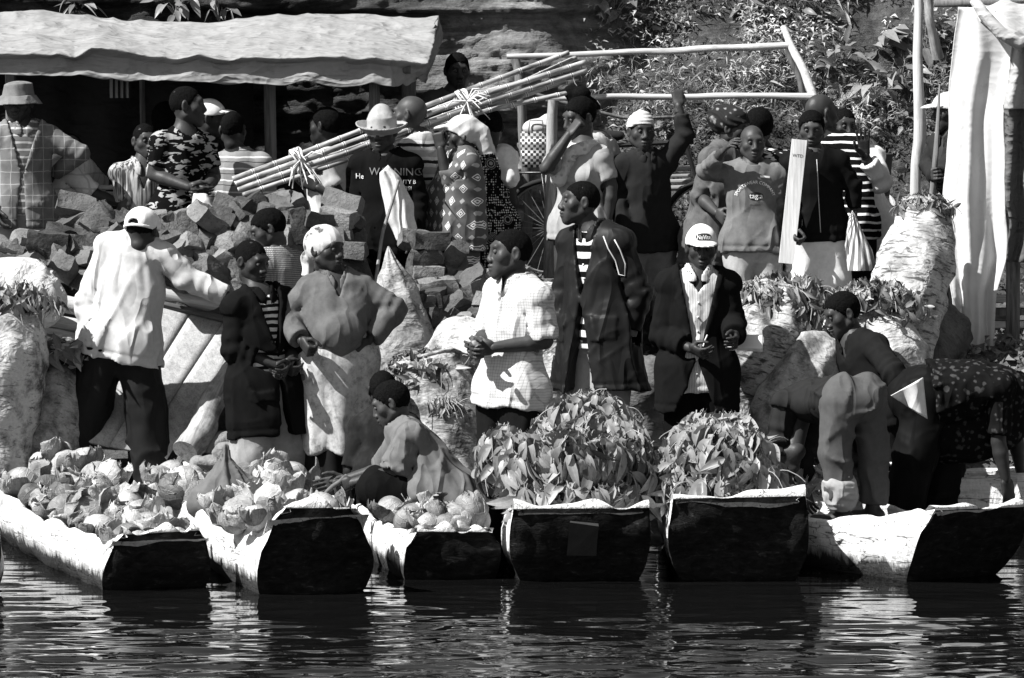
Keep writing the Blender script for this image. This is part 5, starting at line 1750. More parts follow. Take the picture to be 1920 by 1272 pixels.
def cabbage(px, py, d, label, sc=1.0, nl=4, seed=0):
    root = thing('cabbage', label, 'cabbage', P(px, py, d), 0, 'cabbages loaded in the canoes')
    rr = np.random.default_rng(seed)
    tilt = Euler((rr.normal() * .7, rr.normal() * .7, rr.uniform(0, 6.3)))
    o = add('head', CH[int(rr.integers(4))], None, root); o.rotation_euler = tilt; o.scale = (sc,) * 3
    for k in range(nl):
        l = add('outer_leaf', CL[int(rr.integers(4))], None, root)
        az = 2 * math.pi * k / max(nl, 1) + rr.uniform(-.5, .5)
        el = rr.uniform(-.1, .75)
        M = Matrix.Rotation(az, 4, 'Z') @ Matrix.Translation(Vector((0, .055 * sc, -.075 * sc + rr.uniform(0, .03)))) @ Matrix.Rotation(el, 4, 'X') @ Matrix.Scale(sc * rr.uniform(.55, .9), 4)
        l.matrix_local = tilt.to_matrix().to_4x4() @ M if rr.uniform() < .4 else M
    return root
def place_cabs(spots, where, ys, zs, seed):
    for i, q in enumerate(spots):
        px, py = q[0], q[1]; z = np.interp(py, ys, zs); d = (2.5 - z) * FPX / (py - 185)
        cabbage(px, py + 4, d, q[2] + ' ' + where, (q[3] if len(q) > 3 else RNG.uniform(.8, 1.08)) * .95, int(RNG.integers(3, 6)), seed + i)
place_cabs([(80, 868, 'large cabbage at the upper left of the heap'), (124, 872, 'leafy cabbage with a standing veined leaf on top'), (160, 864, 'topmost cabbage below the trouser leg'), (182, 890, 'ragged cabbage in the upper middle'), (212, 895, 'cabbage at the upper right of the heap'),
            (42, 905, 'dark cabbage at the left rim'), (90, 912, 'round cabbage near the left rim'), (62, 930, 'half hidden cabbage by the left gunwale'), (118, 928, 'cabbage with curled leaf in the middle left'), (146, 918, 'cabbage in the centre of the heap'), (190, 930, 'split-leaved cabbage in the middle right'), (222, 925, 'cabbage near the right rim'), (242, 948, 'cabbage against the right gunwale'),
            (122, 958, 'small dark cabbage by the left gunwale'), (164, 966, 'large pale cabbage resting near the left gunwale', 1.2), (210, 965, 'cabbage in the middle of the canoe'), (262, 968, 'pale cabbage by the right gunwale', 1.1), (190, 996, 'ragged cabbage towards the near end'), (226, 988, 'cabbage under loose leaves towards the near end'), (276, 992, 'smooth white cabbage near the near end', 1.15), (238, 1014, 'pale cabbage almost at the near end'), (312, 990, 'small cabbage by the right rim at the near end', .7), (335, 1004, 'tiny cabbage in the near right corner', .6), (262, 1020, 'flattened cabbage at the near end', .8)],
           'of the far left canoe', (862, 930, 1020), (.43, .28, .235), 900)
place_cabs([(300, 900, 'cabbage in the far left corner'), (318, 888, 'fan-veined cabbage at the far end'), (356, 898, 'cabbage between far end and bundle'), (330, 920, 'cabbage against the left gunwale'), (368, 928, 'cabbage just left of the cloth bundle'), (462, 895, 'half hidden cabbage right of the cloth bundle'), (505, 905, 'cabbage behind the pale leaf'), (540, 898, 'large pale cabbage at the far right', 1.2), (524, 926, 'broad cabbage in the middle right', 1.15), (466, 926, 'dark leafy cabbage in the centre'),
            (410, 945, 'ragged dark cabbage by the left gunwale'), (446, 962, 'pale cabbage near the near end', 1.05), (503, 952, 'crinkled cabbage at the near end', 1.1), (556, 945, 'cabbage by the right rim'), (597, 955, 'smooth cabbage at the near right corner'), (480, 968, 'small cabbage tucked at the near rim', .8)],
           'in the canoe with the cloth bundle', (888, 930, 965), (.40, .32, .39), 950)
place_cabs([(735, 956, 'single pale cabbage at the far left'), (772, 972, 'cabbage left of centre'), (798, 970, 'cabbage in the middle under the crouching man'), (826, 968, 'cabbage right of centre'), (838, 985, 'cabbage at the near rim'), (866, 984, 'leafy cabbage at the near right'), (884, 975, 'cut cabbage in the right corner'), (806, 984, 'small cabbage at the near left', .8)],
           'of the low canoe', (955, 985), (.31, .27), 980)
# knotted cloth bundle with a standing tip
def bundle():
    c = P(424, 925, 21.3); root = thing('cloth_bundle', 'dark knotted cloth bundle with one end standing up like a horn', 'bundle', c)
    F = Field(c - [.4, .3, .2], c + [.4, .3, .42], .009)
    F.cone(c + [-.02, 0, .0], c + [-.005, 0, .1], .15, .06, .03); F.cone(c + [-.005, 0, .1], c + [.0, .0, .25], .035, .009, .05)
    F.cone(c + [.04, .02, .02], c + [.24, .05, -.02], .09, .06, .08); F.cone(c + [-.05, .0, -.02], c + [-.15, -.02, -.06], .09, .06, .06)
    F.wrinkle(lambda q: -(1 - np.abs(vnoise(np.stack([np.arctan2(q[:, 1] - c[1], q[:, 0] - c[0]) * 2.6, q[:, 2] * 3, q[:, 0] * 0], 1), 61)) * 2) * .014)
    v, f = F.mesh(); add('cloth', new_mesh('cloth', v - c, f), cloth('bundle_cloth', .12, dirt=.3), root)
bundle()
def stick(name, label, cat, pts, r, mat, group=None): return log(name, label, cat, pts, r, mat, group, .1, 8)
DARKWOOD = wood('dark_wood', .1, .04, 0); BLADE = simple('steel', .12, .35, .6, .3, 20, .1)
stick('broken_branch', 'dark broken branch lying on the cabbages at the near end of the far left canoe', 'branch', [(262, 1006, 20.3), (290, 1013, 20.2), (318, 1017, 20.15)], [.02, .024, .012], DARKWOOD)
stick('broken_branch', 'thin splinter of wood on the near right rim of the far left canoe', 'branch', [(345, 1021, 20.1), (382, 1014, 20.15)], [.006, .011], DARKWOOD)

# ------------------------------------------------------------------ pole frame, poles
def pole_frame():
    root = thing('pole_rack', 'frame of peeled poles with two rails standing behind the crowd', 'frame', P(1250, 430, 25.6) * [1, 1, 0] + [0, 0, 1.35])
    b = np.array(root.location)
    def pole(nm, pts, r, jit=.12, mat=PALE_POLE):
        q = np.array([P(*a) for a in pts]) - b; t = np.linspace(0, 1, 16)
        qq = np.stack([np.interp(t, np.linspace(0, 1, len(q)), q[:, k]) for k in range(3)], 1)
        for _ in range(3): qq[1:-1] = (qq[:-2] + 2 * qq[1:-1] + qq[2:]) / 4
        qq += .006 * np.stack([vnoise(np.stack([t * 7, t * 0 + k, t * 0 + pts[0][0]], 1), 88) for k in range(3)], 1)
        mb = MB(); mb.tube(qq, r, 12, True, jit, int(pts[0][1])); add(nm, mb.mesh(nm, True, ang=50), mat, root)
    pole('upper_rail', [(950, 105, 25.75), (1150, 100, 25.75), (1300, 94, 25.7), (1485, 84, 25.6)], [.016, .02, .022, .024])
    pole('lower_rail', [(1022, 183, 25.35), (1250, 182, 25.35), (1525, 180, 25.35)], [.018, .02, .022])
    pole('slanting_post', [(1470, 52, 25.68), (1492, 105, 25.55), (1515, 150, 25.42), (1534, 205, 25.38), (1570, 330, 25.3), (1580, 520, 25.2)], [.022, .027, .03, .03, .03, .03])
    pole('rear_post', [(1475, 92, 25.8), (1500, 150, 25.8), (1524, 240, 25.8), (1560, 420, 25.8)], [.016, .02, .02, .02], .12, POST)
    pole('front_post', [(1036, 188, 25.32), (1034, 300, 25.3), (1030, 520, 25.2)], [.034, .036, .038], .12, wood('post_mid', .32, .14, 2))
    pole('back_post', [(966, 112, 25.85), (976, 160, 25.8), (985, 300, 25.8), (990, 450, 25.8)], [.03, .03, .03, .03], .12, POST)
    pole('brace', [(985, 170, 25.82), (1160, 222, 25.9), (1290, 220, 25.9)], [.014, .012, .012], .1, POST)
pole_frame()
log('tall_pole', 'tall peeled pole standing left of the white sheet', 'pole', [(1722, 640, 25.0), (1718, 330, 25.1), (1726, 250, 25.1), (1722, 120, 25.1), (1720, -30, 25.15)], [.036, .034, .04, .033, .03], PALE_POLE)
log('leaning_trunk', 'short slanting trunk behind the tall pole at the top edge', 'trunk', [(1760, 110, 26.3), (1745, 40, 26.2), (1738, -30, 26.2)], [.04, .03, .03], wood('trunk', .35, .15, 0))
def pole_stack(label, px, py, d, n, w, grp):
    root = thing('pole_stack', label, 'poles', P(px, py, d)); b = np.array(root.location)
    for i in range(n):
        mb = MB(); y = py - i * 12
        mb.tube([P(px - w, y + RNG.normal() * 2, d) - b, P(px, y, d) - b, P(px + w, y + RNG.normal() * 2, d) - b], .018, 8, True, .15, i)
        add('pole', mb.mesh('pole', True, ang=50), PALE_POLE, root)
    mb = MB()
    for s_ in (-.8, .8):
        a = P(px + w * s_, py + 8, d); mb.tube([a - b, np.array([a[0], a[1], ground_z(a[1], a[0]) + .3]) - b], .025, 8, True)
    add('trestle', mb.mesh('trestle', True, ang=50), POST, root)
pole_stack('pale poles stacked level behind the man gripping the rail', 1290, 352, 25.7, 4, 55, '')
pole_stack('low rack of poles in the dark stall between the bent man and the striped shirt', 200, 376, 25.3, 3, 60, '')

# ------------------------------------------------------------------ sugar cane bundle
def cane_mat():
    t = MT('sugar_cane', .4, .4); X, Y, Z = t.sep()
    n1 = t.noise(4, 4, .6, t.map((1.2, 9, 9))); c = t.ramp(n1, (.32, .07), (.5, .30), (.75, .55))
    nod = t.math('ABSOLUTE', t.math('SUBTRACT', t.math('FRACT', t.math('ADD', t.math('MULTIPLY', X, 7.0), 0.02)), .5))
    c = t.mix(t.ramp(nod, (.43, 0), (.45, 1)), c, .62); c = t.mix(t.ramp(nod, (.475, 0), (.485, 1)), c, .05)
    t.color(c); t.bump(n1, .3, .005); return t.m
def sugarcane():
    a0 = P(440, 345, 24.45); a1 = P(1080, 115, 25.15)
    root = thing('sugarcane_bundle', 'long bundle of sugar cane tied with straw, carried slanting over shoulders', 'sugar cane', a0)
    x = Vector(nrm(a1 - a0)); q = x.to_track_quat('X', 'Z'); root.rotation_mode = 'QUATERNION'; root.rotation_quaternion = q; R = np.array(q.to_matrix()); b = a0
    m = cane_mat()
    paths = [[(436, 336, 24.5), (560, 290, 24.55), (650, 255, 24.6), (870, 172, 24.9), (1066, 99, 25.2)], [(440, 346, 24.45), (560, 303, 24.5), (650, 270, 24.55), (870, 189, 24.85), (1098, 117, 25.1)],
             [(446, 356, 24.45), (562, 316, 24.48), (700, 268, 24.6), (872, 205, 24.85), (1100, 132, 25.1)], [(470, 352, 24.5), (575, 312, 24.55), (872, 216, 24.95), (1062, 152, 25.2)], [(455, 366, 24.42), (600, 318, 24.5), (760, 262, 24.7), (900, 210, 24.95), (1085, 170, 25.0)],
             [(600, 300, 24.6), (880, 200, 24.95), (1080, 108, 25.25)], [(500, 330, 24.6), (875, 182, 25.0), (1090, 124, 25.3)]]
    for i, pp in enumerate(paths):
        A = (np.array([P(*k) for k in pp]) - b) @ R
        n = 110; t = np.linspace(0, 1, n); C = np.stack([np.interp(t, np.linspace(0, 1, len(A)), A[:, k]) for k in range(3)], 1)
        for _ in range(40): C[1:-1] = (C[:-2] + 2 * C[1:-1] + C[2:]) / 4
        nod = np.abs(np.mod(C[:, 0] * 7.0 + .02, 1.0) - .5); r = .0165 * (1 + .16 * np.clip((nod - .42) / .05, 0, 1)) * (1 + .1 * math.sin(i))
        v, f = tube_mesh(C, r, 10, True); add('cane', new_mesh('cane', v, [list(z) for z in f]), m, root)
    STRAW = simple('straw', .55, .8, .2, .3)
    for (px, py, d) in ((562, 300, 24.42), (873, 190, 24.8)):
        mb = MB(); c = (P(px, py, d) - b) @ R
        for k in range(5):
            th = np.linspace(0, 2 * math.pi, 22); ring = np.stack([c[0] + (k - 2) * .012 + .01 * np.sin(th * 2 + k), c[1] + .07 + .085 * np.cos(th), c[2] + .068 * np.sin(th) - .0], 1)
            mb.tube(ring, .006, 5, False)
        for k in range(16):
            d_ = nrm(RNG.normal(size=3) + [0, -.6, -.3]); mb.tube([c + [0, -.03, 0], c + d_ * .09 + [0, -.03, 0], c + d_ * .15 + [0, -.04, -.05]], [.006, .005, .002], 4, False)
        add('straw_tie', mb.mesh('straw_tie', True), STRAW, root)
sugarcane()

# ------------------------------------------------------------------ hut at the right edge
def hut():
    root = thing('sheeted_hut', 'hut at the right edge hung with a white plastic sheet and dark canvas', 'hut', P(1880, 690, 24.4) * [1, 1, 0] + [0, 0, .62])
    b = np.array(root.location)
    lf = [(18, 1796), (60, 1790), (150, 1780), (300, 1776), (380, 1766), (470, 1768), (560, 1786), (620, 1792), (700, 1780)]
    rt = [(18, 1862), (70, 1895), (100, 1906), (160, 1892), (210, 1882), (330, 1886), (480, 1889), (550, 1868), (620, 1866), (700, 1868)]
    N, M = 70, 110
    G = np.zeros((N, M, 3))
    for j, py in enumerate(np.linspace(14, 690, M)):
        x0 = lerp_px(lf, py); x1 = lerp_px(rt, py)
        for i, u in enumerate(np.linspace(0, 1, N)):
            t = (py - 14) / 676
            dd = 24.2 - .2 * t + (.012 + .05 * t) * math.sin(u * 9 + 1.5 * t + 1.3 * math.sin(t * 5)) + .02 * math.sin(u * 23 + t * 3) * t
            G[i, j] = P(x0 + (x1 - x0) * u, py, dd)
    G += .008 * vnoise(G * 6, 601)[..., None]
    add('white_sheet', grid_mesh('white_sheet', G - b, thick=.002), canvas_mat('plastic_sheet', .8, .35, .18), root)
    dark = canvas_mat('dark_canvas', .10, 0, 1.2)
    mid = canvas_mat('roof_canvas', .36, 0, .8)
    # roof canvas folding over the top
    G = np.array([[P(1818 + 130 * u + 20 * v, -30 + 70 * v + 70 * v * u + 10 * math.sin(u * 7), 24.6 - .75 * v + .04 * math.sin(u * 12)) for v in np.linspace(0, 1, 30)] for u in np.linspace(0, 1, 40)])
    add('roof_canvas', grid_mesh('roof_canvas', G + .015 * vnoise(G * 7, 603)[..., None] - b, thick=.006), mid, root)
    v, f = tube_mesh(np.array([P(1826, 0, 23.9), P(1846, 28, 23.85), P(1876, 62, 23.8), P(1910, 82, 23.8), P(1940, 70, 23.8)]) - b, [.03, .035, .04, .04, .03], 10)
    add('rolled_canvas', new_mesh('rolled_canvas', v, [list(x) for x in f]), mid, root)
    # dark side cloth hanging right of the sheet
    for (la, ra, y0, y1, d, m_, nm) in (([(80, 1898), (190, 1884), (200, 1884)], [(80, 1960), (200, 1960)], 80, 205, 23.95, mid, 'folded_canvas'), ([(195, 1882), (300, 1884), (420, 1892), (490, 1886)], [(190, 1965), (500, 1965)], 195, 490, 24.0, dark, 'dark_canvas')):
        G = np.array([[P(lerp_px(la, y) * (1 - u) + lerp_px(ra, y) * u, y, d + .03 * math.sin(u * 14 + y * .01) + .06 * u) for y in np.linspace(y0, y1, 40)] for u in np.linspace(0, 1, 30)])
        add(nm, grid_mesh(nm, G + .01 * vnoise(G * 8, 605)[..., None] - b, thick=.006), m_, root)
    for nm, pts, r, m_ in (('corner_post', [(1898, 740, 24.15), (1900, 450, 24.2), (1906, 120, 24.15)], .042, wood('hut_post', .22, .07, 2)), ('cross_pole', [(1752, 7, 24.35), (1830, 6, 24.35), (1940, 8, 24.35)], .022, POST), ('cross_pole', [(1836, 42, 24.7), (1940, 44, 24.7)], .02, POST), ('back_post', [(1950, 760, 25.6), (1950, 20, 25.6)], .04, POST)):
        q = np.array([P(*k) for k in pts]) - b; v, f = tube_mesh(q, r, 12, True, .1); add(nm, new_mesh(nm, v, [list(x) for x in f]), m_, root)
    # shelf of boards seen below the sheet
    for k in range(3):
        mb = MB(); mb.box(P(1910, 560 + k * 24, 24.9) - b, (.22, .1, .02), jit=.003); add('board', mb.mesh('board'), POST if k % 2 else PALE_POLE, root)
hut()

# ------------------------------------------------------------------ bags, barrel, bicycle, boards
def lathe_obj(name, root, prof, mat, seg=28, q=1.0, loc=(0, 0, 0), nz=.0):
    prof = np.array(prof, float); a = np.linspace(0, 2 * math.pi, seg + 1)
    G = np.array([[(r * math.cos(t), r * math.sin(t) * q, z) for r, z in prof] for t in a]) + np.asarray(loc)
    if nz: G += (nz * vnoise(G * 9, 9))[..., None]
    G[-1] = G[0]
    return add(name, grid_mesh(name, G), mat, root)
def woven_bag():
    root = thing('woven_bag', 'checkered woven bag standing behind the woman wiping her face', 'bag', P(1005, 314, 25.35))
    t = MT('woven', .6, .3); X, Y, Z = t.sep()
    ck = t.math('ABSOLUTE', t.math('MODULO', t.math('ADD', t.math('FLOOR', t.math('MULTIPLY', t.math('ADD', X, 5.0), 55)), t.math('FLOOR', t.math('MULTIPLY', t.math('ADD', Z, 5.0), 55))), 2.0))
    rw = t.math('LESS_THAN', t.math('FRACT', t.math('MULTIPLY', Z, 13)), .45)
    t.color(t.mix(ck, .03, t.mix(rw, .3, .7)))
    lathe_obj('body', root, [(0, 0), (.085, 0), (.095, .06), (.1, .14), (.1, .23), (.092, .23), (.085, .05)], t.m, 28, .6)
    for s_ in (-1, 1):
        mb = MB(); mb.tube([(-.05, s_ * .055, .22), (-.04, s_ * .05, .30), (.04, s_ * .05, .30), (.05, s_ * .055, .22)], .006, 6)
        add('handle', mb.mesh('handle', True), simple('handle', .3), root)
    # bundle stuffed in the bag: thing of its own
    r2 = thing('cloth_bundle', 'pale rounded bundle on top of the checkered woven bag', 'bundle', P(1012, 240, 25.38)); c = np.array(r2.location)
    F = Field(c - .2, c + .2, .011); F.ell(c, (.11, .08, .055), 0); F.ell(c + [.06, 0, .05], (.05, .05, .045), .03); F.wrinkle(lambda p_: vnoise(p_ * 14, 4) * .012); v, f = F.mesh()
    add('cloth', new_mesh('cloth', v - c, f), cloth('pale_cloth', .45), r2)
woven_bag()
def barrel():
    root = thing('plastic_drum', 'dark open drum on the slope behind the waving person', 'drum', P(1636, 368, 26.0))
    lathe_obj('shell', root, [(0, 0), (.105, 0), (.115, .02), (.118, .08), (.124, .085), (.124, .1), (.12, .105), (.126, .2), (.132, .27), (.136, .275), (.13, .28), (.122, .27), (.11, .03)], simple('drum', .035, .5, .35), 30)
barrel()
def bicycle():
    c = P(1030, 345, 25.62); c[2] = bank_h(np.array([c[0]]), np.array([c[1]]))[0] + .32
    root = thing('bicycle', 'dark bicycle parked behind the woman wiping her face', 'bicycle', c - [0, 0, .32])
    dk = simple('bike_frame', .02, .35, .5); rb = simple('tyre', .015, .8, .2); mtl = simple('bike_metal', .2, .3, .6)
    B = 1.05
    th = np.linspace(0, 2 * math.pi, 40)
    for k, x in enumerate((0, B)):
        v, f = tube_mesh(np.stack([x + .31 * np.cos(th), th * 0, .32 + .31 * np.sin(th)], 1), .018, 8, False)
        w = add('wheel', None, None, root) if False else None
        o = add('wheel', new_mesh('wheel', v, [list(q) for q in f]), rb, root)
        v, f = tube_mesh(np.stack([x + .288 * np.cos(th), th * 0, .32 + .288 * np.sin(th)], 1), .008, 6, False); add('rim', new_mesh('rim', v, [list(q) for q in f]), mtl, o)
        mb = MB()
        for a in np.linspace(0, 2 * math.pi, 24, endpoint=False): mb.tube([(x, .02 * (-1) ** int(a * 4), .32), (x + .285 * math.cos(a + .25), 0, .32 + .285 * math.sin(a + .25))], .0016, 3, False)
        add('spokes', mb.mesh('spokes'), mtl, o)
    mb = MB(); bb = (.45, 0, .3); st = (.33, 0, .85); hd = (.88, 0, .88)
    for a, b_ in ((bb, st), (bb, hd), (st, hd), ((0, 0, .32), bb), ((0, 0, .32), (.34, 0, .8)), (hd, (1.05, 0, .32)), (hd, (.85, 0, 1.02))): mb.tube([a, b_], .016, 8)
    add('frame', mb.mesh('frame', True, ang=40), dk, root)
    mb = MB(); mb.tube([(.8, -.28, 1.0), (.86, -.1, 1.03), (.86, .1, 1.03), (.8, .28, 1.0)], .011, 8); add('handlebar', mb.mesh('handlebar', True), mtl, root)
    F = Field((.1, -.15, .8), (.55, .15, 1.0), .012); F.cone((.24, 0, .9), (.46, 0, .92), .07, .03, 0); v, f = F.mesh(); add('saddle', new_mesh('saddle', v, f), dk, root)
    mb = MB()
    for y in (-.06, 0, .06): mb.tube([(-.28, y, .68), (.3, y, .68)], .008, 6)
    for x in (-.28, 0, .3): mb.tube([(x, -.07, .68), (x, .07, .68)], .008, 6)
    mb.tube([(0, .05, .32), (-.05, .06, .68)], .007, 6); mb.tube([(0, -.05, .32), (-.05, -.06, .68)], .007, 6)
    add('rack', mb.mesh('rack', True), dk, root)
    mb = MB()
    for s_, z in ((.1, .17), (-.1, .43)): mb.tube([bb, (.45, s_, z)], .01, 6); mb.box((.45, s_ * 1.4, z), (.045, .04, .01))
    add('pedals', mb.mesh('pedals'), dk, root)
bicycle()
def held_board():
    A = P(1474, 494, 24.2); Bp = P(1499, 262, 24.2)
    root = thing('wooden_board', 'tall pale board held upright by the boy in the black jacket', 'board', A)
    u = nrm(Bp - A); L = np.linalg.norm(Bp - A)
    bm = MB(); R = np.stack([nrm(np.cross([0, 1, 0], u)) , [0, 1, 0], u], 1)
    bm.box(u * L / 2, (.046, .012, L / 2), R)
    me = bm.mesh('plank'); o = add('plank', me, wood('new_board', .72, .55, 2, .6, 1.0, .08), root)
    V, F = text_geo('WTD', .028); V3 = np.array([(R[:, 0] * (-x if R[0, 0] < 0 else x)) + u * (L - .1 + y) + np.array([0, -.0135, 0]) for x, y in V]); add('print', new_mesh('print', V3, F, False), simple('ink', .06), root)
held_board()
def shopping_bag():
    root = thing('striped_bag', 'striped plastic carrier bag hanging from the hand of the boy in black', 'bag', P(1608, 500, 24.25)); b = np.array(root.location)
    lf = [(398, 1593), (430, 1588), (460, 1584), (510, 1590)]; rt = [(398, 1602), (430, 1615), (470, 1636), (495, 1641), (510, 1632)]
    t = MT('bag_stripes', .4, .4); X, Y, Z = t.sep(); u_ = t.math('DIVIDE', X, t.math('SUBTRACT', .38, Z))
    t.color(t.mix(band(t, u_, 8.0, .5, .1), .70, .16)); t.bump(t.noise(14, 3), .4, .01)
    for sgn, nm in ((-1, 'front'), (1, 'back')):
        G = np.array([[P(lerp_px(lf, y) * (1 - u) + lerp_px(rt, y) * u, y, 24.25 + sgn * (.015 + .045 * (y - 398) / 110) * math.sin(u * math.pi) + .006 * math.sin(u * 20)) for y in np.linspace(400, 508, 26)] for u in np.linspace(0, 1, 22)])
        add(nm, grid_mesh(nm, G - b), t.m, root)
    v, f = tube_mesh(np.array([P(1586, 470, 24.23), P(1592, 420, 24.25), P(1598, 396, 24.25), P(1606, 420, 24.25), P(1614, 470, 24.22)]) - b, .006, 6); add('handle', new_mesh('handle', v, [list(q) for q in f]), simple('bag_handle', .6), root)
shopping_bag()
def papers():
    c = P(1396, 640, 22.15); root = thing('papers', 'folded sheaf of white papers in the hand of the old man in the cap', 'papers', c)
    m = simple('paper', .75, .8, .1, .05, 5, 0)
    for k in range(4):
        G = np.array([[P(1364 + 66 * u, 626 + 26 * v + k * 1.6 + 3 * u, 22.2 + .10 * (.5 - v) + k * .006 + .006 * math.sin(u * 5 + k)) for v in np.linspace(0, 1, 8)] for u in np.linspace(0, 1, 12)])
        add('sheet', grid_mesh('sheet', G - c, thick=.001), m, root)
papers()
def debris():
    # pale wood chips and stalks on the bank between the canoes
    root = thing('chip_heap', 'heap of pale husks and chips on the bank beside the bending man', 'husks', P(1480, 905, 21.9))
    b = np.array(root.location); S = ellipsoid_samples(b, (.24, .2, .09), 150, -.1)
    husk = [leaf_mesh('husk', .12, .045, .7, .3, .5, 5, .08), leaf_mesh('husk', .09, .05, .9, .5, -.5, 5, .08)]
    hm = leaf_mat('husk', .5, .4, .1, .7)
    for m_ in husk: m_.materials.append(hm)
    for (pt, n) in S:
        B = basis_from(RNG.normal(size=3) + [0, 0, -.2], n + RNG.normal(size=3) * .5); o = bpy.data.objects.new('husk', husk[int(RNG.integers(2))]); COL.objects.link(o); o.parent = root
        l = pt - b; o.matrix_local = Matrix([list(B[0]) + [l[0]], list(B[1]) + [l[1]], list(B[2]) + [l[2]], [0, 0, 0, 1]])
    # low dark ground leaves on the right
    V = []; F = []; n = 0
    q = np.array([[0, -.4, 0], [.5, -.1, .1], [1, 0, 0], [.5, .45, .1]])
    for i in range(5200):
        x = RNG.uniform(1.5, 3.3); y = RNG.uniform(22.2, 24.6); z = bank_h(np.array([x]), np.array([y]))[0]
        if i % 3 == 0: x = RNG.uniform(-.7, 1.6); y = RNG.uniform(23.6, 25.6); z = bank_h(np.array([x]), np.array([y]))[0]
        L = RNG.uniform(.03, .09); B = basis_from(RNG.normal(size=3), [RNG.normal() * .6, -.5 + RNG.normal() * .5, .8]); V.append(q * L @ B.T + [x, y, z + RNG.uniform(0, .07)]); F.append([n, n + 1, n + 2, n + 3]); n += 4
    t = MT('bank_weeds', .5, .3); t.color(t.ramp(t.noise(20, 3), (.3, .03), (.7, .14)))
    add('bank_weeds', new_mesh('bank_weeds', np.concatenate(V), np.array(F), False), t.m, kind='stuff')
    # stones
    for i, (px, py, d, s_) in enumerate(((372, 868, 22.7, .05), (395, 870, 22.5, .06), (430, 850, 22.6, .08), (440, 885, 22.4, .07), (1165, 795, 22.6, .08), (1240, 780, 22.6, .07), (410, 830, 22.9, .1))):
        c = P(px, py, d); F_ = Field(c - .2, c + .2, .02); F_.ell(c, np.array([1.2, 1, .8]) * s_, 0); F_.wrinkle(lambda p_: vnoise(p_ * 11, i) * .03, .1); v, f = F_.mesh()
        o = add('stone', new_mesh('stone', v - c, f), simple('stone', .2, .9, .15, .4, 9, .7, 25, .02), None, c)
        tag(o, ['grey stone at the foot of the knotted log', 'larger stone under the knotted log', 'stone behind the grey trouser leg', 'small stone close to the left canoe cabbages', 'stone in shade behind the leaf canoe', 'stone below the padded jacket, right side', 'dark stone under the leaning log'][i], 'stone', 'stones on the bank')
debris()
# ------------------------------------------------------------------ the people
def T_(name, col, **k): return cloth(name, col, **k)
DARKTR = T_('dark_trousers', .022); GREYTR = T_('grey_trousers', .19, dirt=.3); BLACKTR = T_('black_trousers', .014)
SHOE = simple('shoe_leather', .03, .5)

# -- back row, left to right
p = Person('plaid', 'man in bucket hat and plaid jacket, hand on hip, at the far left edge', 25.0, (33, 158), (44, 240), (40, 388), 8, (-6, -4, 0), 1.04, .035, 'buzz',
           arm_l=[(150, 288, 0), (98, 330, 1)], arm_r=[(-42, 330, 0), (-10, 395, -1)])
p.top_garment('polo_shirt', T_('plaid_polo', .12, pattern='hstripe', freq=22, duty=.3, col2=.4), off=.010, sleeve=(0, 0), hem=.05, collar=.045, wr=.003)
p.top_garment('jacket', T_('plaid_wool', .13, pattern='plaid', freq=15, duty=.07, col2=.30, col3=.19), off=.026, sleeve=(1.92, 1.9), hem=.13, open_=(.42, .085, .03), lapel=.05, collar=.03, wr=.006, flare=.02, pockets=((.09, .02, .06, .022, .009),), neck_r=.075)
p.buttons('jacket', [.15, .06, -.03], .0)
p.trousers(T_('pale_grey_trousers', .25, dirt=.3)); p.headgear('bucket', T_('hat_cloth', .18, dirt=.4)); p.shoes(SHOE)
p = Person('stoop', 'stooping person in white short-sleeved shirt behind the plaid jacket elbow', 25.35, (150, 262), (140, 300), (118, 410), 62, (70, -45, 0), .98, .03, 'buzz',
           arm_r=[(184, 368, 0), (222, 380, 0)], arm_l=[(195, 350, 1), (225, 372, 1)])
p.top_garment('shirt', T_('white_shirt_faint', .58, pattern='plaid', freq=12, duty=.12, col2=.4, col3=.5), sleeve=(.9, .9), hem=.15, wr=.007, flare=.03); p.trousers(BLACKTR)
p = Person('stripe_young', 'slim young man in dark narrow-striped shirt, half hidden by the camouflage shirt', 25.25, (271, 232), (266, 312), (260, 450), 14, (24, -4, 4), .95, .05, 'buzz',
           arm_r=[(232, 385, 0), (238, 440, -1)], arm_l=[(300, 380, 0), (290, 430, -1)])
p.top_garment('shirt', T_('ethnic_stripe', .06, pattern='vstripe_n', freq=70, col2=.4), sleeve=(.9, .9), hem=.14, open_=(.7, .045, .0), collar=.05, wr=.005, flare=.02); p.trousers(DARKTR)
p = Person('silhouette', 'dark figure with short hair in deep shade behind the camouflage shirt', 25.75, (313, 198), (312, 285), (312, 430), 170, (175, 0, 0), 1.0, .02, 'afro')
p.top_garment('jacket', T_('black_jacket_a', .012), sleeve=(1.9, 1.9), hem=.1); p.trousers(BLACKTR)
p = Person('camo', 'tall man in camouflage t-shirt turning his head right', 24.75, (350, 163), (345, 252), (336, 408), 30, (92, 2, 0), 1.04, .045, 'buzz', hand_r='hold', hand_l='hold',
           arm_r=[(288, 328, 0), (356, 352, -1)], arm_l=[(402, 332, 0), (384, 356, -1)])
p.top_garment('t_shirt', T_('camouflage', .012, pattern='camo', col2=.30), off=.012, sleeve=(.75, .75), hem=.1, wr=.005, neck_r=.07); p.trousers(BLACKTR)
p = Person('whitecap', 'man in white peaked cap facing right, behind the camouflage shirt', 25.3, (392, 190), (380, 270), (378, 420), 70, (96, 0, 0), .98, .03, 'buzz')
p.top_garment('t_shirt', T_('black_tee', .02), sleeve=(.8, .8), hem=.1); p.trousers(BLACKTR); p.headgear('cap', T_('white_cap', .7, crease=.2))
p = Person('polo_back', 'man seen from behind in thin-striped grey polo shirt', 25.1, (438, 210), (446, 292), (452, 440), 172, (165, -4, 0), 1.0, .03, 'buzz')
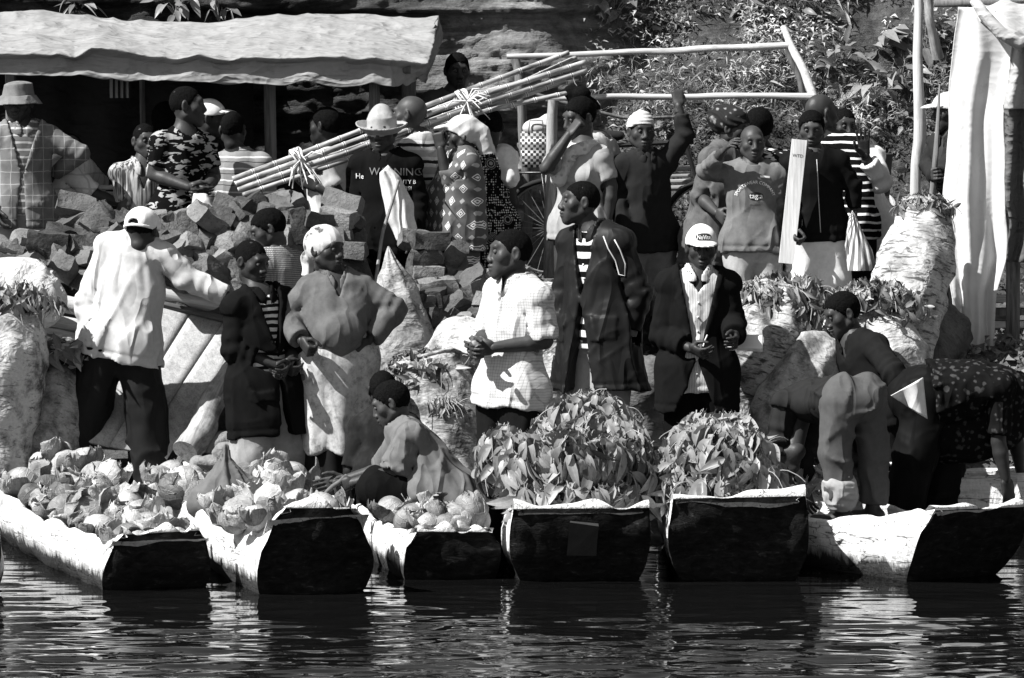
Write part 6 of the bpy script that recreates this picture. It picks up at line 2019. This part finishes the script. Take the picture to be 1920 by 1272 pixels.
p.top_garment('polo_shirt', T_('polo_stripe', .22, pattern='hstripe2', freq=13.5, duty=.13, col2=.62, col3=.015), sleeve=(.85, .85), hem=.14, collar=.045, wr=.004, flare=.015); p.trousers(BLACKTR)
p = Person('holder', 'man in profile in the shade, facing left under the sugar cane', 25.3, (607, 203), (616, 290), (606, 440), -110, (-118, -4, 0), 1.0, .025, 'short', hand_l='grip', hand_r='grip',
           arm_l=[(640, 372, 0), (596, 352, 0)], arm_r=[(590, 370, 0), (570, 345, 0)])
p.top_garment('shirt', T_('white_shirt_b', .55), sleeve=(.7, .7), hem=.18, wr=.006); p.trousers(BLACKTR)
p = Person('felt', 'young man in felt hat and black printed hoodie holding a stick', 24.4, (714, 212), (724, 292), (722, 445), -8, (-12, -4, 2), 1.02, .04, 'buzz', hand_r='grip', hand_l='relaxed',
           arm_r=[(672, 372, 0), (712, 434, -1)], arm_l=[(786, 375, 0), (780, 450, -1)])
p.top_garment('hoodie', T_('black_hoodie', .014), off=.022, sleeve=(1.9, 1.9), hem=.1, wr=.006, neck_r=.078, collar=.03)
p.text('hoodie', 'WARNING', .066, (.075, .405), simple('grey_print', .16, .8, .1, .1, 5, 0)); p.text('hoodie', 'STUPIDITY B', .034, (.105, .345), INK); p.text('hoodie', 'ABLE VISI', .034, (.105, .305), INK); p.text('hoodie', 'He', .046, (-.15, .375), INK)
p.trousers(BLACKTR); p.headgear('fedora', T_('felt', .32, dirt=.5, dscale=4))
# cloth hanging over the stick hand
_c = P(745, 395, 24.15); _r = thing('white_cloth', 'white stained cloth hung over the front of the black hoodie', 'cloth', _c)
_G = np.array([[P(np.interp(v, [0, .3, .7, 1], [712, 716, 726, 745]) * (1 - u) + np.interp(v, [0, .15, .5, .85, 1], [726, 748, 775, 782, 765]) * u, 325 + 128 * v - 14 * u * (1 - v) , 24.17 - .05 * math.sin(u * 3.1) - .05 * v + .012 * math.sin(u * 13 + v * 4)) for v in np.linspace(0, 1, 30)] for u in np.linspace(0, 1, 26)])
add('cloth', grid_mesh('cloth', _G + .006 * vnoise(_G * 14, 3)[..., None] - _c, thick=.004), T_('stained_white', .62, dirt=.35), _r)
stick('walking_stick', 'straight stick gripped by the man in the felt hat beside the grey sack', 'stick', [(748, 338, 24.1), (716, 440, 24.02), (690, 640, 23.3)], .011, wood('stick_wood', .32, .15, 0))
p = Person('baldstripe', 'bald man in white shirt with dark stripes seen from behind under the sugar cane', 24.75, (768, 180), (792, 264), (800, 410), -128, (-108, 0, 0), 1.04, .05, None,
           arm_l=[(826, 350, 0), (818, 420, 0)], arm_r=[(752, 330, 1), (740, 270, 0)])
p.top_garment('shirt', T_('striped_white', .55, pattern='hstripe2', freq=9.5, duty=.42, col2=.34, col3=.02), sleeve=(1.6, 1.6), hem=.16, collar=.035, wr=.005, flare=.02); p.trousers(DARKTR)
p = Person('dressdiamond', 'woman facing left in diamond-patterned wrap with white headcloth', 24.6, (862, 222), (868, 294), (852, 425), -78, (-92, -8, 0), .96, .035, 'buzz', female=True, fat=1.08, hand_l='fist',
           arm_l=[(838, 338, 0), (826, 278, 0)])
DIA = T_('diamond_print', .10, pattern='diamond', freq=15, crease=.5)
p.top_garment('wrap', DIA, off=.034, sleeve=(1.3, 1.0), hem=.12, wr=.008, flare=.05, loose=.03); p.skirt(DIA, .30, .2, .19, 'wrap_skirt'); p.skirt(T_('plain_skirt', .05), .78, .15, .17, 'underskirt'); p.headgear('drape', T_('headcloth_white', .5, dirt=.15))
p = Person('dressdots', 'woman in dotted dress seen from behind, white cloth around her shoulders', 25.05, (915, 208), (908, 288), (914, 420), -150, (-160, -15, 0), .96, .02, 'short', female=True)
DOT = T_('dotted_print', .015, pattern='dots', freq=62, col2=.5)
p.top_garment('dress', DOT, off=.018, sleeve=(.5, .5), hem=.1, wr=.005, flare=.02); p.skirt(DOT, .55, .17, .2, 'dress_skirt')
_F = Field(p.neck - .35, p.neck + .3, .011); _F.cone(p.neck + p.l * .16 - p.u * .05, p.neck - p.l * .16 - p.u * .04, .085, .08, .02); _F.cone(p.neck - p.l * .1 - p.u * .03 - p.f * .04, p.neck - p.u * .16 - p.f * .1 - p.l * .12, .08, .06, .04)
_F.wrinkle(lambda q: -(1 - np.abs(vnoise(q * [16, 16, 28], 8)) * 2) * .01); _v, _f = _F.mesh(); p.emit('shoulder_cloth', _v, _f, T_('shoulder_cloth', .62, dirt=.15))
p = Person('hillman', 'young man in dark t-shirt standing up at the rock face', 26.45, (858, 101), (852, 176), (848, 320), 6, (12, -6, 0), 1.0, .03, 'short')
p.top_garment('t_shirt', T_('grey_tee', .07), sleeve=(.7, .7), hem=.1, neck_r=.075); p.trousers(DARKTR)
p = Person('bun', 'woman with piled-up black hair looking right, behind the grey t-shirt', 25.0, (1104, 184), (1122, 262), (1112, 412), 62, (78, -14, 0), 1.0, .05, 'bun', female=True,
           arm_l=[(1165, 330, 0), (1150, 400, 0)])
p.top_garment('blouse', T_('blouse_print', .35, pattern='floral', freq=16, col2=.7), sleeve=(.8, .8), hem=.12, wr=.006); p.skirt(T_('skirt_print', .06, pattern='dots', freq=50, col2=.45), .75, .17, .2)
p = Person('wiper', 'woman in plain grey t-shirt wiping her nose with her fist', 24.55, (1080, 186), (1094, 276), (1086, 424), -38, (-56, -16, -4), 1.03, .05, 'short', female=True, hand_r='fist',
           arm_r=[(1024, 316, -1), (1068, 252, 0)], arm_l=[(1146, 350, 0), (1138, 420, 0)])
p.top_garment('t_shirt', T_('grey_cotton', .30, crease=1.4), off=.014, sleeve=(.8, .8), hem=.10, wr=.005, neck_r=.074, flare=.01); p.skirt(T_('dark_skirt', .025), .75, .15, .14, n=5); 
_F = Field(p.neck - .3, p.neck + .22, .008)
for _a in np.linspace(0, 2 * math.pi, 14, endpoint=False):
    _b = _a + 2 * math.pi / 14; _q = lambda t: p.neck + p.u * (.012 + .02 * math.cos(t)) * 1 + p.l * .085 * math.sin(t) + p.f * (.03 + .085 * math.cos(t)) - p.u * .05 * max(0, math.cos(t))
    _F.cone(_q(_a), _q(_b), .034, .034, .02)
_F.cone(p.neck + p.f * .12 - p.u * .06, p.neck + p.f * .14 - p.l * .07 - p.u * .2, .035, .05, .03); _F.ell(p.neck + p.f * .13 - p.u * .05 - p.l * .02, (.05, .05, .05), .03)
_F.wrinkle(lambda q: -(1 - np.abs(vnoise(q * [26, 26, 30], 12)) * 2) * .008); _v, _f = _F.mesh(); p.emit('scarf', _v, _f, T_('pale_scarf', .55, pattern='floral', freq=30, col2=.35))
p = Person('reacher', 'young man in knit cap and dark shirt gripping the rail overhead', 25.0, (1203, 214), (1208, 292), (1214, 442), 14, (14, -2, 0), .99, .04, 'buzz', hand_l='grip',
           arm_l=[(1284, 254, 0), (1272, 198, 0)], arm_r=[(1160, 372, 0), (1172, 440, -1)], hold_l=((-.05, .25, 1), (.0, 1, -.2)))
p.top_garment('shirt', T_('dark_shirt_a', .045), off=.014, sleeve=(1.7, 1.9), hem=.1, collar=.045, placket=True, wr=.006); p.trousers(GREYTR); p.headgear('knit', T_('knit', .5, dirt=.3, dscale=5))
p = Person('wrapwoman', 'woman in dark headwrap and grey wool shawl turned to the right', 24.95, (1376, 208), (1358, 285), (1340, 440), 58, (72, -3, 0), 1.0, .05, 'buzz', female=True,
           arm_r=[(1312, 370, 0), (1345, 400, -1)])
SHAWL = T_('wool_shawl', .10, dirt=.4, dscale=40, crease=1.6); p.top_garment('shawl', SHAWL, off=.035, sleeve=(1.2, 1.2), hem=.2, wr=.009, flare=.05, loose=.03); p.skirt(T_('black_skirt', .015), .8, .17, .2); p.headgear('wrap', T_('wrap_print', .05, pattern='floral', freq=24, col2=.22))
p = Person('backhead', 'boy with round black hair turned away behind the bald boy', 25.2, (1424, 207), (1432, 288), (1436, 430), 168, (172, 0, 0), .96, .02, 'afro')
p.top_garment('shirt', T_('zebra_print', .03, pattern='camo', col2=.6), sleeve=(.9, .9), hem=.1); p.trousers(DARKTR)
p = Person('sweatboy', 'boy with shaved head in grey lettered sweatshirt, hand raised to his shoulder', 24.4, (1411, 235), (1413, 312), (1412, 455), 2, (8, -3, 0), .96, .05, None, hand_r='relaxed',
           arm_r=[(1322, 322, 0), (1356, 284, -1)], arm_l=[(1462, 392, 0), (1458, 468, -1)])
p.top_garment('sweatshirt', T_('grey_sweat', .14, dirt=.35, crease=1.5), off=.026, sleeve=(1.72, 1.75), hem=.06, wr=.010, neck_r=.07, flare=.0)
p.text('sweatshirt', 'SPORTSWEAR COMPANY', .027, (.0, .375), INK, arc=.125)
_uv = [(.075 * math.cos(a) * .62 + .005, .288 + .026 * math.sin(a)) for a in np.linspace(0, 2 * math.pi, 20, endpoint=False)]
_q = p.on_front('sweatshirt', [(.005, .288)] + _uv, .002); add('badge', new_mesh('badge', p.loc(_q), [[0, i, i % 20 + 1] for i in range(1, 21)], False), INK_D, p.root)
p.text('sweatshirt', 'tag:a', .046, (.005, .29), INK); p.text('sweatshirt', 'division', .022, (.0, .235), INK_D)
_q = p.on_front('sweatshirt', [(.03, .405), (.09, .40), (.09, .412), (.03, .417)], .003); add('label_patch', new_mesh('label_patch', p.loc(_q), [[0, 1, 2, 3]], False), INK, p.root)
p.trousers(T_('jeans', .36, dirt=.3), off=.018); p.g
p = Person('baldback', 'bald man in black sweater with white stripes, head turned right', 24.95, (1543, 178), (1562, 264), (1588, 420), 148, (118, -4, 0), 1.04, .04, None)
p.top_garment('sweater', T_('striped_sweater', .012, pattern='hstripe', freq=20, duty=.28, col2=.62), off=.02, sleeve=(1.9, 1.9), hem=.12, wr=.004); p.trousers(DARKTR)
p = Person('waver', 'person in white shirt holding up an open hand, mostly behind the striped sweater', 25.25, (1584, 204), (1598, 286), (1622, 425), 25, (15, -4, 0), 1.0, .03, 'buzz', hand_l='open',
           arm_l=[(1650, 342, ('d', -.38)), (1622, 292, ('d', -.5))], hold_l=((-.12, -.1, 1), (.2, -1, .1)))
p.top_garment('shirt', T_('white_shirt_c', .65), off=.02, sleeve=(1.8, 1.9), hem=.2, wr=.008, sl_off=.03); p.trousers(DARKTR)
p = Person('blackboy', 'boy in black zipped jacket and white trousers holding the pale board', 24.42, (1522, 209), (1526, 290), (1532, 432), 4, (-4, -12, 0), .96, .05, 'short', hand_r='grip', hand_l='grip',
           arm_r=[(1488, 372, 0), (1490, 430, -1)], arm_l=[(1600, 350, 0), (1602, 396, 0)])
p.top_garment('jacket', T_('black_shell', .016, rough=.6), off=.026, sleeve=(1.9, 1.9), hem=.07, collar=.045, wr=.006, flare=.03, neck_r=.072)
p.strip('jacket', [(0, .44 - .045 * i) for i in range(11)], .003, simple('zip', .35, .4, .5, .1, 5, 0), 'zip')
p.trousers(T_('white_trousers', .72), off=.03, wide=.02)
p = Person('spear', 'man in pale cap and dark coat holding a pole, half behind the white sheet', 24.75, (1778, 176), (1790, 258), (1786, 400), -58, (-78, -4, 0), 1.0, .045, 'buzz', hand_l='grip', hand_r='grip',
           arm_l=[(1762, 330, 0), (1752, 328, -1)], arm_r=[(1742, 310, 0), (1752, 335, -1)])
p.top_garment('coat', T_('dark_coat', .05), off=.03, sleeve=(1.9, 1.9), hem=.15, collar=.045, open_=(.5, .05, .01), lapel=.04, wr=.007, neck_r=.075); p.trousers(DARKTR); p.headgear('cap', T_('pale_cap', .55))
stick('pole_staff', 'pointed wooden pole upright in the hands of the man behind the white sheet', 'pole', [(1748, 372, 24.42), (1753, 300, 24.42), (1763, 160, 24.45)], [.02, .018, .006], wood('staff_wood', .2, .1, 0))

# -- front row
p = Person('whiteback', 'man in white shirt and white cap with his back turned, right arm stretched out', 22.95, (272, 394), (258, 452), (228, 632), 172, (158, -16, 0), 1.08, .035, 'buzz', h=.012, hand_l=None, hand_r='relaxed',
           arm_l=[(164, 570, 0), (186, 648, -1)], arm_r=[(350, 522, 0), (428, 556, 0)], legs={'l': [(170, 758, 0), (126, 874, 0)], 'r': [(272, 770, 0), (282, 905, 0)]})
p.top_garment('shirt', T_('white_cotton', .47, crease=1.3), off=.026, sleeve=(2.1, 1.95), hem=.13, collar=.045, wr=.009, flare=.03, sl_off=.03, loose=.02); p.trousers(T_('black_slacks', .03, rough=.65, spec=.08), off=.024, wide=.042, wr=.008); p.headgear('capback', T_('white_cap_b', .72, crease=.3)); p.shoes(SHOE)
p = Person('tweed', 'man in tweed jacket bending his head, between the white and black jackets', 23.45, (487, 396), (516, 482), (532, 640), -132, (-84, -24, 0), 1.02, .045, 'short')
p.top_garment('jacket', T_('tweed', .10, pattern='tweed', col2=.42), off=.028, sleeve=(1.9, 1.9), hem=.2, collar=.045, wr=.006, flare=.02); p.trousers(DARKTR)
p = Person('blackcoat', 'thin man in loose black jacket and pale trousers looking down at his hands', 22.42, (477, 453), (486, 552), (500, 722), 34, (48, -14, 4), 1.02, .03, 'buzz', h=.012, hand_r='hold', hand_l='hold',
           arm_r=[(440, 656, 0), (520, 686, -1)], arm_l=[(556, 640, 0), (540, 684, -1)], stance=.13)
p.top_garment('t_shirt', T_('bw_stripe', .03, pattern='hstripe', freq=26, duty=.5, col2=.6), off=.008, sleeve=(0, 0), hem=.05, neck_r=.074, wr=.003)
p.top_garment('jacket', T_('black_wool', .016), off=.034, sleeve=(1.55, 1.5), hem=.28, open_=(.36, .075, .05), lapel=.045, collar=.04, wr=.008, flare=.05, sl_off=.03, pockets=((-.12, -.05, .07, .028, .01),), neck_r=.075, loose=.02)
p.trousers(T_('pale_trousers', .26, dirt=.2), off=.03, wide=.045, wr=.007); p.shoes(SHOE)
p = Person('scarfwoman', 'stout woman in white headscarf and grey fleece, hands on hips', 22.5, (611, 430), (628, 524), (632, 672), 12, (52, 0, 0), 1.04, .035, None, female=True, fat=1.18, h=.012, hand_l='fist', hand_r='fist',
           arm_l=[(740, 580, 0), (690, 640, -1)], arm_r=[(532, 588, 0), (566, 640, -1)])
p.top_garment('fleece', T_('grey_fleece', .12, dirt=.8, dscale=5, dcol=.06), off=.026, sleeve=(1.9, 1.9), hem=.11, wr=.008, collar=.05, open_=(.80, .035, .0), neck_r=.075, sl_off=.028)
p.skirt(T_('apron_cloth', .47, dirt=.75, dscale=22, crease=1.0), .53, .185, .20, 'apron', n=7, amp=.016); p.skirt(T_('under_skirt', .03), .80, .165, .18, 'underskirt', n=9, amp=.014); p.headgear('scarf', T_('print_scarf', .52, pattern='floral', freq=14, col2=.08, warp=.06))
p = Person('hidden', 'crouched child with black hair showing just behind the crouching man', 22.1, (718, 697), (720, 780), (724, 880), 175, (178, 0, 0), .9, .02, 'short', legs={'l': [(690, 900, 0), (690, 960, 0)], 'r': [(735, 900, 0), (735, 960, 0)]})
p.top_garment('shirt', T_('ragged_dark', .035, dirt=.5), sleeve=(.9, .9), hem=.1); p.trousers(DARKTR)
p = Person('crouch', 'man in grey shirt crouching in the low canoe, knife in hand', 21.35, (717, 720), (752, 804), (842, 932), -76, (-94, -24, 0), 1.0, .05, 'short', h=.012, hand_l='grip', hand_r='flat',
           arm_l=[(738, 888, 0), (660, 906, 0)], arm_r=[(722, 880, 1), (645, 900, 0)], legs={'l': [(704, 918, -1), (790, 985, 0)], 'r': [(712, 908, 1), (800, 975, 0)]})
p.top_garment('shirt', T_('grey_cotton_shirt', .13, crease=1.8), off=.028, sleeve=(.95, .95), hem=.14, collar=.055, wr=.013, sl_off=.045, flare=.04, loose=.03); p.trousers(BLACKTR, off=.026, wide=.02)
stick('knife', 'long knife held by the crouching man over the cabbages', 'knife', [(650, 893, 21.22), (622, 915, 21.15), (588, 944, 21.05)], [.012, .014, .003], BLADE)
p = Person('checkshirt', 'man in white checked short-sleeved shirt standing in profile facing left', 21.45, (957, 431), (974, 532), (956, 730), -50, (-76, 1, 0), 1.12, .05, 'buzz', h=.012, hand_l='hold', hand_r='hold',
           arm_l=[(1022, 640, 0), (925, 652, -1)], arm_r=[(912, 628, 0), (892, 650, -1)])
p.top_garment('shirt', T_('fine_check', .52, pattern='check', freq=62, duty=.2, col2=.24, crease=1.3), off=.026, sleeve=(.98, .98), hem=.09, collar=.05, placket=True, wr=.008, sl_off=.036, flare=.02, open_=(.8, .05, .0), pockets=((.09, .36, .05, .05, .005),), neck_r=.072); p.trousers(DARKTR, off=.02)
stick('pocket_radio', 'small pale gadget in the fingers of the man in the checked shirt', 'gadget', [(882, 630, 21.1), (894, 650, 21.1)], .014, simple('gadget', .3, .5))
p = Person('padded', 'tall man in dark padded jacket over a black and white striped shirt', 22.55, (1089, 339), (1116, 436), (1122, 612), -38, (-80, 2, 0), 1.07, .045, 'buzz', h=.012, hand_l='relaxed', hand_r='relaxed',
           arm_l=[(1198, 552, 0), (1174, 640, -1)], arm_r=[(1058, 570, 0), (1056, 655, 0)])
p.top_garment('striped_shirt', T_('bold_stripe', .015, pattern='hstripe', freq=13.5, duty=.5, col2=.62), off=.012, sleeve=(0, 0), hem=.12, wr=.003)
p.top_garment('jacket', T_('padded_nylon', .022, rough=.5, spec=.12, crease=1.0), off=.04, sleeve=(1.75, 1.75), hem=.36, open_=(.30, .07, .10), collar=.06, wr=.010, flare=.09, sl_off=.035, pockets=((.15, .0, .07, .07, .008), (-.17, .0, .06, .07, .008)), neck_r=.085, loose=.02)
PIPE = simple('piping', .5, .7, .2, .1, 5, 0)
S_, E_, W_ = p.arm['l']
p.strip('jacket', [(.13, .52), (.16, .45), (.19, .38), (.2, .30), (.235, .29), (.24, .36), (.225, .44), (.2, .5)], .004, PIPE, 'piping')
_b = MB(); _b.tube(np.stack([(E_ + (W_ - E_) * .74), (E_ + (W_ - E_) * .86)]), .05, 14, True, .05); p_m = _b.mesh('cuff', True, ang=50); p_m.vertices.foreach_set('co', p.loc(np.array([v.co[:] for v in p_m.vertices])).astype(np.float32).ravel()); add('cuff', p_m, T_('ribbed_cuff', .22), p.root)
p.buttons('striped_shirt', [.36, .28, .2], .0, INK)
p.trousers(T_('khaki', .27), off=.024, wide=.02); p.shoes(SHOE)
p = Person('oldcap', 'old man in white cap and open black jacket with pen and papers', 22.25, (1316, 428), (1310, 516), (1306, 692), -2, (4, -8, 0), 1.0, .035, 'buzz', h=.012, hand_r='hold', hand_l='hold',
           arm_r=[(1242, 628, 0), (1296, 654, -1)], arm_l=[(1372, 606, 0), (1378, 632, -1)])
p.top_garment('shirt', T_('pinstripe', .52, pattern='vstripe', freq=70, duty=.22, col2=.3, crease=.8), off=.014, sleeve=(0, 0), hem=.13, collar=.055, placket=True, open_=(.82, .045, 0), wr=.006, neck_r=.07)
p.top_garment('jacket', T_('black_suit', .018), off=.04, sleeve=(1.85, 1.8), hem=.24, open_=(.1, .10, .11), lapel=.05, collar=.03, wr=.007, flare=.05, sl_off=.034, neck_r=.085)
p.buttons('shirt', [.38, .30, .22, .14, .06, -.02], .0, INK)
p.trousers(BLACKTR); p.headgear('cap', T_('white_cap_c', .70, crease=.2))
_V, _Fc = text_geo('NoVite', .042); _th = _V[:, 0] / .11
_bd = np.array([(.045 * math.cos(a), .021 * math.sin(a)) for a in np.linspace(0, 2 * math.pi, 24, endpoint=False)])
def capwrap(V, lift):
    x = V[:, 0]; z = .080 + V[:, 1]
    y = -.008 + .119 * np.sqrt(np.clip(1 - (x / .089) ** 2 - ((z - .036) / .098) ** 2, .05, 1)) + lift
    return p.h2w(np.stack([-x, y, z], 1))
_q = capwrap(np.concatenate([[[0, 0]], _bd]), .011); add('badge', new_mesh('badge', p.loc(_q), [[0, i, i % 24 + 1] for i in range(1, 25)], False), INK_D, p.root)
add('print', new_mesh('print', p.loc(capwrap(_V * [.62, .75], .015)), _Fc, False), INK, p.root)
stick('pen', 'pen in the right hand of the old man in the cap', 'pen', [(1318, 650, 22.0), (1326, 628, 22.02)], .0045, simple('pen_plastic', .5, .4))
p = Person('darkkneel', 'man in dark long-sleeved shirt leaning forward among the sacks', 22.55, (1566, 553), (1602, 640), (1648, 772), -50, (-72, -22, 0), 1.02, .045, 'short', h=.012, hand_l='relaxed',
           arm_l=[(1676, 702, -1), (1700, 745, 0)], arm_r=[(1560, 706, 0), (1548, 760, -1)])
p.top_garment('shirt', T_('dark_shirt_b', .025), off=.022, sleeve=(1.9, 1.9), hem=.08, collar=.045, open_=(.82, .03, 0), wr=.008, sl_off=.026); p.trousers(DARKTR)
p = Person('bender', 'barefoot man bending over away from the camera in rolled grey trousers', 21.35, (1446, 826, .35), (1500, 752, .38), (1600, 752), -118, (-140, -70, 0), 1.02, .04, 'short', h=.012,
           arm_l=[(1462, 830, 0), (1478, 900, 0)], arm_r=[(1500, 840, 1), (1510, 910, 0)], legs={'l': [(1566, 856, 0), (1580, 958, 0)], 'r': [(1640, 850, 0), (1636, 950, 0)]})
p.top_garment('shirt', T_('dark_denim', .045, crease=1.6), off=.026, sleeve=(1.9, 1.9), hem=-.04, wr=.014, sl_off=.03); p.trousers(T_('grey_twill', .075, rough=.7, spec=.05, crease=.8), off=.010, cuff=(.72, .95), wide=.012, wr=.008, waist=.1)
Hj, K_, A_ = p.leg['l']; _F = Field(A_ - .3, A_ + .5, .01); _c = K_ + (A_ - K_) * .72
for _t in np.linspace(0, 1, 4): _F.cone(K_ + (A_ - K_) * (.56 + .05 * _t * 3), K_ + (A_ - K_) * (.60 + .05 * _t * 3), .088 - .005 * _t, .085, .012)
_F.wrinkle(lambda q: -(1 - np.abs(vnoise(q * [18, 18, 34], 21)) * 2) * .012); _v, _f = _F.mesh(); p.emit('rolled_cuff', _v, _f, T_('cuff_lining', .30))
p = Person('bentwoman', 'woman in dark floral dress bent double, head cut by the right edge', 21.95, (1962, 742), (1886, 722), (1738, 742), 86, (88, -48, 0), 1.06, .03, None, female=True, fat=1.12, h=.012,
           arm_r=[(1872, 828, 0), (1886, 900, 0)], arm_l=[(1905, 822, 1), (1915, 890, 0)], legs={'r': [(1716, 856, 0), (1690, 960, 0)], 'l': [(1772, 856, 0), (1762, 960, 0)]})
p.top_garment('dress', T_('dark_floral', .016, pattern='floral', freq=30, col2=.05, crease=1.0), off=.03, sleeve=(.9, .9), hem=-.03, wr=.010, flare=.03, loose=.02)
_F = Field(P(1700, 880, 21.6), P(1930, 690, 22.3), .012)
for _k in np.linspace(0, 1, 5): _a = p.hip * (1 - _k) + p.neck * _k - [0, 0, .04]; _F.cone(_a, _a - [0, 0, .20 + .06 * math.sin(_k * 3)], .15, .11, .1)
p.folds(_F, .012, 77); _v, _f = _F.mesh(); p.emit('dress_front', _v, _f, T_('dark_floral_b', .016, pattern='floral', freq=30, col2=.05, crease=1.0))
p.trousers(T_('black_legs', .012, rough=.6, spec=.06), off=.026, wide=.04, wr=.008); p.headgear('scarf', T_('dark_scarf', .06))
_c = P(1712, 735, 21.75); _G = np.array([[P(1670 + 60 * u + 8 * v, 742 - 34 * u * (1 - v) + 40 * v * u + 4 * v, 21.52 + .03 * math.sin(u * 6) + .05 * v) for v in np.linspace(0, 1, 16)] for u in np.linspace(0, 1, 20)])
add('white_flap', grid_mesh('white_flap', p.loc(_G.reshape(-1, 3)).reshape(_G.shape), thick=.004), T_('white_flap', .68), p.root)

# sack cloth pulled up in the hands of the man in camouflage
_c = P(378, 415, 24.05); _r = thing('sack_cloth', 'pale sack cloth pulled to a point by the man in camouflage', 'cloth', _c)
_F = Field(_c - [.2, .2, .25], _c + [.2, .2, .35], .009); _F.cone(P(374, 362, 24.3), P(380, 440, 24.05), .02, .14, .0, (0, (0, 1, 0), 0), .6)
_F.wrinkle(lambda q: -(1 - np.abs(vnoise(np.stack([np.arctan2(q[:, 1] - _c[1], q[:, 0] - _c[0] + .01) * 3, q[:, 2] * 3, q[:, 0] * 0], 1), 14)) * 2) * .016)
_v, _f = _F.mesh(); add('cloth', new_mesh('cloth', _v - _c, _f), T_('sackcloth', .45, dirt=.3), _r)
